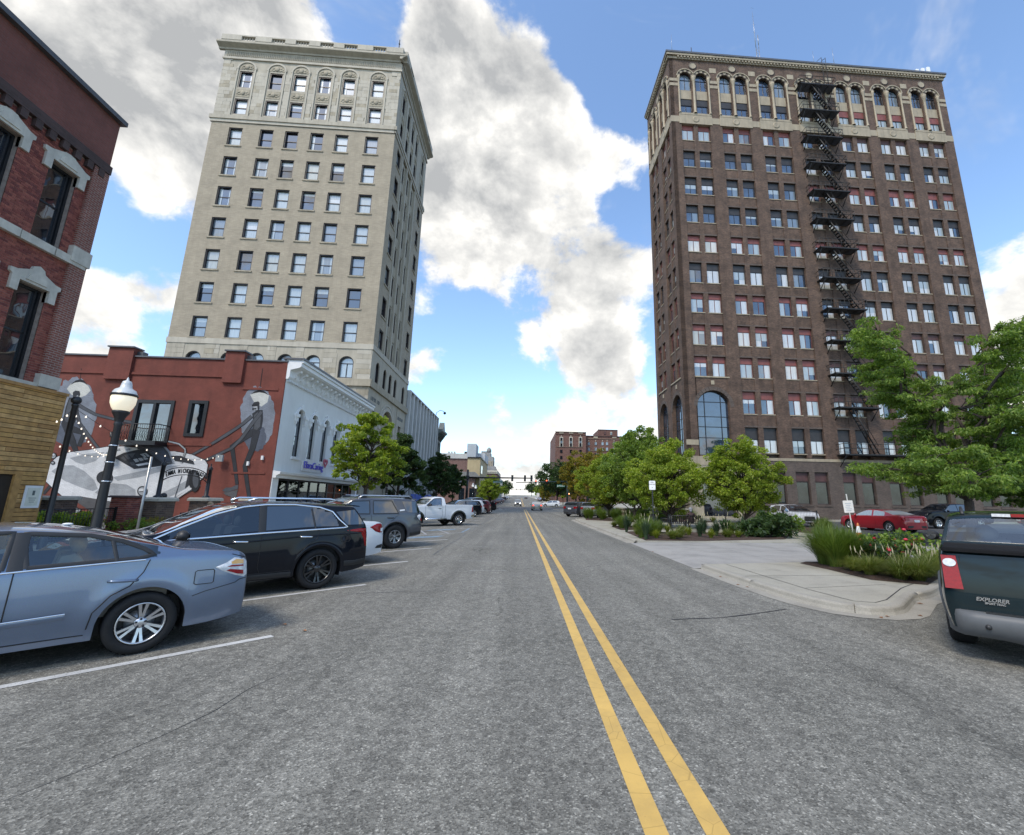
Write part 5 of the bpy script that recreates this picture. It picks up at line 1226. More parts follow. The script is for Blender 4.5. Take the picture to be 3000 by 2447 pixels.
_, lx0, lx1, lz = far_box(hall, 'low_front', BRN, 480, 960, 1000, 116.5, 4); MB().prism([(lx0-.5, lz), (lx1+1.4, lz-.2), (lx1, lz+1.1), (lx0, lz+1.1)], 115.6, 120, 'y').build('low_roof', mat('slate_roof', (.2, .2, .19), .8, var=.2), hall)
for k in range(3): MB().box(lx0+1+k*2.6, lx0+2.3+k*2.6, 116.4, 116.55, 1.0, 4.4).build('window', G_DARK, hall)
MB().box(tx1-.02, tx1+.12, 122, 126, 8.5, 10.6).build('window', G_WHITE, hall)
pb = thing('white_slab_building', 'long pale grey building with a square lift tower, behind the brick hall', 'building', (-28, 170, 0), world=True)
far_box(pb, 'wall', GREYS, -60, 990, 410, 165, 20); far_box(pb, 'lift_tower', mat('blue_grey_render', (.36, .39, .41), .85, var=.08, scale=.3), 775, 1005, 175, 163, 9, 10); far_box(pb, 'side_wing', mat('white_metal_wall', (.5, .52, .53), .7, var=.1, scale=.5), 975, 1225, 415, 168, 18)
for x in (300, 370, 445): far_box(pb, 'roof_vent', GREYS, x-18, x+18, 372, 166, 1.2, 18)
far_box(pb, 'roof_unit', BLKM, 700, 765, 375, 166, 2, 18)
st = thing('stepped_tower', 'grey stepped art deco tower with pointed finial, far down the street', 'building', (-14, 200, 0), world=True)
GT = mat('grey_tower_stone', (.27, .27, .26), .85, var=.18, scale=.25, stain=.5)
for x0, x1, y0, Y in ((1150, 1500, 790, 196), (1215, 1440, 500, 200), (1260, 1365, 400, 202), (1130, 1260, 365, 206), (1170, 1480, 745, 197)): far_box(st, 'tower_stage', GT, x0, x1, y0, Y, 8)
q0 = px(*_c9(1325, 400), Y=204); q1 = px(*_c9(1325, 265), Y=204); MB().tube([q0, q0.lerp(q1, .5), q0.lerp(q1, .8), q1], [1.1, 1.1, .7, .05], 8).build('finial', GT, st)
for k in range(5):
    a = px(*_c9(1250+k*40, 620), Y=199.9); MB().box(a.x-.25, a.x+.25, 199.7, 200, 8, a.z).build('pier', LIMED, st)
rb = thing('corner_block', 'dark brick corner block with a pale arcaded band below the stepped tower', 'building', (-13, 160, 0), world=True)
_, cx0, cx1, cz = far_box(rb, 'wall', BRN, 1160, 1520, 850, 158, 26); a = px(*_c9(1160, 930), Y=157.9)
MB().box(cx0-.2, cx1+.3, 157.7, 184, a.z, cz).build('pale_band', mat('cream_band', (.5, .47, .38), .8), rb)
for k in range(9): x = cx0+.6+k*(cx1-cx0)/9; MB().box(x-.16, x+.16, 157.6, 157.75, a.z+.3, cz-.6).build('window', G_DARK, rb)
for k in range(3):
    for j in range(2): x = cx0+1.2+k*2.2; MB().box(x, x+1.1, 157.8, 158.1, 2+j*3.6, 4+j*3.6).build('window', G_HALF, rb)
# ---- brick hotel on the right, beyond the trees
_ch = lambda x, y: (1600+x/7.232, 1240+y/7.232)
hb = thing('hotel_building', 'long red brick hotel block with stone trimmed top windows, beyond the trees', 'building', (40, 195, 0), world=True)
HB = brick_mat('hotel_brick', (.125, .054, .04), (.16, .07, .052), (.15, .095, .075), stain=.3); HY = 185.0
def hbox(name, m, x0, x1, y0, y1, dep=14, dy=0, parent=hb):
    a, c = px(*_ch(x0, y0), Y=HY+dy), px(*_ch(x1, y1 if y1 else y0), Y=HY+dy); zb = c.z if y1 else 0
    return MB().box(a.x, c.x, HY+dy, HY+dy+dep, zb, a.z).build(name, m, parent)
hbox('wall', HB, 205, 845, 185, None, 30); hbox('wall', HB, 840, 1770, 280, None, 22, 2); hbox('penthouse', HB, 1105, 1515, 140, None, 14, 6)
a = px(*_ch(205, 190), Y=HY); MB().box(a.x-.1, a.x, HY+.1, HY+34, 0, a.z).build('side_wall', HB, hb)
for y, x0, x1, dy in ((240, 205, 845, 0), (505, 205, 770, 0), (335, 850, 1700, 2), (585, 930, 1460, 2)): hbox('stone_course', LIMED, x0, x1, y-7, y+9, .4, dy-.25)
hbox('coping', LIMED, 195, 855, 178, 190, 1, -.4); hbox('coping', DKBRK, 840, 1775, 274, 284, 1, 1.7); hbox('coping', DKBRK, 1100, 1520, 133, 143, 1, 5.7)
for x in (323, 525, 727):
    hbox('stone_window_surround', LIMEL, x-37, x+37, 290, 500, .3, -.2); hbox('window', G_DARK, x-22, x+22, 310, 375, .2, -.3); hbox('window', G_HALF, x-22, x+22, 380, 425, .2, -.3); hbox('window', G_DARK, x-22, x+22, 430, 495, .2, -.3); hbox('finial', LIMEL, x-7, x+7, 260, 292, .3, -.25)
for x in (325, 530, 728): hbox('stone_plaque', LIMED, x-45, x+45, 195, 220, .3, -.2)
for x in (1050, 1445): hbox('stone_plaque', LIMED, x-45, x+45, 280, 318, .3, 1.8)
for x in (320, 525, 728):
    for y in (565, 695): hbox('window', G_DARK, x-24, x+24, y, y+65, .3, -.15)
for x in (905, 1050, 1195, 1290, 1440, 1597, 1685):
    hbox('finial', LIMEL, x-7, x+7, 362, 388, .3, 1.8)
    for y in (405, 520, 640): hbox('window', G_HALF if y < 600 else G_DARK, x-22, x+22, y, y+62, .3, 1.85)
hbox('window', BRPAN, 1225, 1265, 180, 240, .3, 5.8); hbox('window', LIMEL, 1355, 1400, 185, 255, .3, 5.8); hbox('pane', G_DARK, 1365, 1390, 198, 242, .3, 5.6)
for k in range(4): q = px(*_ch(1800, 380), Y=HY+10)
# long low fronts further down both sides of the street
for k, (x0, x1, y0, y1, h, m, lab) in enumerate(((-40, -12, 230, 262, 9, BRN, 'low brick shop row far down the left side of the street'), (-44, -13, 275, 330, 13, GREYS, 'pale office block far down the left side of the street'), (14, 40, 250, 290, 8, TAN, 'low tan shop row far down the right side of the street'), (16, 50, 310, 380, 11, BRN, 'brick block far down the right side of the street'))):
    z0 = gz(y0); t = simple_block('street_building', lab, x0, x1, y0, y1, h, m, z0=z0); xs = x1 if x0 < 0 else x0
    for j in range(6):
        for lv in range(int(h/3.6)): u = y0+2+j*(y1-y0-4)/6; MB().box(xs-.1, xs+.1, u, u+1.6, z0+1+lv*3.5, z0+3+lv*3.5).build('window', G_DARK, t)
    for j in range(5):
        for lv in range(int(h/3.6)): x = x0+3+j*(x1-x0-5)/5; MB().box(x, x+1.6, y0-.06, y0+.1, z0+1+lv*3.5, z0+3+lv*3.5).build('window', G_DARK, t)
lowall = tag(MB().box(9.6, 16.8, 43.9, 44.3, .1, 1.0).box(9.5, 16.9, 43.85, 44.35, 1.0, 1.12, 1).build('garden_wall', [BRN, LIMEL]), 'low brick garden wall with stone cap behind the street trees', 'wall')
rg = simple_block('brick_annex', 'low brown brick annex beyond the right tower, seen under the locust tree', 54.2, 75, 47, 58, 7, RTB2)
for k in range(4): MB().box(55.5+k*3, 57.3+k*3, 46.9, 47.1, 1.2, 4.4).build('window', BRPAN, rg)
# ------------------------------------------------------------------ vehicles
TYRE = mat('tyre_rubber', (.009, .009, .0095), .85, var=.25, scale=25, bump=.2); ALLOY = mat('alloy_silver', (.62, .63, .65), .28, metal=.9, var=.06); ALLOYD = mat('alloy_black', (.012, .012, .013), .25, var=.2, coat=.6); ALLOYG = mat('alloy_grey', (.30, .31, .32), .35, metal=.8, var=.1)
CHROME = mat('chrome', (.80, .81, .83), .12, metal=1., var=.02); PLAST = mat('black_plastic', (.02, .02, .021), .5, var=.2); PLASTG = mat('grey_plastic', (.09, .095, .10), .55, var=.15); OLIVE = mat('dark_flare_plastic', (.028, .032, .026), .55, var=.2)
CARIN = mat('car_interior', (.03, .032, .036), .8, var=.2); CARTAN = mat('car_interior_tan', (.26, .23, .19), .85, var=.1); RUBBER = mat('door_seam', (.006, .006, .007), .6)
CG_CLEAR = see_glass('car_glass_clear', (.82, .9, .88), .98); CG_TINT = see_glass('car_glass_tinted', (.5, .6, .68), .5); CG_DARK = glass_mat('car_glass_dark', (.006, .008, .011), wav=.0)
RED_L = mat('tail_lamp_red', (.26, .004, .007), .2, var=.2, scale=40, coat=.3, spec=.3); CLEAR_L = mat('lamp_lens_clear', (.62, .63, .64), .12, var=.2, scale=30, coat=1.); AMBER_L = mat('lamp_amber', (.75, .36, .06), .15, var=.15, coat=1.); BRAKE_ON = emit_mat('brake_lamp_lit', (1, .10, .05), .8); HEAD_ON = emit_mat('headlamp_lit', (1, .93, .8), 2.5); PLATE = mat('number_plate', (.6, .62, .66), .5, var=.1)
def interp(P, x):
    if x <= P[0][0]: return P[0][1]
    for i in range(len(P)-1):
        (x0, y0), (x1, y1) = P[i], P[i+1]
        if x <= x1:
            # monotone cubic through the profile points
            h = x1-x0
            if h < 1e-6: return y1
            d = (y1-y0)/h
            m0 = d if i == 0 else (P[i][1]-P[i-1][1])/max(1e-6, P[i][0]-P[i-1][0]); m0 = 0 if m0*d <= 0 else (m0+d)/2 if abs(m0-d) < 3*min(abs(m0), abs(d))+1e-9 else (2*m0*d/(m0+d))
            m1 = d if i+2 >= len(P) else (P[i+2][1]-P[i+1][1])/max(1e-6, P[i+2][0]-P[i+1][0]); m1 = 0 if m1*d <= 0 else (m1+d)/2 if abs(m1-d) < 3*min(abs(m1), abs(d))+1e-9 else (2*m1*d/(m1+d))
            t = (x-x0)/h; return (2*t**3-3*t*t+1)*y0+(t**3-2*t*t+t)*h*m0+(-2*t**3+3*t*t)*y1+(t**3-t*t)*h*m1
    return P[-1][1]
class Car:
    """a car body lofted from its side silhouette; x forward from the rear axle, y left, z up"""
    def __init__(s, **k): s.__dict__.update(dict(dx=.035, clear=.22, kt=.36, taper_f=.16, taper_r=.10, lf=.75, lr=.6, edge=.84, bulge=.0, flare=.012, shoulder=.965, arch=.06, tail_lean=0., srow=1)); s.__dict__.update(k); s.xr, s.xf = -s.roh, s.wb+s.foh
    def hw(s, x):
        W = s.W/2; tf = min(1, max(0, (x-(s.xf-s.lf))/s.lf)); tr = min(1, max(0, ((s.xr+s.lr)-x)/s.lr))
        return W*(1-s.taper_f*tf**2.6-s.taper_r*tr**2.6)
    def zt(s, x): return interp(s.top, x)
    def zb(s, x): return min(interp(s.belt, x), s.zt(x)-.012)
    def sill(s, x):
        a = max(0, (x-(s.xf-.5))/.5); b_ = max(0, ((s.xr+.55)-x)/.55); return s.clear+.10*a*a+(.06 if not hasattr(s, 'rsill') else s.rsill)*b_*b_
    def bot(s, x):
        z = s.sill(x)
        for xw in (0, s.wb):
            ra = s.r+s.arch
            if abs(x-xw) < ra: z = max(z, s.r+math.sqrt(ra*ra-(x-xw)**2))
        return z
    def yside(s, x, z):
        W = s.hw(x); zb_, zs = s.zb(x), s.sill(x)
        if z <= zb_:
            t = max(0, min(1, (z-zs)/max(.05, zb_-zs)))
            f = .945+.055*math.sin(min(1, t/.42)*math.pi/2) if t < .42 else 1-(1-s.shoulder)*((t-.42)/.58)**1.7
            y = W*f
            for xw in (0, s.wb):                                       # swelling round the wheel arches
                q = math.hypot(x-xw, z-s.r)/(s.r+s.arch+.12); y += s.flare*max(0, 1-abs(q-.9)*4) if q < 1.4 else 0
            return y
        h = max(1e-4, s.zt(x)-zb_); yb = W*s.shoulder; return yb-s.kt*(z-zb_)
    def ring(s, x):
        zb0, zt, zbot = s.zb(x), s.zt(x), s.bot(x); zbot = min(zbot, zb0-.03); h = zt-zb0; pts = []
        NS, NG, NT = 11, 9, 8
        for i in range(NS+1): z = zbot+(zb0-zbot)*i/NS; pts.append((s.yside(x, z), z))
        ze = zb0+s.edge*h; ye = max(.05, s.yside(x, ze)); yb = pts[-1][0]
        for i in range(1, NG+1): f = i/NG; pts.append((yb+(ye-yb)*f, zb0+(ze-zb0)*f))
        for i in range(1, NT+1):
            f = i/NT; a = f*math.pi/2; pts.append((ye*math.cos(a)**.75 if f < 1 else 0, ze+(zt-ze)*math.sin(a)**.9))
        return pts
    def shiftx(s, x, z):
        if hasattr(s, 'tail_curve') and x < s.xr+.5: return x+s.tail_curve*max(0, z-.5)**2*(1-(x-s.xr)/.5)
        if s.tail_lean and x < s.xr+.5: return x+s.tail_lean*max(0, z-.75)*(1-(x-s.xr)/.5)
        return x
    def stations(s):
        xs = set(); n = int((s.xf-s.xr)/s.dx)
        for i in range(n+1): xs.add(round(s.xr+(s.xf-s.xr)*i/n, 4))
        for xw in (0, s.wb):
            for q in (-1, 1): xs.add(round(xw+q*(s.r+s.arch)+q*.001, 4)); xs.add(round(xw+q*(s.r+s.arch)-q*.004, 4)); xs.add(round(xw+q*(s.r+s.arch)-q*.015, 4))
        for p in s.top:
            if s.xr <= p[0] <= s.xf: xs.add(round(p[0], 4))
        return sorted(xs)
    def build(s, root, paint, glass=None, hero=True):
        """shell with window openings; the cut-out faces become the panes"""
        xs = s.stations(); rings = [s.ring(x) for x in xs]; n = len(rings[0]); NS, NG = 11, 9
        body = MB(); panes = {}
        for sd in (1, -1):
            o = len(body.v)
            for x, rg in zip(xs, rings): body.v += [(s.shiftx(x, z), y*sd, z) for y, z in rg]
            for i in range(len(xs)-1):
                xm = (xs[i]+xs[i+1])/2
                for j in range(n-1):
                    q = [o+i*n+j, o+(i+1)*n+j, o+(i+1)*n+j+1, o+i*n+j+1]
                    if sd < 0: q = q[::-1]
                    g = None
                    if NS+1 <= j < NS+NG-0 and j <= NS+NG-1:
                        zm = (rings[i][j][1]+rings[i+1][j+1][1])/2
                        for wi, poly in enumerate(s.wins):
                            if inside(poly, xm, zm): g = ('side', wi, sd)
                    if j >= NS+NG+0:
                        for wi, (a, c) in enumerate(s.screens):
                            if a < xm < c and j >= NS+NG+s.srow: g = ('screen', wi, 0)
                    if g: panes.setdefault(g, []).append([body.v[k] for k in q])
                    else: body.f.append(q); body.m.append(0); body.sm.append(True)
            for ei, ii in ((0, 0), (1, len(xs)-1)):                     # bumper ends, domed a little
                rg = rings[ii]; x = xs[ii]; cols = 6; o2 = len(body.v); sg = -1 if ei == 0 else 1
                for (y, z) in rg:
                    for c in range(cols+1): f = c/cols; body.v.append((s.shiftx(x, z)+sg*s.dome*(1-(1-f)**2), y*(1-f)*sd, z))
                for j in range(n-1):
                    for c in range(cols):
                        q = [o2+j*(cols+1)+c, o2+j*(cols+1)+c+1, o2+(j+1)*(cols+1)+c+1, o2+(j+1)*(cols+1)+c]
                        body.f.append(q if (sd > 0) == (ei == 0) else q[::-1]); body.m.append(0); body.sm.append(True)
        me = body.mesh('body', paint); bm = bmesh.new(); bm.from_mesh(me); bmesh.ops.remove_doubles(bm, verts=bm.verts, dist=.0008); bmesh.ops.recalc_face_normals(bm, faces=bm.faces); bm.to_mesh(me); bm.free()
        for p in me.polygons: p.use_smooth = True
        b = obj('body', me, root)
        gl = glass or [CG_CLEAR]
        for (kind, wi, sd), fs in sorted(panes.items()):
            m = MB()
            for f in fs: m.add(f, [(0, 1, 2, 3)], 0, True)
            me = m.mesh('window' if kind == 'side' else 'windscreen', gl[wi] if kind == 'side' and wi < len(gl) else gl[-1] if kind == 'side' else (s.sglass[wi] if hasattr(s, 'sglass') else gl[0]))
            bm = bmesh.new(); bm.from_mesh(me); bmesh.ops.remove_doubles(bm, verts=bm.verts, dist=.0008); bm.to_mesh(me); bm.free()
            obj(me.name, me, root)
        return b
    # things laid on the surface -------------------------------------------------
    def ribbon(s, root, name, m, pts, w, off=.006, sides=(1, -1), closed=False, th=.004):
        P = []
        pp = list(pts)+([pts[0]] if closed else [])
        for i in range(len(pp)-1):
            a, c = Vector(pp[i]), Vector(pp[i+1]); k = max(1, int((c-a).length/.04)); P += [a.lerp(c, j/k) for j in range(k)]
        P.append(Vector(pp[-1])); n = len(P)
        for sd in sides:
            b = MB()
            for i, p in enumerate(P):
                t = (P[min(i+1, n-1)]-P[max(i-1, 0)]).normalized(); nn = Vector((-t.y, t.x))*w/2
                for q, e in ((p+nn, 0), (p+nn*.8, th), (p-nn*.8, th), (p-nn, 0)): b.v.append((s.shiftx(q.x, q.y), (s.yside(q.x, q.y)+off+e)*sd, q.y))
            for i in range(n-1):
                for j in range(3): b.f.append([4*i+j, 4*i+j+1, 4*i+j+5, 4*i+j+4]); b.m.append(0); b.sm.append(True)
            b.build(name, m, root)
    def patch(s, root, name, m, poly, off=.006, sides=(1, -1), step=.05, th=.0):
        bm = bmesh.new(); bm.faces.new([bm.verts.new((p[0], 0, p[1])) for p in poly]); xs = [p[0] for p in poly]; zs = [p[1] for p in poly]
        k = min(xs)+step
        while k < max(xs): bmesh.ops.bisect_plane(bm, geom=bm.verts[:]+bm.edges[:]+bm.faces[:], plane_co=(k, 0, 0), plane_no=(1, 0, 0)); k += step
        k = min(zs)+step
        while k < max(zs): bmesh.ops.bisect_plane(bm, geom=bm.verts[:]+bm.edges[:]+bm.faces[:], plane_co=(0, 0, k), plane_no=(0, 0, 1)); k += step
        vs = [v.co.copy() for v in bm.verts]; bnd = [v.is_boundary for v in bm.verts]; bm.verts.index_update(); fs = [[v.index for v in f.verts] for f in bm.faces]; bm.free()
        out = []
        for sd in sides:
            b = MB(); b.add([(s.shiftx(v.x, v.z), (s.yside(v.x, v.z)+(0 if (th and bd) else off+th))*sd, v.z) for v, bd in zip(vs, bnd)], fs, 0, True); out.append(b.build(name, m, root))
        return out
    def end_patch(s, root, name, m, poly, rear=True, off=.01, mirror=True, th=.02):
        """a piece on the flat of the tail or nose, drawn in (y,z)"""
        for sd in ((1, -1) if mirror else (1,)):
            pts = [(y*sd, z) for y, z in poly]; b = MB()
            x0 = (s.xr if rear else s.xf); W = s.hw(x0)
            def X(y, z, e): f = 1-abs(y)/W; d_ = s.dome*(1-(1-max(0, f))**2); return (s.shiftx(x0, z)-d_-e) if rear else x0+d_+e
            n = len(pts); b.v = [(X(y, z, off+th), y, z) for y, z in pts]+[(X(y, z, -.03), y, z) for y, z in pts]
            b.f = [list(range(n))]+[[i, (i+1) % n, (i+1) % n+n, i+n] for i in range(n)]; b.m = [0]*len(b.f); b.sm = [False]*len(b.f); b.build(name, m, root)
    def bar(s, root, name, m, p, q, r_, n=8): MB().tube([p, q], r_, n).build(name, m, root)
    def wheels(s, root, rim, style, tw=.215, rr=.66, inset=.02, flares=None):
        key = ('wheel', s.r, tw, rr, style, rim.name)
        if key not in WCACHE:
            r = s.r; t = MB(); hb_ = tw/2
            t.lathe([(r*rr, -hb_+.02), (r*rr+.01, -hb_), (r*.86, -hb_-.012), (r*.95, -hb_+.004), (r*.99, -hb_*.72), (r, -hb_*.4), (r, hb_*.4), (r*.99, hb_*.72), (r*.95, hb_-.004), (r*.86, hb_+.012), (r*rr+.01, hb_), (r*rr, hb_-.02), (r*rr, -hb_+.02)], (0, 0, 0), 36, axis='y')
            for k in range(34):
                a = 2*math.pi*k/34; ca, sa = math.cos(a), math.sin(a)
                for y0, y1 in ((-hb_*.7, -hb_*.15), (hb_*.15, hb_*.7)): t.add([((r+.004)*math.cos(a+d), y, (r+.004)*math.sin(a+d)) for d, y in ((-.05, y0), (.05, y0), (.05, y1), (-.05, y1))], [(0, 1, 2, 3)])
            R_ = r*rr; w = MB()
            w.lathe([(R_, hb_-.005), (R_*.985, hb_+.004), (R_*.93, hb_-.002), (R_*.9, hb_-.05), (R_*.88, -hb_+.03)], (0, 0, 0), 36, axis='y')
            w.lathe([(R_*.88, -.03), (.001, -.03)], (0, 0, 0), 24, 1, axis='y')        # dark drum behind the spokes
            w.lathe([(R_*.62, -.02), (R_*.62, .0), (.001, .0)], (0, 0, 0), 24, 2, axis='y')
            ns, dbl = {'seven2': (7, 1), 'ten': (10, 0), 'six2': (6, 1), 'eight': (8, 0), 'five': (5, 0)}[style]
            for k in range(ns):
                a0 = 2*math.pi*k/ns+math.pi/2; offs = (-.16, .16) if dbl else (0,)
                for o_ in offs:
                    wd = (.034 if dbl else {'ten': .034, 'eight': .06, 'five': .085}[style])*R_/.21
                    a = a0+o_; i0 = R_*.2; ai = a0+o_*.75
                    u, v = Vector((math.cos(a), 0, math.sin(a))), Vector((-math.sin(a), 0, math.cos(a))); ui = Vector((math.cos(ai), 0, math.sin(ai)))
                    P0 = ui*i0; P1 = u*R_*.95; yf, yo = hb_-.035, hb_-.008; vs = []
                    for P, wv, yy in ((P0, wd*.55, yf), ((P0+P1)/2, wd*.5, yf+.012), (P1, wd*.62, yo)):
                        for q, e in ((-1, -.035), (-.7, 0), (.7, 0), (1, -.035)): vs.append(P+v*wv*q+Vector((0, yy+e, 0)))
                    fs = [(r_*4+j, r_*4+j+1, r_*4+j+5, r_*4+j+4) for r_ in (0, 1) for j in range(3)]; w.add(vs, fs, 0, False)
            w.lathe([(R_*.27, hb_-.06), (R_*.26, hb_-.03), (R_*.2, hb_-.018), (R_*.1, hb_-.012), (.001, hb_-.012)], (0, 0, 0), 20, axis='y')
            for k in range(5): a = 2*math.pi*k/5+.3; w.lathe([(.012, hb_-.03), (.012, hb_-.008), (.001, hb_-.008)], (math.cos(a)*R_*.19, 0, math.sin(a)*R_*.19), 6, 1, axis='y')
            me1 = t.mesh('tyre', TYRE); me2 = w.mesh('rim', [rim, PLAST, ALLOYG])
            for me in (me1, me2):
                bm = bmesh.new(); bm.from_mesh(me); bmesh.ops.recalc_face_normals(bm, faces=bm.faces); bm.to_mesh(me); bm.free()
            WCACHE[key] = (me1, me2)
        me1, me2 = WCACHE[key]
        for xw in (0, s.wb):
            for sd in (1, -1):
                yw = (s.W/2-tw/2-inset)*sd
                o = obj('wheel', me1, root, loc=(xw, yw, s.r), rotz=0 if sd > 0 else math.pi); obj('rim', me2, o)
            # dark wheel housing
            ra = s.r+s.arch
            for sd in (1, -1):
                b = MB(); vs = []; y0, y1 = (s.W/2-.03)*sd, (s.W/2-.38)*sd
                for k in range(15): a = math.pi*(-.12+1.24*k/14); c_ = (xw+math.cos(a)*ra, s.r+math.sin(a)*ra); vs += [(c_[0], y0, c_[1]), (c_[0], y1, c_[1])]
                b.add(vs, [(2*k, 2*k+1, 2*k+3, 2*k+2) for k in range(14)]); b.add([(xw+math.cos(math.pi*(-.12+1.24*k/14))*ra, y1, s.r+math.sin(math.pi*(-.12+1.24*k/14))*ra) for k in range(15)], [tuple(range(15))])
                b.build('wheel_housing', PLAST, root)
            if flares:
                for sd in (1, -1):
                    b = MB(); n = 20; fw, pr = flares[1], flares[2]
                    for k in range(n+1):
                        a = math.pi*(-.06+1.12*k/n)
                        for rr_, e in ((ra-.012, .0), (ra+.0, pr), (ra+fw*.6, pr), (ra+fw, .004)):
                            x, z = xw+math.cos(a)*rr_, max(s.clear-.02, s.r+math.sin(a)*rr_); b.v.append((x, (max(s.yside(x, max(z, s.sill(x))), s.W/2*.955)+e)*sd, z))
                    for k in range(n):
                        for j in range(3): b.f.append([4*k+j, 4*k+j+1, 4*k+j+5, 4*k+j+4]); b.m.append(0); b.sm.append(True)
                    b.build('fender_flare', flares[0], root)
    def fittings(s, root, mirror_x=None, mirror_m=PLAST, seats=((.5,), (1.35,)), seat_m=CARIN):
        MB().box(s.xr+.15, s.xf-.2, -s.W/2+.3, s.W/2-.3, s.clear+.02, s.clear+.34).build('underbody', PLAST, root)  # plain dark box for the underside, added to block light under the car
        x0, x1 = s.cabin; zf = s.zb((x0+x1)/2)
        MB().box(x0, x1, -s.W/2+.16, s.W/2-.16, s.clear+.2, zf-.16).build('cabin_floor', seat_m if seat_m is not CARIN else CARIN, root)
        for row in seats:
            for x in row:
                for y in (-.37, .37):
                    b = MB(); z0 = zf-.42
                    b.prism([(x-.16, z0), (x+.02, z0), (x-.07, z0+.52), (x-.17, z0+.54), (x-.25, z0+.46)], y-.23, y+.23, 'y'); b.ball((x-.2, y, z0+.62), .12, 8, 0, (.55, 1, .85)); b.build('seat', seat_m, root)
        if mirror_x:
            for sd in (1, -1):
                yb = s.yside(mirror_x, s.zb(mirror_x)); z = s.zb(mirror_x)+.06
                b = MB().ball((mirror_x-.02, (yb+.16)*sd, z+.03), .115, 8, 0, (.75, 1.05, .78)); b.tube([(mirror_x+.02, (yb-.03)*sd, z-.05), (mirror_x, (yb+.1)*sd, z-.01)], .03, 6); o = b.build('door_mirror', mirror_m, root)
                obj('mirror_glass', MB().lathe([(.07, 0), (.001, .001)], (0, 0, 0), 12, axis='x').mesh('mirror_glass', CG_DARK), o, loc=(mirror_x-.105, (yb+.16)*sd, z+.03))
    def handle(s, root, x, z, m, L_=.2):
        for sd in (1, -1):
            y = s.yside(x, z); MB().tube([(x-L_/2, (y-.005)*sd, z-.004), (x-L_/2+.03, (y+.028)*sd, z), (x+L_/2-.03, (y+.028)*sd, z+.008), (x+L_/2, (y-.005)*sd, z+.008)], .017, 6).build('door_handle', m, root)
def inside(poly, x, z):
    c = False; n = len(poly)
    for i in range(n):
        (x0, z0), (x1, z1) = poly[i], poly[i-1]
        if (z0 > z) != (z1 > z) and x < (x1-x0)*(z-z0)/(z1-z0)+x0: c = not c
    return c
def place_by_rear_wheel(root, car, pt, heading, side=1):
    """set the car so that its rear tyre on the given side (1 = left) stands on pt"""
    c, s_ = math.cos(heading), math.sin(heading); yl = side*(car.W/2-.12)
    root.location = (pt[0]+s_*yl, pt[1]-c*yl, gz(pt[1]) if len(pt) < 3 else pt[2]); root.rotation_euler = (0, 0, heading)

# ---- 1 blue-grey sedan in the foreground
def sedan_spec(**k):
    d = dict(W=1.80, wb=2.776, roh=.99, foh=.98, r=.325, dome=.06, tail_lean=.10,
             top=[(-.99, .90), (-.97, .99), (-.89, 1.04), (-.55, 1.08), (-.3, 1.105), (.05, 1.205), (.45, 1.32), (.85, 1.39), (1.3, 1.415), (1.62, 1.39), (2.0, 1.25), (2.42, 1.03), (2.8, .96), (3.3, .86), (3.62, .74), (3.756, .6)],
             belt=[(-.99, .86), (-.87, .99), (-.5, 1.02), (0, 1.02), (1, .98), (2.42, .91), (3.3, .80), (3.756, .58)],
             wins=[[(.98, .9), (1.0, 1.5), (.2, 1.5), (-.02, 1.16), (-.06, 1.07), (.1, .9)], [(1.09, .9), (1.07, 1.5), (1.7, 1.5), (2.28, 1.05), (2.2, .9)]], screens=[(-.3, .42), (1.68, 2.40)], cabin=(-.2, 2.4))
    d.update(k); return Car(**d)
A1 = sedan_spec(dx=.025)
BLUEP = paint_mat('blue_grey_metallic', (.165, .215, .305), .6, .15, .3)
ca = thing('parked_car', 'blue grey sedan parked nearest at the left edge of the street', 'car', group='cars parked on the left')
A1.build(ca, BLUEP, [CG_CLEAR, CG_CLEAR]); A1.wheels(ca, ALLOY, 'six2', .215, .67)
A1.fittings(ca, 2.25, BLUEP, ((.8,), (1.6,)), CARTAN)
wl = [(.96, 1.0), (.99, 1.13), (1.02, 1.335), (.55, 1.295), (.28, 1.225), (.09, 1.135), (-.01, 1.065), (.12, 1.03)]
A1.ribbon(ca, 'window_rubber', PLAST, wl, .045, .004, closed=True); A1.ribbon(ca, 'pillar_trim', PLAST, [(1.035, .98), (1.035, 1.345)], .11, .005); A1.ribbon(ca, 'window_rubber', PLAST, [(.30, 1.02), (.36, 1.235)], .035, .006)
A1.ribbon(ca, 'window_rubber', PLAST, [(1.12, .99), (1.1, 1.345), (1.45, 1.34), (1.72, 1.28), (2.26, .95), (1.12, .99)], .04, .004)
A1.ribbon(ca, 'chrome_strip', CHROME, [(.06, 1.012), (.9, .977), (2.3, .905)], .018, .008)
for pts in ([(1.035, .97), (1.04, .35), (1.06, .3)], [(.02, 1.01), (.06, .88), (.16, .74), (.30, .66), (.42, .5), (.44, .34)], [(1.03, .285), (.45, .285)], [(2.25, .9), (2.3, .5), (2.2, .3), (1.06, .29)]): A1.ribbon(ca, 'door_seam', RUBBER, pts, .011, .002)
A1.ribbon(ca, 'fuel_door_seam', RUBBER, [(-.42, .83), (-.42, .70), (-.44, .685), (-.60, .685), (-.615, .70), (-.615, .83), (-.6, .845), (-.44, .845)], .009, .002, (1,), True)
A1.ribbon(ca, 'bumper_seam', RUBBER, [(-.98, .70), (-.9, .69), (-.86, .66), (-.55, .60), (-.42, .56)], .008, .002); A1.ribbon(ca, 'side_moulding', BLUEP, [(.62, .50), (1.0, .485), (2.1, .45)], .055, .01); A1.ribbon(ca, 'side_moulding_chrome', CHROME, [(.62, .525), (1.0, .51), (2.1, .475)], .014, .016)
A1.ribbon(ca, 'boot_seam', RUBBER, [(-.985, .95), (-.80, 1.01)], .008, .002)
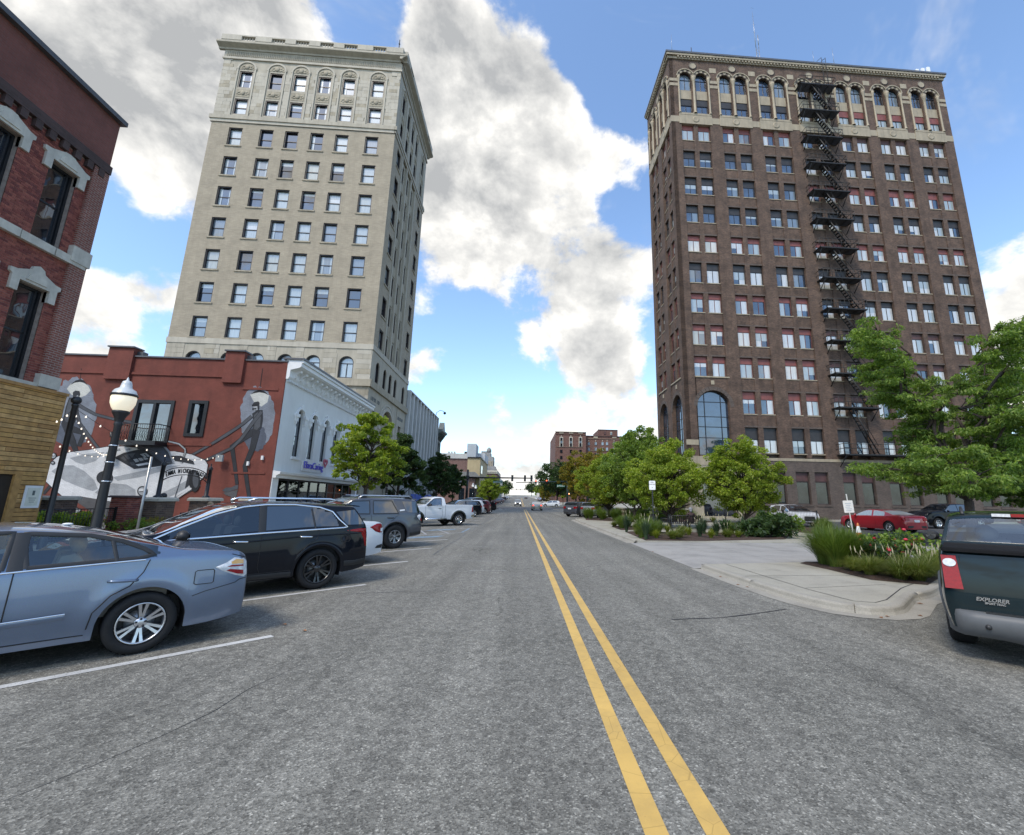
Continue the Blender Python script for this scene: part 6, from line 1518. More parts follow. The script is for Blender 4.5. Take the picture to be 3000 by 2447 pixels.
A1.handle(ca, .22, .80, BLUEP, .24); A1.handle(ca, 1.3, .77, BLUEP, .24)
lp = [(-.95, .945), (-.83, .965), (-.74, .91), (-.62, .865), (-.70, .815), (-.84, .75), (-.95, .715), (-.985, .74), (-.985, .91)]
o = A1.patch(ca, 'tail_lamp', CLEAR_L, lp, .004, th=.012)
A1.patch(ca, 'tail_lamp_red', RED_L, [(-.94, .80), (-.78, .83), (-.74, .815), (-.86, .765), (-.94, .75)], .018); A1.patch(ca, 'tail_lamp_amber', AMBER_L, [(-.94, .93), (-.85, .945), (-.79, .915), (-.80, .888), (-.94, .88)], .018); A1.patch(ca, 'tail_lamp_red', RED_L, [(-.94, .868), (-.80, .878), (-.74, .858), (-.94, .848)], .018)
MB().ball((.72, 0, 1.385), .03, 8, 0, (1.6, .8, .55)).build('roof_aerial', WHITET, ca)
place_by_rear_wheel(ca, A1, (-4.29, 5.80), R(224))

# ---- 2 black luxury SUV
def suv_spec(**k):
    d = dict(W=1.90, wb=2.857, roh=.98, foh=.95, r=.375, dome=.05, clear=.27, kt=.30, tail_lean=.0, taper_r=.12, arch=.07, shoulder=.97,
             top=[(-.98, .95), (-.965, 1.10), (-.9, 1.22), (-.70, 1.545), (-.64, 1.595), (-.3, 1.61), (.3, 1.645), (.8, 1.65), (1.25, 1.63), (1.6, 1.575), (2.05, 1.375), (2.55, 1.14), (2.9, 1.10), (3.4, 1.01), (3.7, .86), (3.807, .62)],
             belt=[(-.98, .93), (-.92, 1.12), (0, 1.125), (1, 1.075), (2.0, 1.02), (2.6, .99), (3.4, .91), (3.807, .6)],
             wins=[[(.98, 1.0), (.98, 1.6), (.4, 1.6), (.05, 1.52), (-.2, 1.42), (-.34, 1.17), (.2, 1.0)], [(1.10, 1.0), (1.10, 1.6), (1.5, 1.6), (2.36, 1.14), (2.3, 1.0)]], screens=[(-.9, -.71), (1.45, 2.5)], cabin=(-.6, 2.45))
    d.update(k); return Car(**d)
A2 = suv_spec(dx=.03); A2.sglass = [CG_DARK, CG_CLEAR]
BLKP = paint_mat('black_car_paint', (.006, .0075, .012), 0, 0, .3)
cb2 = thing('parked_suv', 'glossy black SUV with chrome window line and black wheels, parked beyond the sedan', 'SUV', group='cars parked on the left')
A2.build(cb2, BLKP, [CG_DARK, CG_TINT]); A2.wheels(cb2, ALLOYD, 'six2', .235, .70, flares=(BLKP, .05, .012)); A2.fittings(cb2, 2.22, PLAST, ((.5,), (1.5,)))
A2.ribbon(cb2, 'chrome_strip', CHROME, [(2.62, 1.0), (2.3, 1.028), (1.0, 1.088), (-.42, 1.135), (-.50, 1.15), (-.33, 1.30), (-.2, 1.455), (.05, 1.54), (.5, 1.59), (1.0, 1.59), (1.35, 1.55), (1.75, 1.43), (2.2, 1.225), (2.62, 1.01)], .028, .008)
A2.ribbon(cb2, 'pillar_trim', PLAST, [(1.04, 1.08), (1.04, 1.575)], .12, .004); A2.ribbon(cb2, 'pillar_trim', PLAST, [(.12, 1.12), (.2, 1.52)], .03, .005)
for pts in ([(1.04, 1.07), (1.05, .5), (1.0, .38)], [(.05, 1.12), (.08, .95), (.22, .86), (.42, .65), (.47, .42)], [(.47, .40), (2.3, .37)], [(2.35, 1.0), (2.42, .7), (2.3, .38)], [(-.38, 1.03), (-.38, .88), (-.42, .86), (-.54, .86), (-.57, .89), (-.57, 1.03), (-.54, 1.05), (-.42, 1.05), (-.38, 1.03)]): A2.ribbon(cb2, 'door_seam', RUBBER, pts, .010, .002)
A2.ribbon(cb2, 'sill_cladding', PLAST, [(.48, .33), (2.35, .33)], .09, .004); A2.ribbon(cb2, 'crease_highlight', BLKP, [(-.9, 1.02), (.3, 1.0), (1.6, .93), (2.6, .88)], .03, .003)
A2.handle(cb2, .28, .985, CHROME, .24); A2.handle(cb2, 1.35, .95, CHROME, .24)
A2.patch(cb2, 'tail_lamp', RED_L, [(-.97, 1.10), (-.78, 1.105), (-.50, 1.085), (-.5, 1.07), (-.80, 1.03), (-.88, .90), (-.93, .74), (-.97, .74)], .006, th=.006); A2.ribbon(cb2, 'tail_lamp_blade', CHROME, [(-.972, 1.12), (-.972, .72)], .012, .012)
A2.patch(cb2, 'rear_quarter_glass', CG_DARK, [(-.5, 1.19), (-.40, 1.29), (-.27, 1.45), (-.5, 1.47), (-.66, 1.49), (-.88, 1.19)], .006)
for sd in (1, -1): MB().tube([(1.25, .60*sd, 1.655), (1.1, .62*sd, 1.705), (-.2, .62*sd, 1.70), (-.5, .60*sd, 1.635)], .022, 6).build('roof_rail', CHROME, cb2)
MB().prism([(-.56, 1.60), (-.85, 1.565), (-.88, 1.545), (-.6, 1.56)], -.58, .58, 'y').build('roof_spoiler', BLKP, cb2)
MB().tube([(-1.0, .55, .30), (-.85, .55, .30)], .04, 8).build('exhaust', CHROME, cb2); A2.ribbon(cb2, 'bumper_trim', PLAST, [(-.97, .45), (-.7, .43), (-.46, .44)], .1, .004)
A2.end_patch(cb2, 'number_plate', PLATE, [(0, .80), (.26, .80), (.26, .93), (0, .93)])
place_by_rear_wheel(cb2, A2, (-3.95, 9.5), R(224))

# ---- 3 white compact sedan (only its tail shows)
A3 = sedan_spec(dx=.04, wb=2.70, W=1.80, roh=.98, foh=.9, r=.325, top=[(-.98, .95), (-.95, 1.06), (-.8, 1.10), (-.45, 1.125), (-.1, 1.2), (.4, 1.36), (.85, 1.425), (1.3, 1.43), (1.6, 1.38), (2.0, 1.22), (2.4, 1.0), (2.8, .94), (3.3, .84), (3.5, .7), (3.6, .58)],
                belt=[(-.98, .92), (-.85, 1.03), (-.4, 1.02), (0, 1.0), (1, .94), (2.4, .88), (3.3, .8), (3.6, .56)], screens=[(-.35, .35), (1.6, 2.35)])
WHTP = paint_mat('white_car_paint', (.66, .68, .70), 0, 0, .3)
cc = thing('parked_car', 'white compact sedan, mostly hidden behind the black SUV', 'car', group='cars parked on the left')
A3.build(cc, WHTP, [CG_DARK, CG_DARK]); A3.wheels(cc, ALLOY, 'five', .2, .64); A3.fittings(cc, 2.15, WHTP)
A3.patch(cc, 'tail_lamp', RED_L, [(-.97, 1.02), (-.9, 1.05), (-.78, 1.05), (-.55, .96), (-.62, .92), (-.72, .84), (-.85, .80), (-.97, .80)], .006, th=.008); A3.patch(cc, 'tail_lamp_lens', CLEAR_L, [(-.97, .93), (-.90, .92), (-.88, .84), (-.97, .83)], .014)
A3.patch(cc, 'bumper_reflector', PLAST, [(-.97, .5), (-.80, .47), (-.74, .40), (-.97, .39)], .006); A3.ribbon(cc, 'door_seam', RUBBER, [(.0, 1.0), (.1, .75), (.3, .6), (.4, .34)], .01, .002)
place_by_rear_wheel(cc, A3, (-4.5, 12.52), R(224))

# ---- 4 grey body-on-frame SUV
A4 = suv_spec(dx=.035, W=1.90, wb=2.79, roh=1.08, foh=.93, r=.405, clear=.38, arch=.10, kt=.24, dome=.04, taper_r=.08, taper_f=.12,
              top=[(-1.08, .95), (-1.07, 1.15), (-1.0, 1.29), (-.86, 1.63), (-.80, 1.71), (-.5, 1.75), (0, 1.775), (.8, 1.78), (1.35, 1.75), (1.62, 1.66), (2.15, 1.30), (2.35, 1.21), (3.0, 1.16), (3.5, 1.07), (3.70, .88), (3.72, .7)],
              belt=[(-1.08, .93), (-1.03, 1.17), (0, 1.175), (1.5, 1.15), (2.3, 1.13), (3.4, 1.0), (3.72, .68)],
              wins=[[(.85, 1.0), (.85, 1.68), (.1, 1.68), (-.12, 1.2), (.2, 1.0)], [(.97, 1.0), (.97, 1.68), (1.6, 1.68), (2.1, 1.2), (2.05, 1.0)]], screens=[(-1.0, -.87), (1.6, 2.25)], cabin=(-.6, 2.2))
A4.sglass = [CG_DARK, CG_TINT]
GRYP = paint_mat('dark_grey_car_paint', (.065, .072, .088), .35, .08, .34)
cd = thing('parked_suv', 'dark grey off-road SUV with roof rails and chunky tyres, beyond the white sedan', 'SUV', group='cars parked on the left')
A4.build(cd, GRYP, [CG_DARK, CG_DARK]); A4.wheels(cd, ALLOYG, 'six2', .27, .56, -.02, flares=(GRYP, .075, .035)); A4.fittings(cd, 2.0, GRYP)
A4.ribbon(cd, 'window_rubber', PLAST, [(.84, 1.2), (.84, 1.64), (.15, 1.64), (-.10, 1.2), (.84, 1.2)], .03, .004); A4.ribbon(cd, 'window_rubber', PLAST, [(.97, 1.2), (.97, 1.64), (1.55, 1.62), (2.05, 1.22), (.97, 1.2)], .03, .004)
A4.patch(cd, 'rear_quarter_glass', CG_DARK, [(-.25, 1.62), (-.80, 1.62), (-.98, 1.26), (-.93, 1.21), (-.45, 1.24), (-.38, 1.3)], .006)
for pts in ([(.91, 1.17), (.91, .45)], [(-.12, 1.18), (.1, 1.0), (.4, .8), (.5, .5)], [(.5, .47), (2.2, .45)], [(2.15, 1.15), (2.2, .46)]): A4.ribbon(cd, 'door_seam', RUBBER, pts, .01, .002)
A4.handle(cd, .2, 1.05, PLAST, .24); A4.handle(cd, 1.25, 1.04, PLAST, .24)
A4.patch(cd, 'tail_lamp', CLEAR_L, [(-1.07, 1.13), (-.95, 1.16), (-.86, 1.10), (-.88, 1.05), (-1.0, .93), (-1.07, .90)], .006, th=.02); A4.patch(cd, 'tail_lamp_red', RED_L, [(-1.07, 1.0), (-1.0, 1.03), (-.98, .95), (-1.07, .91)], .03)
for sd in (1, -1):
    MB().tube([(1.3, .66*sd, 1.73), (1.15, .66*sd, 1.815), (-.6, .66*sd, 1.81), (-.72, .66*sd, 1.73)], .024, 6).build('roof_rail', ALLOY, cd)
    for x in (1.15, -.6): MB().box(x-.14, x+.14, .63*sd-.03, .63*sd+.03, 1.72, 1.82).build('rail_foot', PLAST, cd)
    MB().box(-.52, -.5, (A4.W/2-.2)*sd-.12, (A4.W/2-.2)*sd+.12, .2, .5).build('mud_flap', PLAST, cd)
MB().prism([(-.72, 1.74), (-.98, 1.70), (-1.0, 1.675), (-.78, 1.68)], -.6, .6, 'y').build('roof_spoiler', GRYP, cd)
A4.ribbon(cd, 'bumper_trim', PLAST, [(-1.07, .52), (-.6, .47)], .1, .006); A4.ribbon(cd, 'window_decal', WHITET, [(-.34, 1.32), (-.14, 1.30)], .05, .006, (1,))
place_by_rear_wheel(cd, A4, (-4.45, 16.75), R(224))

# ---- 5 white pickup
def pickup_spec(**k):
    d = dict(W=2.0, wb=3.02, roh=1.12, foh=.95, r=.40, dome=.03, clear=.42, kt=.26, taper_r=.03, taper_f=.10, arch=.10, shoulder=.985, tail_lean=0, flare=.02,
             top=[(-1.12, 1.0), (-1.11, 1.30), (-1.06, 1.345), (.96, 1.36), (1.0, 1.37), (1.07, 1.78), (1.16, 1.845), (1.45, 1.87), (1.75, 1.845), (1.98, 1.73), (2.4, 1.40), (2.56, 1.335), (3.2, 1.28), (3.75, 1.17), (3.93, .98), (3.97, .75)],
             belt=[(-1.12, .98), (-1.06, 1.33), (1, 1.335), (1.3, 1.28), (2.5, 1.245), (3.6, 1.12), (3.97, .73)],
             wins=[[(1.3, 1.1), (1.3, 1.76), (1.85, 1.78), (2.36, 1.34), (2.3, 1.1)]], screens=[(1.01, 1.06), (1.98, 2.42)], cabin=(1.1, 2.4))
    d.update(k); return Car(**d)
A5 = pickup_spec(); A5.sglass = [CG_TINT, CG_TINT]
ce = thing('pickup_truck', 'white single cab pickup with black wheel flares, in the left parking row', 'pickup', group='cars parked on the left')
A5.build(ce, WHTP, [CG_CLEAR]); A5.wheels(ce, CHROME, 'eight', .26, .62, -.01, flares=(OLIVE, .10, .04)); A5.fittings(ce, 2.22, PLAST, ((1.35,),))
A5.ribbon(ce, 'window_rubber', PLAST, [(1.3, 1.28), (1.3, 1.75), (1.8, 1.73), (2.32, 1.3), (1.3, 1.28)], .03, .004)
for pts in ([(1.02, 1.33), (1.02, .52)], [(1.22, 1.3), (1.22, .6), (1.3, .5)], [(2.42, 1.27), (2.42, .8), (2.35, .5)]): A5.ribbon(ce, 'door_seam', RUBBER, pts, .016 if pts[0][0] < 1.1 else .01, .002)
A5.handle(ce, 1.42, 1.12, PLAST, .2); A5.patch(ce, 'tail_lamp', RED_L, [(-1.11, 1.22), (-1.0, 1.23), (-.98, .86), (-1.11, .86)], .006, th=.01)
MB().box(-1.22, -1.08, -.92, .92, .52, .72).box(-1.2, -.95, .88, .97, .55, .72).build('rear_bumper', CHROME, ce); MB().tube([(.9, .98, .46), (2.4, .98, .46)], .05, 8).build('side_step', CHROME, ce); MB().box(-1.0, .9, -.85, .85, .5, 1.0).build('bed_underside', PLAST, ce)
place_by_rear_wheel(ce, A5, (-4.1, 31.0), R(218))
# ---- further vehicles
def quick_car(name, label, spec, paint, wheel_pt, heading, cat, rim=ALLOY, style='five', glass=None, side=1, group=None, lamps=True, flares=None, chrome=False, rear_lit=False, front_lit=False):
    c = thing(name, label, cat, group=group); spec.dx = max(spec.dx, .06); spec.build(c, paint, [glass or CG_DARK]*2); spec.sglass = [CG_DARK, CG_DARK]
    spec.wheels(c, rim, style, .22, .64, flares=flares); spec.fittings(c, None, PLAST, ())
    x0 = spec.xr
    if lamps:
        zl = spec.zb(x0+.12)
        spec.patch(c, 'tail_lamp', RED_L, [(x0+.01, zl-.02), (x0+.22, zl-.01), (x0+.16, zl-.2), (x0+.01, zl-.24)], .006, th=.008)
        spec.end_patch(c, 'tail_lamp', BRAKE_ON if rear_lit else RED_L, [(spec.hw(x0)*.62, zl-.22), (spec.hw(x0)*.96, zl-.24), (spec.hw(x0)*.96, zl-.04), (spec.hw(x0)*.62, zl-.03)])
        spec.end_patch(c, 'number_plate', PLATE, [(-.2, zl-.32), (.2, zl-.32), (.2, zl-.18), (-.2, zl-.18)], mirror=False); spec.end_patch(c, 'bumper_insert', PLAST, [(-.7, .36), (.7, .36), (.66, .5), (-.66, .5)], mirror=False)
    zf = spec.zb(spec.xf-.12); W = spec.hw(spec.xf)
    spec.end_patch(c, 'headlamp', HEAD_ON if front_lit else CLEAR_L, [(W*.62, zf-.2), (W*.98, zf-.18), (W*.98, zf-.04), (W*.6, zf-.08)], rear=False); spec.end_patch(c, 'grille', PLAST, [(-W*.55, .42), (W*.55, .42), (W*.5, zf-.06), (-W*.5, zf-.06)], rear=False, mirror=False)
    xm = spec.wb*.78; yb = spec.yside(xm, spec.zb(xm))
    for sd in (1, -1): MB().ball((xm, (yb+.13)*sd, spec.zb(xm)+.07), .1, 6, 0, (.7, 1, .8)).build('door_mirror', paint, c)
    for p in ([(.95, spec.zb(.95)), (.95, .4)], [(.05, spec.zb(0)), (.3, .75), (.42, .45)]): spec.ribbon(c, 'door_seam', RUBBER, p, .01, .002)
    if chrome: spec.ribbon(c, 'chrome_strip', CHROME, [(2.3, spec.zb(2.3)+.01), (1, spec.zb(1)+.01), (-.5, spec.zb(-.5)+.01), (-.6, spec.zb(-.5)+.06), (-.3, spec.zt(-.3)-.14), (.6, spec.zt(.6)-.1), (1.4, spec.zt(1.4)-.09), (2.3, spec.zb(2.3)+.03)], .03, .008)
    place_by_rear_wheel(c, spec, wheel_pt, heading, side); return c
MAR = paint_mat('maroon_car_paint', (.10, .012, .018), .2, .05); REDP = paint_mat('cherry_car_paint', (.34, .012, .022), .15, .05); SILV = paint_mat('silver_car_paint', (.42, .43, .44), .6, .08); BEIGE = paint_mat('champagne_car_paint', (.36, .34, .29), .5, .08); DKG = paint_mat('dark_green_car_paint', (.010, .020, .024), .1, .04, .3); GREYP2 = paint_mat('mid_grey_car_paint', (.22, .23, .24), .5, .08); WSUV = paint_mat('pearl_white_car_paint', (.62, .64, .66), 0, 0)
GL = 'cars parked on the left'; GR_ = 'cars parked on the right'; GD = 'cars on the road'
quick_car('parked_suv', 'black SUV with chrome window outline just behind the white pickup', suv_spec(), BLKP, (-4.55, 46.0), R(222), 'SUV', group=GL, chrome=True)
quick_car('parked_suv', 'white SUV parked in the left row between black ones', suv_spec(wb=2.7), WSUV, (-4.7, 51.0), R(222), 'SUV', group=GL)
quick_car('parked_car', 'dark maroon hatchback in the left row next to the black pickup', suv_spec(W=1.8, wb=2.6, r=.34), MAR, (-4.2, 54.8), R(222), 'car', group=GL)
quick_car('pickup_truck', 'black pickup last in the left parking row', pickup_spec(wb=3.6, foh=.95, top=[(-1.12, 1.0), (-1.11, 1.30), (-1.06, 1.345), (.7, 1.36), (.74, 1.37), (.8, 1.78), (.9, 1.86), (1.5, 1.93), (2.2, 1.9), (2.5, 1.78), (2.98, 1.42), (3.1, 1.35), (3.8, 1.3), (4.3, 1.17), (4.5, .98), (4.55, .75)], belt=[(-1.12, .98), (-1.06, 1.33), (1, 1.335), (1.3, 1.28), (3.0, 1.25), (4.2, 1.12), (4.55, .73)], wins=[[(.95, 1.1), (.95, 1.8), (1.75, 1.8), (1.75, 1.1)], [(1.86, 1.1), (1.86, 1.8), (2.35, 1.8), (2.9, 1.35), (2.85, 1.1)]], screens=[(.75, .79), (2.5, 3.0)], cabin=(.9, 3)), BLKP, (-3.85, 57.8), R(222), 'pickup', group=GL)
for lab, sp, pt, p in (('red SUV parked beyond the crossing on the left', suv_spec(), (-6.1, 150), MAR), ('dark sedan parked beyond the crossing on the left', sedan_spec(), (-6.4, 166), BLKP), ('silver sedan far up the left row beyond the crossing', sedan_spec(), (-6.8, 186), SILV), ('dark grey SUV far up the left row', suv_spec(), (-7.0, 215), GRYP), ('white van far up the left row', suv_spec(W=2), (-7.0, 260), WSUV)):
    quick_car('parked_car' if 'sedan' in lab else 'parked_suv', lab, sp, p, pt, R(222), 'car' if 'sedan' in lab else 'SUV', group=GL)
quick_car('oncoming_car', 'silver crossover driving towards the viewer with headlamps on', suv_spec(W=1.84, wb=2.65), SILV, (.25, 124.6), R(270), 'SUV', group=GD, front_lit=True)
quick_car('leaving_car', 'champagne sedan driving away across the crosswalk with a brake lamp lit', sedan_spec(W=1.84, wb=2.7), BEIGE, (2.1, 77.0), R(90), 'car', group=GD, rear_lit=True)
quick_car('turning_suv', 'white SUV turning across the street from the right', suv_spec(), WSUV, (9.4, 117.6), R(176), 'SUV', group=GD)
quick_car('leaving_car', 'small black car far up the road', sedan_spec(), BLKP, (3.0, 290), R(90), 'car', group=GD)
quick_car('parked_car', 'dark sedan parked far up the right side', sedan_spec(), GRYP, (8.6, 200), R(45), 'car', group=GR_)
quick_car('parked_suv', 'silver SUV parked far up the right side', suv_spec(), SILV, (8.9, 222), R(45), 'SUV', group=GR_)
quick_car('parked_car', 'white sedan parked far up the right side', sedan_spec(), WSUV, (9.0, 250), R(45), 'car', group=GR_)
quick_car('parked_suv', 'dark SUV seen from behind at the end of the right kerb island', suv_spec(W=1.92), GRYP, (5.45, 51.0), R(50), 'SUV', group=GR_)
quick_car('parked_suv', 'silver SUV half hidden by grasses behind the right kerb island', suv_spec(W=1.86), GREYP2, (6.9, 47.6), R(50), 'SUV', group=GR_)
# white crossover facing us in the car park, behind the railings
quick_car('parked_suv', 'white crossover facing the street behind black railings', suv_spec(W=1.84, wb=2.7), WSUV, (px(2335, 1510, Y=35).x+.75, 36.6, .05), R(266), 'SUV', group='cars in the right car park')
# cherry red sedan
A7 = sedan_spec(W=1.89, wb=3.05, roh=1.08, foh=.95, r=.36, top=[(-1.08, .93), (-1.06, 1.05), (-.95, 1.10), (-.6, 1.13), (-.35, 1.16), (.1, 1.32), (.5, 1.42), (.95, 1.47), (1.4, 1.475), (1.7, 1.44), (2.15, 1.25), (2.5, 1.07), (3.0, 1.02), (3.6, .95), (3.92, .83), (4.0, .62)], belt=[(-1.08, .9), (-.9, 1.07), (-.3, 1.08), (.3, 1.04), (1, 1.02), (2.5, 1.0), (3.6, .9), (4.0, .6)], wins=[[(1.1, .95), (1.1, 1.5), (.5, 1.5), (.25, 1.25), (.2, .95)], [(1.2, .95), (1.2, 1.5), (1.7, 1.5), (2.45, 1.05), (2.3, .95)]], screens=[(-.35, .45), (1.72, 2.45)], dx=.045)
quick_car('parked_car', 'cherry red sedan in the car park behind the white sign', A7, REDP, (24.0, 28.25), R(97), 'car', ALLOY, 'five', group='cars in the right car park', glass=G_CREAM)
quick_car('pickup_truck', 'black crew cab pickup under the locust tree in the car park', pickup_spec(wb=3.6, top=[(-1.12, 1.0), (-1.11, 1.30), (-1.06, 1.345), (.7, 1.36), (.74, 1.37), (.8, 1.78), (.9, 1.86), (1.5, 1.91), (2.2, 1.88), (2.5, 1.76), (2.98, 1.42), (3.1, 1.35), (3.8, 1.3), (4.3, 1.17), (4.5, .98), (4.55, .75)], belt=[(-1.12, .98), (-1.06, 1.33), (1, 1.335), (1.3, 1.28), (3.0, 1.25), (4.2, 1.12), (4.55, .73)], wins=[[(.95, 1.1), (.95, 1.8), (1.75, 1.8), (1.75, 1.1)], [(1.86, 1.1), (1.86, 1.8), (2.35, 1.8), (2.9, 1.35), (2.85, 1.1)]], screens=[(.75, .79), (2.5, 3.0)], cabin=(.9, 3)), BLKP, (35.4, 33.0, .05), R(182), 'pickup', group='cars in the right car park')
quick_car('parked_suv', 'red SUV at the far right of the car park', suv_spec(), REDP, (47, 35.5, .05), R(182), 'SUV', group='cars in the right car park')
# ---- dark green sport pickup, nearest on the right
A6 = Car(dx=.03, W=1.84, wb=3.2, roh=1.0, foh=.85, r=.365, dome=.025, clear=.36, kt=.30, taper_r=.035, taper_f=.12, lr=.3, arch=.09, shoulder=.975, tail_lean=.10, rsill=.0,
         top=[(-1.0, 1.19), (-.99, 1.215), (-.94, 1.225), (.30, 1.235), (.34, 1.25), (.40, 1.46), (.44, 1.59), (.56, 1.645), (1.2, 1.69), (1.9, 1.66), (2.1, 1.6), (2.55, 1.35), (2.75, 1.22), (3.3, 1.16), (3.9, 1.0), (4.02, .8), (4.05, .6)],
         belt=[(-1.0, 1.16), (-.94, 1.185), (.3, 1.20), (1.2, 1.18), (2.6, 1.14), (3.9, .95), (4.05, .58)],
         wins=[[(.62, 1.0), (.62, 1.57), (1.2, 1.6), (1.2, 1.0)], [(1.3, 1.0), (1.3, 1.6), (1.95, 1.57), (2.5, 1.2), (2.45, 1.0)]], screens=[(.355, .43), (2.1, 2.6)], cabin=(.5, 2.5), srow=2, tail_curve=.12)
A6.sglass = [CG_CLEAR, CG_CLEAR]
cf = thing('pickup_truck', 'dark green sport pickup seen from behind at the right edge', 'pickup')
A6.build(cf, DKG, [CG_TINT, CG_TINT]); A6.wheels(cf, ALLOYG, 'five', .255, .6, .0, flares=(PLASTG, .07, .03)); A6.fittings(cf, 2.4, PLAST, ((.85,), (1.75,)))
WB2 = A6.hw(A6.xr)
A6.end_patch(cf, 'tail_lamp', RED_L, [(WB2*.80, .79), (WB2*.985, .79), (WB2*.985, 1.165), (WB2*.83, 1.165)], th=.02)
A6.end_patch(cf, 'reversing_lamp', CLEAR_L, [(WB2*.905+math.cos(q)*.062, 1.085+math.sin(q)*.046) for q in [2*math.pi*k/16 for k in range(16)]], th=.028)
False and A6.end_patch(cf, 'tailgate_line', CHROME, [(-WB2*.985, .775), (WB2*.985, .775), (WB2*.985, .784), (-WB2*.985, .784)], mirror=False, th=.004)
False and A6.end_patch(cf, 'tailgate', DKG, [(-WB2*.785, .80), (WB2*.785, .80), (WB2*.785, 1.12), (-WB2*.785, 1.12)], mirror=False, th=.004)
for sd in (1, -1): A6.end_patch(cf, 'tailgate_seam', RUBBER, [(WB2*.79*sd, .50), (WB2*.80*sd, .50), (WB2*.80*sd, 1.17), (WB2*.79*sd, 1.17)], mirror=False, off=.003, th=.002)
A6.end_patch(cf, 'tailgate_handle', CHROME, [(-.13, .98), (.13, .98), (.11, 1.05), (-.11, 1.05)], mirror=False, th=.03); A6.end_patch(cf, 'handle_recess', PLAST, [(-.17, .93), (.17, .93), (.17, .98), (-.17, .98)], mirror=False, th=.006)
VINYL = mat('black_vinyl', (.014, .014, .015), .95, var=.2, spec=.05); MB().box(-1.02, .30, -WB2*.96, WB2*.96, 1.215, 1.245).build('bed_cover', VINYL, cf); MB().tube([(-.97, -WB2*.97, 1.235), (-.97, WB2*.97, 1.235)], .022, 6).build('bed_cover_lip', VINYL, cf)
bp = MB(); BW = WB2*1.0
prof = [(.565, .0), (.555, .07), (.50, .10), (.42, .10), (.34, .07), (.285, .0)]
ys = [-1, -.985, -.94, -.85, -.7, -.5, -.35, -.2, 0, .2, .35, .5, .7, .85, .94, .985, 1]
for yy in ys:
    f = abs(yy); wrap = .34*max(0, (f-.85)/.15)**2; dip = -.07*max(0, 1-f/.42) if f < .42 else 0
    for z, o_ in prof: bp.v.append((-1.02-o_*(1-.5*max(0, f-.9)/.1)+wrap, BW*yy*1.01, z+(dip if z < .45 else 0)))
n_ = len(prof)
for i in range(len(ys)-1):
    for j in range(n_-1): bp.f.append([i*n_+j, i*n_+j+1, (i+1)*n_+j+1, (i+1)*n_+j]); bp.m.append(0); bp.sm.append(True)
bp.build('rear_bumper', PLASTG, cf)
MB().box(-1.085, -.98, -WB2*.62, WB2*.62, .56, .572).build('bumper_step', PLAST, cf)
for y in (.55, -.55): MB().ball((-1.115, y, .42), .03, 6).build('parking_sensor', PLAST, cf)
A6.end_patch(cf, 'number_plate', PLATE, [(-.15, .56), (.15, .56), (.15, .68), (-.15, .68)], mirror=False, th=.012)
for s_, y, z, h in (('EXPLORER', .48, .70, .056), ('SPORT TRAC', .46, .662, .028)):
    me = text_mesh(s_, h, .004, CHROME, shear=.2 if h > .05 else 0, bold=.002, spacing=1.05); me.transform(Matrix.Rotation(R(90), 4, 'X')); obj('badge_lettering', me, cf, loc=(A6.shiftx(A6.xr, z)-.028, y, z), rotz=-math.pi/2)
A6.end_patch(cf, 'brake_lamp', MAR, [(0, 0), (.001, 0), (.001, .001)], mirror=False) if False else None
MB().box(.40, .47, -.11, .11, 1.615, 1.655).build('high_brake_lamp', RED_L, cf); MB().box(.40, .47, .115, .30, 1.615, 1.655).build('cargo_lamp', CLEAR_L, cf); MB().box(.40, .47, -.30, -.115, 1.615, 1.655).build('cargo_lamp', CLEAR_L, cf)
for sd in (1, -1): MB().tube([(2.0, .60*sd, 1.65), (1.85, .60*sd, 1.73), (.75, .60*sd, 1.71), (.6, .60*sd, 1.63)], .022, 6).build('roof_rail', PLAST, cf)
MB().box(-.75, -.3, -.8, .8, .3, .55).build('spare_wheel_tray', PLAST, cf)
place_by_rear_wheel(cf, A6, (5.93, 6.02), R(44.5))
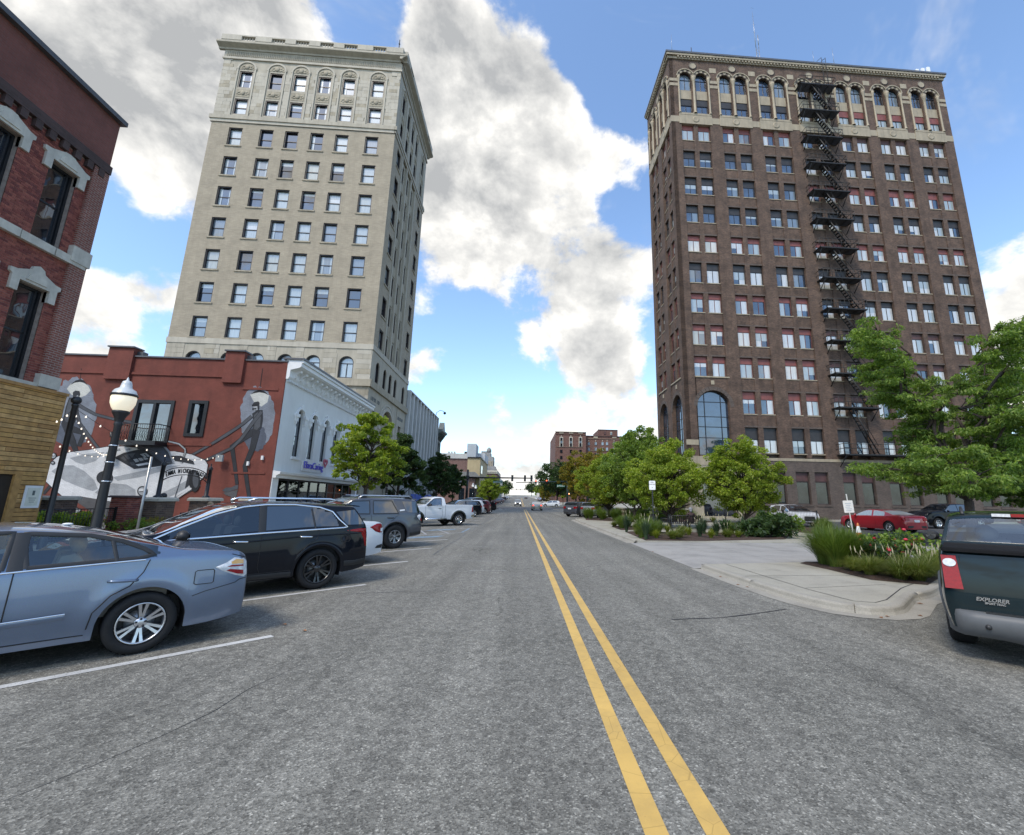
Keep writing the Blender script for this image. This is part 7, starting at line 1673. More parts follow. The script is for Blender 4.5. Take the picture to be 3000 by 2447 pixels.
# ------------------------------------------------------------------ street furniture
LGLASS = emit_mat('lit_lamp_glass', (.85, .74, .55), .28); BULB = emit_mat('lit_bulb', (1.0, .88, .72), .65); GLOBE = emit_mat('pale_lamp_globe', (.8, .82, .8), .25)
CAPW = mat('frosted_cap', (.55, .57, .58), .3, var=.05); SAND = mat('limestone_cap', (.50, .45, .36), .8, var=.15, scale=4, stain=.3)
STEEL = mat('galvanised_steel', (.32, .33, .34), .4, metal=.8, var=.15)
def street_lamp(label, x, y, h=4.7, lit=True, z=.12, group=None):
    t = thing('street_lamp', label, 'street lamp', (x, y, z), group=group); hp = h-.12
    MB().lathe([(.22, 0), (.22, .1), (.17, .18), (.13, .7), (.105, .8), (.10, .9), (.072, hp-1.2), (.09, hp-1.15), (.08, hp-1.1)], (0, 0, 0), 12).build('post', BLKM, t)
    MB().lathe([(.08, hp-1.1), (.1, hp-1.0), (.16, hp-.88), (.175, hp-.84), (.16, hp-.82), (.001, hp-.82)], (0, 0, 0), 14).build('lamp_bowl', BLKM, t)
    MB().lathe([(.15, hp-.82), (.20, hp-.74), (.235, hp-.64), (.245, hp-.5), (.23, hp-.44)], (0, 0, 0), 20).build('lamp_glass', LGLASS if lit else GLOBE, t)
    MB().lathe([(.25, hp-.46), (.265, hp-.43), (.255, hp-.40), (.22, hp-.40)], (0, 0, 0), 20).build('lamp_band', BLKM, t)
    MB().lathe([(.245, hp-.40), (.20, hp-.3), (.12, hp-.25), (.10, hp-.14), (.085, hp-.08), (.03, hp-.05), (.02, hp), (.001, hp+.04)], (0, 0, 0), 18).build('lamp_cap', CAPW, t)
    for zz in (1.9, 2.35, 2.75): MB().lathe([(.098, zz), (.103, zz+.01), (.098, zz+.02)], (0, 0, 0), 12).build('steel_band', CHROME, t)
    MB().tube([(0, .0, hp-1.45), (-.1, .0, hp-1.45), (-.12, 0, hp-1.35)], .03, 6).build('socket_box', BLKM, t)
    return t
street_lamp('black street lamp with lit ribbed globe in front of the mural', -9.8, 11.42, 4.55)
a = px(1136, 1400, X=-9.9); street_lamp('black street lamp with pale globe among the left street trees', -9.9, a.y, 4.6, False, group='pale globe street lamps')
for (qx, qy, Y, lab) in ((1349, 1412, 76, 'pale globe lamp left of the signal mast'), (1386, 1419, 92, 'pale globe lamp just right of the signal mast pole'), (1394, 1424, 98, 'second pale globe lamp right of the signal mast pole')):
    p = px(qx, qy, Y=Y); street_lamp(lab, p.x, Y, p.z+.3, False, 0.1, group='pale globe street lamps')
p = px(1731, 1400, Y=90); street_lamp('tall pale lamp standing among the right hand trees', p.x, 90, 8, False, .1, group='pale globe street lamps')
# ---- piers, garden arch, railings
BRP = [mat('pier_brick_%d' % i, c, .85, var=.25, scale=9, bump=.2) for i, c in enumerate([(.13, .085, .06), (.16, .105, .075), (.10, .065, .05)])]
def brick_pier(label, x0, x1, y0, y1, h, mats, cap=SAND, caph=.16):
    t = thing('brick_pier', label, 'pier', ((x0+x1)/2, (y0+y1)/2, .1), world=True, group='brick piers of the garden')
    MB().box(x0+.01, x1-.01, y0+.01, y1-.01, .05, h).build('mortar_core', MORT, t); r_ = random.Random(int(y0*100))
    z = .1; j = 0
    while z < h-.05:
        for ax in ('e', 's'):
            L0, L1 = (y0, y1) if ax == 'e' else (x0, x1); u = L0-(.105 if j % 2 else 0)
            while u < L1-.02:
                a, c = max(u, L0)+.004, min(u+.205, L1)-.004; u += .21
                if c-a < .03: continue
                m = cube(r_.choice(mats))
                if ax == 'e': obj('brick', m, t, loc=(x1-.03, a, z+.004), scale=(.032+r_.uniform(0, .004), c-a, .066))
                else: obj('brick', m, t, loc=(a, y0-.002-r_.uniform(0, .004), z+.004), scale=(c-a, .032, .066))
        z += .0755; j += 1
    MB().box(x0-.08, x1+.08, y0-.08, y1+.08, h, h+caph*.6).frust(x0-.08, x1+.08, y0-.08, y1+.08, h+caph*.6, h+caph, .06).build('cap_stone', cap, t)
brick_pier('plain red brick pier with thin cap right of the railings', -15.6, -15.0, 18.55, 19.2, 1.6, REDBR, DKBRK, .08)
brick_pier('brown brick pier carrying the left post of the garden arch', -15.75, -14.95, 19.95, 20.95, 1.46, BRP)
brick_pier('brown brick pier carrying the right post of the garden arch', -15.75, -14.95, 22.95, 23.95, 1.46, BRP)
brick_pier('small brown brick pier against the white corner of the mural building', -15.8, -15.1, 27.0, 27.7, 1.46, BRP)
brick_pier('wide brown brick pier seen behind the lit lamp post', -19.6, -18.6, 19.6, 20.6, 1.46, BRP)
ar = thing('garden_arch', 'black iron arch sign reading Emma Nichols Garden on two posts', 'sign', (-15.35, 21.9, 1.6), world=True)
for y in (20.45, 23.42):
    MB().lathe([(.16, 1.62), (.16, 1.68), (.085, 1.72), (.075, 2.95), (.1, 2.96), (.1, 3.0), (.07, 3.02), (.1, 3.06), (.06, 3.1), (.03, 3.14), (.02, 3.2), (.03, 3.23), (.001, 3.3)], (-15.35, y, 0), 10).build('arch_post', BLKM, ar)
MB().ball((-15.35, 20.75, 1.68), .13, 8).build('post_lamp', BLKM, ar)
def archz(y, b0): q = (y-21.93)/1.5; return b0+.62*math.sqrt(max(0, 1-q*q*.86))
for b0 in (2.36, 2.02): MB().tube([(-15.35, 20.45+2.97*k/24, archz(20.45+2.97*k/24, b0)) for k in range(25)], .022, 6).build('arch_bar', BLKM, ar)
txt = 'EMMA NICHOLS GARDEN'; n = len(txt)
for k, ch in enumerate(txt):
    if ch == ' ': continue
    y = 20.62+2.64*(k+.5)/n; me = text_mesh(ch, .27, .012, BLKM, bold=.006); me.transform(Matrix.Diagonal((.62, 1, 1, 1))); me.transform(Matrix.Rotation(R(90), 4, 'X')); sl_ = (archz(y+.02, 2.19)-archz(y-.02, 2.19))/.04
    o = obj('letter', me, ar); o.matrix_parent_inverse = BASE[ar.name]; o.rotation_euler = (math.atan(sl_)*1.0, 0, 0); o.rotation_euler = Matrix.Rotation(math.pi/2, 3, 'Z').to_4x4().to_euler(); 
    o.matrix_basis = Matrix.Translation((-15.345, y, archz(y, 2.19))) @ Matrix.Rotation(math.pi/2, 4, 'Z') @ Matrix.Rotation(-math.atan(sl_), 4, 'Y')
def railing(name, label, p0, p1, h, z=.1, sp=.11, cat='fence', group=None):
    t = thing(name, label, cat, (p0[0], p0[1], z), world=True, group=group); a, c = Vector((*p0, 0)), Vector((*p1, 0)); L_ = (c-a).length; n = int(L_/sp)
    MB().tube([a+Vector((0, 0, z+h)), c+Vector((0, 0, z+h))], .02, 5).build('top_rail', BLKM, t); MB().tube([a+Vector((0, 0, z+.12)), c+Vector((0, 0, z+.12))], .018, 5).build('bottom_rail', BLKM, t)
    pk = MB().tube([(0, 0, .02), (0, 0, h)], .009, 4).mesh('picket', BLKM); ps = MB().box(-.03, .03, -.03, .03, 0, h+.06).mesh('post', BLKM)
    for k in range(n+1): obj('post' if k in (0, n) else 'picket', ps if k in (0, n) else pk, t, loc=a.lerp(c, k/n)+Vector((0, 0, z)))
    return t
railing('iron_railing', 'black iron railing between the timber shopfront and the red brick pier', (-15.3, 15.55), (-15.3, 18.5), 1.1)
railing('iron_railing', 'black iron railing in front of the white crossover in the car park', (18.0, 30.1), (20.5, 30.3), 1.15)
railing('iron_railing', 'black iron railing running back beside the white crossover', (18.0, 30.2), (16.6, 36), 1.15)
# ---- string lights
pole = thing('light_pole', 'black pole with ball top carrying the strings of garden lights', 'pole', (-14.0, 14.7, .1))
MB().lathe([(.1, 0), (.1, .3), (.075, .35), (.07, 4.3), (.09, 4.32), (.09, 4.36), (.05, 4.4)], (0, 0, 0), 12).build('post', BLKM, pole); MB().ball((0, 0, 4.5), .13, 9).build('ball_top', BLKM, pole)
def string_lights(label, p0, p1, sag, nb, skip=0):
    t = thing('string_lights', label, 'string lights', p0, world=True, group='strings of garden lights'); a, c = Vector(p0), Vector(p1)
    f = lambda s: a.lerp(c, s)-Vector((0, 0, sag*4*s*(1-s)))
    MB().tube([f(k/30) for k in range(31)], .008, 4).build('cable', BLKM, t)
    me = WCACHE.setdefault('bulb', MB().lathe([(.01, .04), (.014, .02), (.024, -.01), (.024, -.022), (.001, -.04)], (0, 0, 0), 8).mesh('bulb', BULB))
    for k in range(skip, nb): obj('bulb', me, t, loc=f((k+.7)/nb)-Vector((0, 0, .03)))
string_lights('string of lit bulbs sagging from the black pole to the right junction box', (-14.0, 14.72, 4.35), (-18.3, 28.55, 4.1), .75, 16)
string_lights('string of lit bulbs dropping from the black pole to the left junction box', (-14.02, 14.72, 4.3), (-24.6, 28.55, 4.1), .5, 18)
string_lights('low string of lit bulbs from the brick corner to the left junction box', (-15.5, 15.4, 3.6), (-24.6, 28.55, 4.05), .35, 9)
string_lights('short string of lit bulbs from the timber corner to the black pole', (-15.0, 15.2, 4.0), (-14.0, 14.7, 4.4), .12, 4)
# ---- posts and signs
sp_ = thing('parking_sign', 'parking sign on a thin steel post seen edge-on before the mural', 'sign', (-10.0, 12.85, .12))
MB().tube([(0, 0, 0), (0, 0, 2.62)], .03, 6).build('post', STEEL, sp_); MB().box(-.008, .008, -.16, .16, 1.75, 2.6).build('sign_plate', STEEL, sp_).rotation_euler = (0, 0, R(40))
def flat_sign(name, label, x, y, z, h, pw, ph, lines, postm=STEEL, platem=None, face=0., lean=0., col=(.03, .03, .04), pt=None):
    t = thing(name, label, 'sign', (x, y, z), face); postm = postm
    MB().box(-.03, .03, 0, .04, 0, h if pt is None else pt).build('post', postm, t); MB().prism([(-pw/2+.03, h-ph), (pw/2-.03, h-ph), (pw/2, h-ph+.03), (pw/2, h-.03), (pw/2-.03, h), (-pw/2+.03, h), (-pw/2, h-.03), (-pw/2, h-ph+.03)], -.015, -.003, 'y').build('sign_plate', platem or WHITET, t)
    ink = mat('sign_ink_%.2f_%.2f' % (col[0], col[2]), col, .6)
    for s, zz, sz in lines:
        me = text_mesh(s, sz, .002, ink); me.transform(Matrix.Rotation(R(90), 4, 'X')); obj('lettering', me, t, loc=(0, -.018, h-zz))
    if lean: t.rotation_euler = (0, lean, face)
    return t
flat_sign('parking_sign', 'small white no parking sign on a thin black post in the grass bed', 6.5, 21.95, .14, 2.62, .30, .44, (('NO', .08, .09), ('PARKING', .18, .065), ('>', .33, .1)), BLKM, face=R(-14))
t = flat_sign('parking_sign', 'white sign on a leaning white post by the red sedan', 20.4, 26.9, .05, 1.95, .52, .74, (), mat('white_post', (.62, .63, .62), .6), face=R(-36), lean=R(-3), pt=2.35)
for k in range(5): MB().box(-.16+.03*(k % 2), .16-.04*(k % 3), -.018, -.015, 1.75-k*.11, 1.79-k*.11).build('printed_line', mat('faint_blue_print', (.40, .47, .55), .7), t)
cn = thing('traffic_cone', 'faded orange and white traffic cone behind the grass bed', 'cone', (px(2518, 1578, Z=.1).x*1.02, px(2518, 1578, Z=.1).y*1.02, .1))
ORG = mat('faded_orange', (.55, .16, .05), .6, var=.2, scale=8); MB().box(-.2, .2, -.2, .2, 0, .04).build('base', ORG, cn); MB().lathe([(.16, .04), (.12, .26)], (0, 0, 0), 14).build('cone_body', ORG, cn); MB().lathe([(.12, .26), (.06, .58)], (0, 0, 0), 14).build('white_sleeve', WHITET, cn); MB().lathe([(.06, .58), (.035, .74), (.001, .74)], (0, 0, 0), 14).build('cone_tip', ORG, cn)
# ---- benches and people
def bench(label, x, y, rz, z=.12, L_=1.8, group='park benches'):
    t = thing('park_bench', label, 'bench', (x, y, z), rz, group)
    for k in range(14): u = -L_/2+.1+k*(L_-.2)/13; MB().box(u-.025, u+.025, -.02, .42, .43, .45).build('seat_slat', BLKM, t); MB().prism([(.0, .44), (.02, .44), (-.08, .86), (-.1, .86)], u-.025, u+.025, 'x').build('back_slat', BLKM, t)
    MB().tube([(-L_/2, -.1, .88), (L_/2, -.1, .88)], .022, 6).build('back_rail', BLKM, t); MB().tube([(-L_/2, .42, .44), (L_/2, .42, .44)], .022, 6).build('seat_rail', BLKM, t)
    for u in (-L_/2, L_/2): MB().tube([(u, -.16, 0), (u, -.02, .44), (u, -.1, .88)], .024, 6).tube([(u, .46, 0), (u, .4, .44), (u, .38, .64), (u, .1, .66), (u, -.06, .66)], .022, 6).build('bench_end', BLKM, t)
    return t
p = px(2012, 1540, Y=25.4); bench('black slatted bench with a seated person, behind the grasses', p.x, 25.4, R(4)); PB = p.x
bench('black slatted bench set end-on left of the seated person', px(1957, 1530, Y=27.5).x, 27.5, R(75)); bench('dark bench among the bushes left of the sign post', px(1908, 1530, Y=27).x, 27.0, R(60), L_=1.2)
bench('black slatted bench facing the street in front of the garden piers', -13.9, 20.9, R(-90))
def person(label, x, y, z, rz, shirt, trousers, hair, skin=(.45, .27, .19), grey=False):
    t = thing('person', label, 'person', (x, y, z), rz)
    V = [(0, .05, .52), (0, .02, .68), (0, -.01, .86), (0, 0, 1.0), (0, .02, 1.07), (.19, .0, .98), (.27, .06, .74), (.2, .28, .62), (-.19, .0, .98), (-.27, .06, .74), (-.2, .28, .62), (.1, .1, .5), (.12, .5, .5), (.12, .52, .1), (.12, .66, .05), (-.1, .1, .5), (-.12, .5, .5), (-.12, .52, .1), (-.12, .66, .05)]
    E_ = [(0, 1), (1, 2), (2, 3), (3, 4), (3, 5), (5, 6), (6, 7), (3, 8), (8, 9), (9, 10), (0, 11), (11, 12), (12, 13), (13, 14), (0, 15), (15, 16), (16, 17), (17, 18)]
    RD = [.16, .15, .16, .10, .06, .075, .055, .045, .075, .055, .045, .1, .085, .06, .05, .1, .085, .06, .05]
    me = bpy.data.meshes.new('body'); me.from_pydata(V, E_, []); o = bpy.data.objects.new('body', me); COL.objects.link(o)
    md = o.modifiers.new('skin', 'SKIN'); sv = me.skin_vertices[0].data
    for i, r_ in enumerate(RD): sv[i].radius = (r_, r_*.8)
    sv[0].use_root = True; o.modifiers.new('sub', 'SUBSURF').levels = 1
    dg = bpy.context.evaluated_depsgraph_get(); m2 = bpy.data.meshes.new_from_object(o.evaluated_get(dg)); bpy.data.objects.remove(o); m2.materials.clear()
    for m in (shirt, trousers): m2.materials.append(m)
    for f in m2.polygons: f.material_index = 1 if f.center.z < .56 else 0; f.use_smooth = True
    m2.name = 'body'; obj('body', m2, t)
    sk = mat('skin_%.2f' % skin[0], skin, .55); h = MB().ball((0, .03, 1.2), .1, 10, 0, (.88, 1.02, 1.22)); h.ball((0, .135, 1.18), .022, 5, 0, (.7, 1, 1.2)); h.ball((.09, .03, 1.19), .022, 5, 0, (.5, 1, 1.4)); h.ball((-.09, .03, 1.19), .022, 5, 0, (.5, 1, 1.4)); h.tube([(0, .02, 1.03), (0, .03, 1.12)], .052, 8); obj('head', h.mesh('head', sk), t)
    hr = MB().ball((0, .005, 1.235), .115, 10, 0, (.92, 1.0, 1.0)); hr.ball((0, -.03, 1.17), .1, 8, 0, (.92, .75, 1.0)); obj('hair', hr.mesh('hair', hair), t)
    for sx in (-1, 1):
        hd = MB().ball((sx*.17, .34, .6), .045, 6, 0, (.8, 1.2, .5))
        for k in range(4): hd.tube([(sx*(.14+.018*k), .37, .6), (sx*(.14+.018*k), .42, .585), (sx*(.14+.018*k), .44, .56)], .009, 5)
        hd.tube([(sx*.13, .35, .6), (sx*.1, .39, .6)], .01, 5); obj('hand', hd.mesh('hand', sk), t)
    return t
person('person with grey hair in a dark brown top, seated on the bench with back turned', PB+.28, 25.45, .12, R(4), mat('dark_brown_shirt', (.05, .028, .025), .85), mat('dark_trousers', (.03, .03, .035), .85), mat('grey_hair', (.20, .20, .21), .8, var=.3, scale=30))
p = px(570, 1500, X=-13.85); person('person with sandy hair in a pale top on the garden bench behind the black SUV', -13.75, 21.35, .12, R(-90), mat('pale_shirt', (.5, .5, .5), .85), mat('blue_jeans', (.05, .07, .12), .85), mat('sandy_hair', (.32, .21, .12), .8, var=.3, scale=30))
# ---- traffic signals
SIGB = mat('signal_body_dark', (.02, .022, .02), .5); SIGY = mat('signal_body_yellow', (.5, .28, .05), .5, var=.15); RED_ON = emit_mat('red_signal_lit', (1, .12, .05), 2.5); LENS_OFF = mat('signal_lens_off', (.03, .02, .015), .3); GREENS = mat('street_sign_green', (.01, .13, .075), .5)
def signal(t, x, y, z, body, face=-1, lit=False, name='signal_head'):
    o = MB().box(x-.19, x+.19, y-.14, y+.14, z-.55, z+.55).build(name, body, t)
    for k in range(3):
        zz = z+.36-k*.36
        for s_ in ((face,)): sub('signal_lens', MB().lathe([(.14, 0), (.10, .03), (.001, .05)], (0, 0, 0), 12, axis='y').mesh('lens', RED_ON if (lit and k == 0) else LENS_OFF), o, loc=(x, y+face*.14, zz)).scale = (1, face, 1)
        v = MB()
        for q in range(9): a0, a1 = math.pi*q/9-.2, math.pi*(q+1)/9-.2; v.add([(x+.15*math.cos(a_), y+face*d, zz+.15*math.sin(a_)) for a_, d in ((a0, .14), (a1, .14), (a1, .36), (a0, .36))], [(0, 1, 2, 3)])
        sub('visor', v.mesh('visor', body), o)
def mast_arm(label, pole_px, arm_px, end_px, top_px, Y, heads, sign_px=None, m=BLKM, lit=False, body=SIGB, face=-1):
    b = px(pole_px, 1450, Y=Y); t = thing('signal_mast', label, 'traffic signal', (b.x, Y, 0), world=True); za = px(pole_px, arm_px, Y=Y).z; zt = px(pole_px, top_px, Y=Y).z; e = px(end_px, arm_px+4, Y=Y)
    MB().tube([(b.x, Y, 0), (b.x, Y, zt)], [.26, .2], 12).lathe([(.4, 0), (.4, .25), (.28, .4)], (b.x, Y, 0), 12).build('pole', m, t); MB().tube([(b.x, Y, za), (e.x, Y, e.z+.1)], [.17, .09], 10).box(b.x-.32, b.x+.32, Y-.3, Y+.3, za-.32, za+.32).build('mast_arm', m, t)
    for hx in heads: q = px(hx, arm_px, Y=Y); zz = za+(e.z+.1-za)*(q.x-b.x)/(e.x-b.x); signal(t, q.x, Y-.3*1, zz-.05, body, face, lit)
    if sign_px:
        a, c = px(sign_px[0], sign_px[1], Y=Y-.2), px(sign_px[2], sign_px[3], Y=Y-.2); o = MB().box(a.x, c.x, Y-.25, Y-.2, c.z, a.z).build('street_name_sign', GREENS, t)
        me = text_mesh('Jackson', (a.z-c.z)*1.0, .01, WHITET); w_ = max(v.co.x for v in me.vertices)-min(v.co.x for v in me.vertices); me.transform(Matrix.Diagonal(((c.x-a.x)*.86/w_, 1, 1, 1))); me.transform(Matrix.Rotation(R(90), 4, 'X')); sub('lettering', me, o, loc=((a.x+c.x)/2, Y-.265, (a.z+c.z)/2))
    return t, b, za
mast_arm('black signal mast at the left near corner with signals seen from behind', 1367, 1399, 1561, 1376, 82.5, (1501, 1538, 1557), (1444, 1409, 1471, 1416), face=1)
mast_arm('dark green signal mast at the far right corner with two red lights lit', 1662, 1411, 1512, 1396, 112.5, (1570, 1601), (1631, 1420, 1655, 1427), mat('dark_green_mast', (.015, .03, .028), .45), True)
t, b, za = mast_arm('signal mast at the near right corner half hidden by street trees', 1722, 1399, 1674, 1392, 84.5, (1674, 1683), None, mat('dark_green_mast', (.015, .03, .028), .45), False, SIGY, face=-1)
q = px(1706, 1390, Y=84); signal(t, q.x, 84.2, q.z, SIGB, 1)
p = px(1667, 1447, Y=111); t = thing('pedestrian_signal', 'pedestrian signal with lit hand beside the right mast pole', 'pedestrian signal', (p.x, 111, 0), world=True); MB().tube([(p.x+.2, 111, 0), (p.x+.2, 111, p.z)], .06, 8).build('post', BLKM, t); MB().box(p.x-.22, p.x+.22, 110.8, 111.1, p.z-.25, p.z+.25).build('housing', BLKM, t); MB().box(p.x-.1, p.x+.1, 110.77, 110.8, p.z-.13, p.z+.15).build('hand_symbol', emit_mat('orange_hand_lit', (1, .35, .15), 2.5), t)
for (qx, qy, Y, lab) in ((1473, 1452, 150, 'white traffic sign beyond the crossing on the left'), (1576, 1450, 130, 'white traffic sign beyond the crossing on the right')):
    p = px(qx, qy, Y=Y); t = thing('traffic_sign', lab, 'sign', (p.x, Y, gz(Y)), world=True); MB().tube([(p.x, Y, gz(Y)), (p.x, Y, p.z)], .05, 6).build('post', STEEL, t); MB().box(p.x-.4, p.x+.4, Y-.06, Y-.03, p.z-.5, p.z+.5).build('sign_plate', WHITET, t)
y2 = 330; t = thing('signal_span', 'distant signal mast spanning the street far ahead', 'traffic signal', (-8, y2, gz(y2)), world=True); MB().tube([(-8, y2, gz(y2)), (-8, y2, gz(y2)+6.5)], .15, 6).build('pole', BLKM, t); MB().tube([(-8, y2, gz(y2)+6.2), (8, y2, gz(y2)+6.2)], .1, 6).build('mast_arm', BLKM, t)
for k in range(4): MB().box(-3+k*3, -2.6+k*3, y2-.2, y2+.2, gz(y2)+5.6, gz(y2)+6.7).build('signal_head', SIGB, t)
# small bits
bo = bpy.data.meshes.new('boulder'); bm = bmesh.new(); bmesh.ops.create_icosphere(bm, subdivisions=3, radius=.45)
for v in bm.verts: v.co *= 1+.28*mnoise.noise(v.co*3)+.1*mnoise.noise(v.co*9); v.co.z *= .75
bm.to_mesh(bo); bm.free(); bo.materials.append(mat('pale_boulder', (.46, .42, .37), .9, var=.3, scale=7, bump=.6))
for (qx, qy, Y, sc, lab) in ((2605, 1600, 13.2, 1.0, 'pale rough boulder among the roses in the near bed'), (2180, 1560, 23.3, .9, 'pale boulder at the back of the far grass bed')):
    p = px(qx, qy, Y=Y); tag(obj('boulder', bo, None, loc=(p.x, Y, .35), scale=(sc*1.1, sc, sc)), lab, 'boulder', 'boulders in the beds')
p = px(2105, 1510, Y=34); 
LEAFY = mat('dry_leaf', (.25, .11, .04), .8, var=.4, scale=30); lf = MB().add([(-.05, 0, 0), (0, -.03, .012), (.06, 0, 0), (0, .035, .014)], [(0, 1, 2, 3)]).mesh('dry_leaf', LEAFY)
o = None; b = MB(); r_ = random.Random(3)
for (x, y, s_) in [(6.2, 7.45, 1), (6.35, 7.6, 1.1), (5.75, 7.2, .9), (5.9, 7.25, .7), (7.3, 8.15, 1), (6.5, 7.3, .8), (-3.2, 6.9, .8), (-2.8, 6.6, .7), (4.85, 9.7, .8)]+[(r_.uniform(4.7, 4.95), r_.uniform(9, 40), .8) for _ in range(14)]:
    a = r_.uniform(0, 6.3); q = [Vector((u*s_, v*s_, 0)) for u, v in ((-.05, 0), (0, -.03), (.06, 0), (0, .035))]; b.add([(x+w_.x*math.cos(a)-w_.y*math.sin(a), y+w_.x*math.sin(a)+w_.y*math.cos(a), .012+(.01 if i % 2 else 0)) for i, w_ in enumerate(q)], [(0, 1, 2, 3)])
tag(b.build('leaf_litter', LEAFY), 'scattered dry leaves in the gutter', 'leaves', kind='stuff')
# ------------------------------------------------------------------ trees and planting
import numpy as np
BARK = mat('bark', (.055, .042, .034), .95, var=.4, scale=14, bump=.8)
LM = {'maple': leaf_mat('leaf_yellow_green', [(0.128, 0.192, 0.026), (0.211, 0.288, 0.036), (0.282, 0.358, 0.049), (0.358, 0.397, 0.070)], .45), 'green': leaf_mat('leaf_mid_green', [(0.090, 0.154, 0.031), (0.141, 0.224, 0.044), (0.192, 0.275, 0.054), (0.243, 0.314, 0.070)], .42),
      'dark': leaf_mat('leaf_dark_green', [(.03, .062, .024), (.05, .09, .032), (.075, .12, .04)], .4), 'gold': leaf_mat('leaf_turning', [(0.128, 0.154, 0.026), (0.218, 0.218, 0.032), (0.282, 0.218, 0.032), (0.307, 0.179, 0.032)], .42), 'locust': leaf_mat('leaf_locust', [(0.083, 0.154, 0.032), (0.134, 0.218, 0.044), (0.186, 0.275, 0.056), (0.256, 0.333, 0.083)], .45)}
def leaf_cloud(name, m, clumps, per, size, seed, droop=.3, flat=.7, elong=1.7):
    rg = np.random.default_rng(seed); C = np.array([c[:3] for c in clumps]); Rr = np.array([c[3] for c in clumps]); n = len(clumps)*per
    idx = np.repeat(np.arange(len(clumps)), per); d = rg.normal(size=(n, 3)); d /= np.linalg.norm(d, axis=1)[:, None]; d[:, 2] *= flat
    P = C[idx]+d*(Rr[idx]*rg.uniform(.25, 1.0, n)**.5)[:, None]
    a = d+rg.normal(size=(n, 3))*.7; a[:, 2] -= droop; a /= np.linalg.norm(a, axis=1)[:, None]
    nn = rg.normal(size=(n, 3))*.75+np.array([0, 0, .8]); u = np.cross(a, nn); u /= np.linalg.norm(u, axis=1)[:, None]+1e-9
    s = size*rg.uniform(.65, 1.25, n); L_ = a*(s*elong*.5)[:, None]; W = u*(s*.5)[:, None]; lift = np.cross(L_, W); lift /= np.linalg.norm(lift, axis=1)[:, None]+1e-9; lift *= (s*.12)[:, None]
    V = np.stack([P-L_, P+W+lift-L_*.1, P+L_, P-W+lift-L_*.1], 1).reshape(-1, 3)
    me = bpy.data.meshes.new(name); me.vertices.add(len(V)); me.vertices.foreach_set('co', V.ravel()); me.loops.add(n*4); me.loops.foreach_set('vertex_index', np.arange(n*4, dtype=np.int32)); me.polygons.add(n); me.polygons.foreach_set('loop_start', np.arange(0, n*4, 4, dtype=np.int32)); me.polygons.foreach_set('loop_total', np.full(n, 4, dtype=np.int32)); me.update(calc_edges=True); me.validate(); me.materials.append(m); return me
def limb_path(a, c, rnd_, bend=.18):
    a, c = Vector(a), Vector(c); L_ = (c-a).length; k = max(3, int(L_/.5)); out = [a]
    for i in range(1, k): f = i/k; out.append(a.lerp(c, f)+Vector((rnd_.uniform(-1, 1), rnd_.uniform(-1, 1), rnd_.uniform(-.3, 1)))*L_*bend*.35*math.sin(math.pi*f)+Vector((0, 0, L_*.1*math.sin(math.pi*f))))
    return out+[c]
TREE = {}
def tree_proto(key, H, ch, rx, kind, seed, nclump=90, per=85, size=.16, shape='round', trunk_r=.11):
    """trunk and limbs in one mesh, crown of separate leaves in another"""
    r_ = random.Random(seed); cl = []; cz = (ch+H)/2; rz = (H-ch)/2; lobes = [(r_.uniform(0, 6.28), r_.uniform(.72, 1.12)) for _ in range(9)]
    while len(cl) < nclump:
        th = r_.uniform(0, 2*math.pi); ph = math.acos(r_.uniform(-1, 1)); q = r_.random()**.3
        lob = 1+.16*math.sin(3*th+seed)*math.sin(2*ph+seed*.7)+.13*math.sin(5*th+2*ph+seed*1.3)
        x, y, z = math.sin(ph)*math.cos(th), math.sin(ph)*math.sin(th), math.cos(ph)
        if shape == 'cone': w = 1.0-.55*max(0, z) if z > 0 else 1.0
        elif shape == 'low': w = 1.0 if z < .2 else 1-.35*z
        else: w = 1
        cl.append((x*rx*q*lob*w, y*rx*q*lob*w, cz+z*rz*q*lob, r_.uniform(.22, .42)*rx/2.5))
    b = MB(); top = (r_.uniform(-.2, .2), r_.uniform(-.2, .2), H*.82)
    tp = limb_path((0, 0, 0), top, r_, .05); n = len(tp); b.tube(tp, [trunk_r*(1.25 if i == 0 else 1)*(1-.85*i/(n-1)) for i in range(n)], 9)
    outs = sorted(cl, key=lambda c: -(c[0]**2+c[1]**2))[:int(nclump*.5):2]
    for c in outs:
        zb = max(ch*.75, c[2]-math.hypot(c[0], c[1])*.75); f = min(.95, zb/top[2]); s = tp[min(n-1, int(f*(n-1)))]
        pth = limb_path(s, c[:3], r_, .2); m_ = len(pth); b.tube(pth, [trunk_r*.42*(1-.82*i/(m_-1)) for i in range(m_)], 5, caps=False)
    TREE[key] = (b.mesh('trunk', BARK), leaf_cloud('crown', LM[kind], cl, per, size, seed, .3))
def put_tree(name, label, key, x, y, s=1., rz=0., group=None, z=None, sz=None):
    t = thing(name, label, 'tree', (x, y, gz(y)+.1 if z is None else z), rz, group); t.scale = (s, s, sz or s); obj('trunk', TREE[key][0], t); obj('crown', TREE[key][1], t); return t
tree_proto('maple_a', 5.9, 1.0, 2.6, 'maple', 3, 330, 105, .088, 'low'); tree_proto('maple_b', 5.8, 1.05, 2.8, 'maple', 8, 330, 105, .088, 'low'); tree_proto('green_a', 7.2, 1.3, 2.8, 'green', 5, 300, 95, .105, 'low'); tree_proto('gold_a', 8.6, 1.7, 3.1, 'gold', 12, 230, 75, .14)
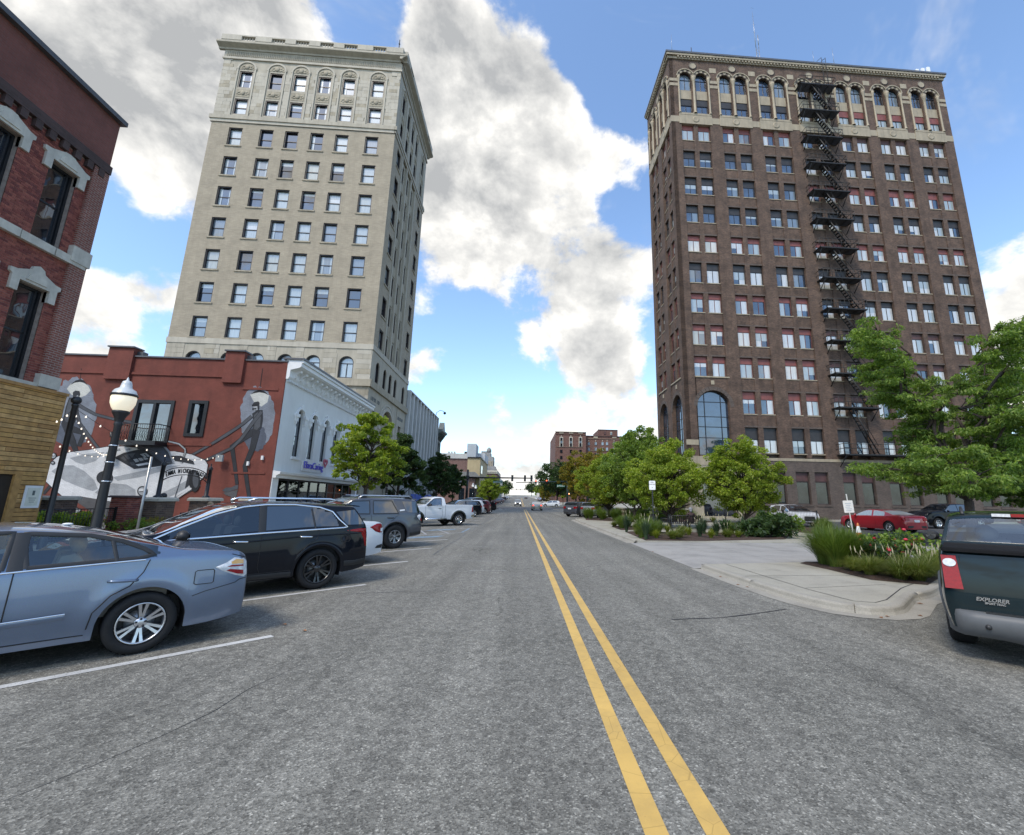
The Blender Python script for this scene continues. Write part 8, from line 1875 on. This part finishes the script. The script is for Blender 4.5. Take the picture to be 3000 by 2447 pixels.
tree_proto('dark_a', 12, 3.0, 5.6, 'dark', 15, 260, 60, .24, trunk_r=.25); tree_proto('elm_a', 7.0, 2.1, 2.3, 'maple', 21, 190, 80, .12, 'cone', .12); tree_proto('elm_b', 7.0, 1.9, 2.2, 'dark', 27, 240, 80, .13, 'cone', .12); tree_proto('far_a', 8, 2, 3.0, 'green', 31, 60, 45, .34); tree_proto('far_b', 8, 2, 3.0, 'maple', 33, 60, 45, .34)
GT_ = 'street trees on the right'; GL_ = 'street trees on the left'
def by_px(qx, Y): return px(qx, 1480, Y=Y).x
put_tree('street_tree', 'round yellow green tree nearest the brown tower corner', 'maple_a', by_px(2178, 27), 27, .93, .4, GT_); put_tree('street_tree', 'round yellow green tree behind the no parking sign', 'maple_b', by_px(1958, 29), 29, .94, 1.1, GT_)
put_tree('street_tree', 'mid green tree left of the no parking sign', 'green_a', by_px(1858, 36), 36, .96, 0, GT_); put_tree('street_tree', 'green tree rising over the hotel roofline beside the tower', 'green_a', by_px(1880, 43), 43, 1.2, 2.2, GT_); put_tree('street_tree', 'yellow green tree in front of the hotel', 'maple_b', by_px(1785, 46), 46, 1.1, 3, GT_)
put_tree('street_tree', 'turning gold tree in front of the hotel', 'gold_a', by_px(1742, 58), 58, .92, 1, GT_); put_tree('street_tree', 'yellow tree by the right signal mast', 'gold_a', by_px(1700, 70), 70, 1.05, 4, GT_); put_tree('street_tree', 'green tree behind the silver SUV', 'green_a', by_px(1772, 66), 66, 1.15, 5, GT_)
put_tree('street_tree', 'large dark green tree beyond the right signal mast', 'dark_a', by_px(1632, 122), 122, 1.0, 0, GT_); put_tree('street_tree', 'dark green tree behind the far right corner', 'dark_a', by_px(1690, 126), 128, .95, 2, GT_); put_tree('street_tree', 'gold tree under the large dark tree', 'gold_a', by_px(1600, 140), 140, .75, 0, GT_)
for k, (qx, qs, kind, lab) in enumerate(((1067, 1205, 'elm_a', 'light green tree before the stone arch of the bank tower'), (1165, 1278, 'elm_b', 'dense green tree right of the pale globe lamp'), (1278, 1332, 'elm_b', 'dark green conical tree before the concrete office block'), (1326, 1366, 'elm_b', 'small dark tree before the brick hall'))):
    p = px(qx, 1452, X=-10.4); h = px(qx, qs, Y=p.y).z; put_tree('street_tree', lab, kind, -10.4, p.y, h/7.0*.98, k*1.3, GL_, sz=h/7.0)
p = px(1424, 1460, Y=104); put_tree('street_tree', 'yellow green tree at the crossing left of the centre line', 'maple_a', p.x, 116, 1.25, 2, GL_)
r_ = random.Random(4)
for k in range(9):
    for sd, gname in ((-1, GL_), (1, GT_)):
        y = 142+k*26+r_.uniform(-6, 6); side = 'left' if sd < 0 else 'right'; put_tree('street_tree', 'one of the small trees lining the far street on the %s' % side, ('far_a', 'far_b')[r_.randrange(2)], sd*(11.3+r_.uniform(0, 1.4))+.5, y, r_.uniform(.75, 1.1), r_.uniform(0, 6), 'far trees on the '+side)
for k in range(10): y = 430+k*25; put_tree('street_tree', 'one of the trees closing the far end of the street', ('far_a', 'far_b', 'dark_a')[k % 3], (-30, 24, -16, 36, -45, 14, 52, -24, 30, -60)[k], y, 1.4, k, 'trees at the far end')
# ---- honey locust overhanging the right side
def locust(label, x, y, H, R_, seed, skew=0.):
    r_ = random.Random(seed); t = thing('locust_tree', label, 'tree', (x, y, .1)); b = MB(); cl = []
    fork = Vector((.1, 0, 1.9)); b.tube([(0, 0, 0), (.02, 0, .9), fork], [.24, .19, .17], 10)
    for k in range(19):
        az = 2*math.pi*k/19*2.4+r_.uniform(-.3, .3); el = r_.uniform(-.05, 1.35); L_ = R_*r_.uniform(.75, 1.1)*(1-.22*el) if el < 1 else H*.82*r_.uniform(.8, 1)
        e = fork+Vector((math.cos(az)*math.cos(el)*L_+skew*math.cos(el), math.sin(az)*math.cos(el)*L_, math.sin(el)*min(L_, H-2.4)+r_.uniform(-.3, 1.2))); e.z = min(e.z, H-.5)
        pth = limb_path(fork, e, r_, .3); n = len(pth); b.tube(pth, [.11*(1-.85*i/(n-1)) for i in range(n)], 6, caps=False)
        for i in range(2, n):
            for q in range(4):
                base = pth[i]; az2 = az+r_.uniform(-1.3, 1.3); l2 = r_.uniform(.5, 1.5); tip = base+Vector((math.cos(az2)*l2, math.sin(az2)*l2, r_.uniform(-.35, .4)))
                b.tube([base, base.lerp(tip, .5)+Vector((0, 0, .12)), tip], [.022, .014, .006], 4, caps=False)
                for s in (.55, .8, 1.0): c = base.lerp(tip, s); cl.append((c.x, c.y, c.z-.05, r_.uniform(.22, .4)))
    obj('trunk', b.mesh('trunk', BARK), t); obj('crown', leaf_cloud('crown', LM['locust'], cl, 50, .06, seed, .8, .5, 2.8), t); return t
locust('large feathery locust tree overhanging the right side before the brown tower', px(2838, 1500, Y=19.5).x, 19.5, 11.2, 5.2, 6, -.5)
locust('darker locust tree at the far right edge behind the pickup', px(3090, 1500, Y=25).x, 25, 11.5, 4.6, 17)
# ---- grasses, roses, low bushes
GM = {'tall': leaf_mat('grass_blade_green', [(.07, .12, .022), (.11, .17, .03), (.16, .21, .045)], .3), 'short': leaf_mat('grass_blade_straw', [(.08, .12, .022), (.14, .18, .035), (.22, .22, .07)], .3), 'lime': leaf_mat('grass_blade_lime', [(.14, .18, .02), (.19, .23, .028), (.24, .26, .04)], .3), 'blue': leaf_mat('grass_blade_blue', [(.03, .06, .03), (.05, .085, .045), (.06, .1, .05)], .2)}
PLUME = mat('grass_plume', (.40, .36, .22), .9, var=.2)
def grass_proto(key, kind, n, h, spread, seed, w=.009, plumes=0, arch=1.0):
    rg = random.Random(seed); b = MB()
    for i in range(n):
        az = rg.uniform(0, 6.283); r0 = spread*.16*rg.random(); L_ = h*rg.uniform(.6, 1.1); out = spread*rg.uniform(.15, 1.0); hw = w*rg.uniform(.7, 1.3); pr = None; P = []
        for s in (0, .3, .6, .85, 1.0):
            rr = r0+out*s**(1.7)*.9; z = L_*(s-arch*.30*s**3*out/spread); P.append((math.cos(az)*rr, math.sin(az)*rr, max(.01, z)))
        q = (-math.sin(az), math.cos(az)); vs = []
        for (x, y, z), s in zip(P, (1, 1, .85, .55, .08)): vs += [(x-q[0]*hw*s, y-q[1]*hw*s, z), (x+q[0]*hw*s, y+q[1]*hw*s, z)]
        b.add(vs, [(2*j, 2*j+1, 2*j+3, 2*j+2) for j in range(4)])
    for i in range(plumes):
        az = rg.uniform(0, 6.283); out = spread*rg.uniform(.2, .9); top = (math.cos(az)*out, math.sin(az)*out, h*rg.uniform(.9, 1.2)); b.tube([(0, 0, .1), (top[0]*.5, top[1]*.5, top[2]*.62), top], .003, 3, 1, caps=False); b.tube([(top[0]*.97, top[1]*.97, top[2]-.06), (top[0]*1.0, top[1]*1.0, top[2]), (top[0]*1.05, top[1]*1.05, top[2]+.09)], [.006, .016, .003], 5, 1, caps=False)
    TREE[key] = b.mesh('grass_clump', [GM[kind], PLUME])
for k in range(3): grass_proto('tall%d' % k, 'tall', 750, 1.06, .92, 40+k, .0055, 0, 1.25); grass_proto('short%d' % k, 'short', 900, .56, .66, 50+k, .0042, 2, 2.1); grass_proto('lime%d' % k, 'lime', 150, .5, .42, 60+k, .011, 0, 1.5); grass_proto('blue%d' % k, 'blue', 300, .95, .4, 70+k, .009, 6)
def clump(label, kind, x, y, s, group, z=.13): tag(obj('ornamental_plant', TREE[kind+str(r_.randrange(3))], None, loc=(x, y, z), rotz=r_.uniform(0, 6), scale=(s, s, s*r_.uniform(.9, 1.15))), label, 'plant', group)
def inpoly(poly, n, seed, md):
    rg = random.Random(seed); xs = [p[0] for p in poly]; ys = [p[1] for p in poly]; out = []
    for _ in range(n*60):
        p = (rg.uniform(min(xs), max(xs)), rg.uniform(min(ys), max(ys)))
        if inside(poly, *p) and all((p[0]-q[0])**2+(p[1]-q[1])**2 > md*md for q in out): out.append(p)
        if len(out) >= n: break
    return out
G1, G2 = 'tall grasses in the near bed', 'fountain grasses in the near bed'
ORD = ('first', 'second', 'third', 'fourth', 'fifth', 'sixth', 'seventh', 'eighth', 'ninth', 'tenth', 'eleventh', 'twelfth')
def row_of(kind, pts, words_, group):
    pts = sorted(pts, key=lambda p: proj((p[0], p[1], .4))[0])
    for k, (x, y, s) in enumerate(pts): clump(words_ % ORD[k], kind, x, y, s, group)
row_of('tall', ((8.35, 12.2, 1.15), (8.75, 12.45, 1.15), (8.3, 11.7, 1.1), (9.3, 12.6, 1.0), (8.8, 11.9, 1.1), (9.9, 12.8, .85)), 'tall green grass clump in the near bed, %s from the left', G1)
row_of('short', ((8.15, 10.35, .95), (8.45, 9.85, 1.0), (8.8, 9.75, 1.0), (8.25, 10.95, .9), (8.9, 10.25, .95), (9.3, 10.15, 1.0), (9.7, 10.45, 1.0), (9.2, 10.75, .9), (10.1, 10.9, 1.0), (10.6, 11.3, 1.0), (8.7, 10.8, .9), (11.2, 11.8, 1)), 'low fountain grass clump in the near bed, %s from the left', G2)
ROSE = mat('rose_petal', (.48, .03, .05), .7, var=.3, scale=20)
def rose(label, x, y, s, seed):
    rg = random.Random(seed); t = thing('rose_bush', label, 'bush', (x, y, .14), 0, 'rose bushes in the near bed'); cl = [(rg.uniform(-.4, .4), rg.uniform(-.35, .35), rg.uniform(.15, .72), .16) for _ in range(24)]
    b = MB()
    for c in cl[::2]: b.tube([(c[0]*.2, c[1]*.2, 0), c[:3]], .008, 4, caps=False)
    obj('stem', b.mesh('stem', BARK), t); obj('foliage', leaf_cloud('foliage', LM['dark'] if seed % 2 else LM['green'], cl, 26, .06, seed, .1), t); t.scale = (s, s, s)
    for k in range(6): c = rg.choice(cl); obj('flower', WCACHE.setdefault('rose', MB().ball((0, 0, 0), .045, 6, 0, (1, 1, .7)).mesh('flower', ROSE)), t, loc=(c[0], c[1]-.12, c[2]+.1))
for k, (x, y, s) in enumerate(((9.6, 11.6, 1.1), (10.2, 11.9, 1.15), (10.9, 12.2, 1.15), (9.3, 11.3, .9), (11.6, 12.5, 1.1), (9.35, 12.1, .9))): rose(('red flowering rose bush beside the boulder', 'red flowering rose bush second from the boulder', 'red flowering rose bush third from the boulder', 'low rose bush in front of the boulder', 'rose bush nearest the dark green pickup', 'rose bush beside the tall green grasses')[k], x, y, s, 90+k)
for k, p in enumerate(inpoly(BED_B, 34, 5, .62)):
    q = proj((p[0], p[1], .2)); kd = ('tall', 'blue', 'short', 'lime')[(k*7) % 4] if p[1] > 20.6 else ('lime', 'short', 'lime', 'blue')[k % 4]
    clump({'tall': 'tall green grass clump in the far bed', 'blue': 'bluish upright grass clump in the far bed', 'short': 'straw tinted grass clump in the far bed', 'lime': 'low lime green grass tuft in the far bed'}[kd], kd, p[0], p[1], .95 if kd != 'tall' else .8, {'tall': 'tall grasses', 'blue': 'upright grasses', 'short': 'straw grasses', 'lime': 'lime tufts'}[kd]+' in the far bed')
for k, p in enumerate(inpoly(BED_C, 7, 6, .7)): clump('green grass clump in the small bed by the bench', ('tall', 'short')[k % 2], p[0], p[1], .85, 'grasses by the bench')
for k, p in enumerate(inpoly(BED_D, 30, 7, 1.0)): clump('grass clump at the far end of the kerb island', ('tall', 'short', 'tall')[k % 3], p[0], p[1], 1.0, 'grasses at the end of the island')
for k in range(14): clump('grass clump on the strip beside the car park', ('short', 'tall', 'lime')[k % 3], 16.6+.25*k, 24.4+.33*k+r_.uniform(-.5, .8), .8, 'grasses beside the car park')
for k in range(9): clump('grass clump on the left corner bed at the crossing', ('short', 'tall')[k % 2], -4.4-.35*(k % 4), 73.2+k*.95, 1.15, 'grasses on the left corner')
def bush(label, x, y, s, kind, seed, sz=.12, group=None, name='shrub'):
    rg = random.Random(seed); t = thing(name, label, 'shrub', (x, y, .14), 0, group); cl = [(rg.gauss(0, .42), rg.gauss(0, .38), rg.uniform(.1, .95)*(1-.2*rg.random()), .24) for _ in range(34)]; b = MB()
    for c in cl[::3]: b.tube([(0, 0, 0), c[:3]], .012, 4, caps=False)
    obj('stem', b.mesh('stem', BARK), t); obj('foliage', leaf_cloud('foliage', LM[kind], cl, 46, sz, seed, .4, .8, 2.4), t); t.scale = (s, s, s)
bush('dark green leafy shrub at the right end of the far bed', 12.3, 21.7, 1.15, 'dark', 1, .09); bush('dark green leafy shrub beside the boulder in the far bed', 11.4, 21.6, 1.0, 'dark', 2, .09); bush('rounded green shrub under the round tree', 13.2, 23.2, 1.1, 'green', 3, .09)
for k, (x, y) in enumerate(((-16.4, 16.3), (-16.8, 17.3), (-16.3, 18.2), (-17.6, 16.6), (-18.4, 17.8))): bush(('garden shrub at the left end behind the black railing', 'garden shrub behind the middle of the black railing', 'garden shrub at the right end behind the black railing', 'garden shrub at the back left of the railing bed', 'garden shrub deepest in the railing bed')[k], x, y, .95, 'green' if k % 2 else 'maple', 20+k, .07, 'shrubs behind the railing')
bush('small shrub at the foot of the arch pier', -14.6, 19.4, .75, 'gold', 31, .06); bush('small shrub left of the black bench', -14.5, 18.7, .7, 'green', 32, .06)
WHF = mat('cream_petal', (.6, .55, .42), .8)
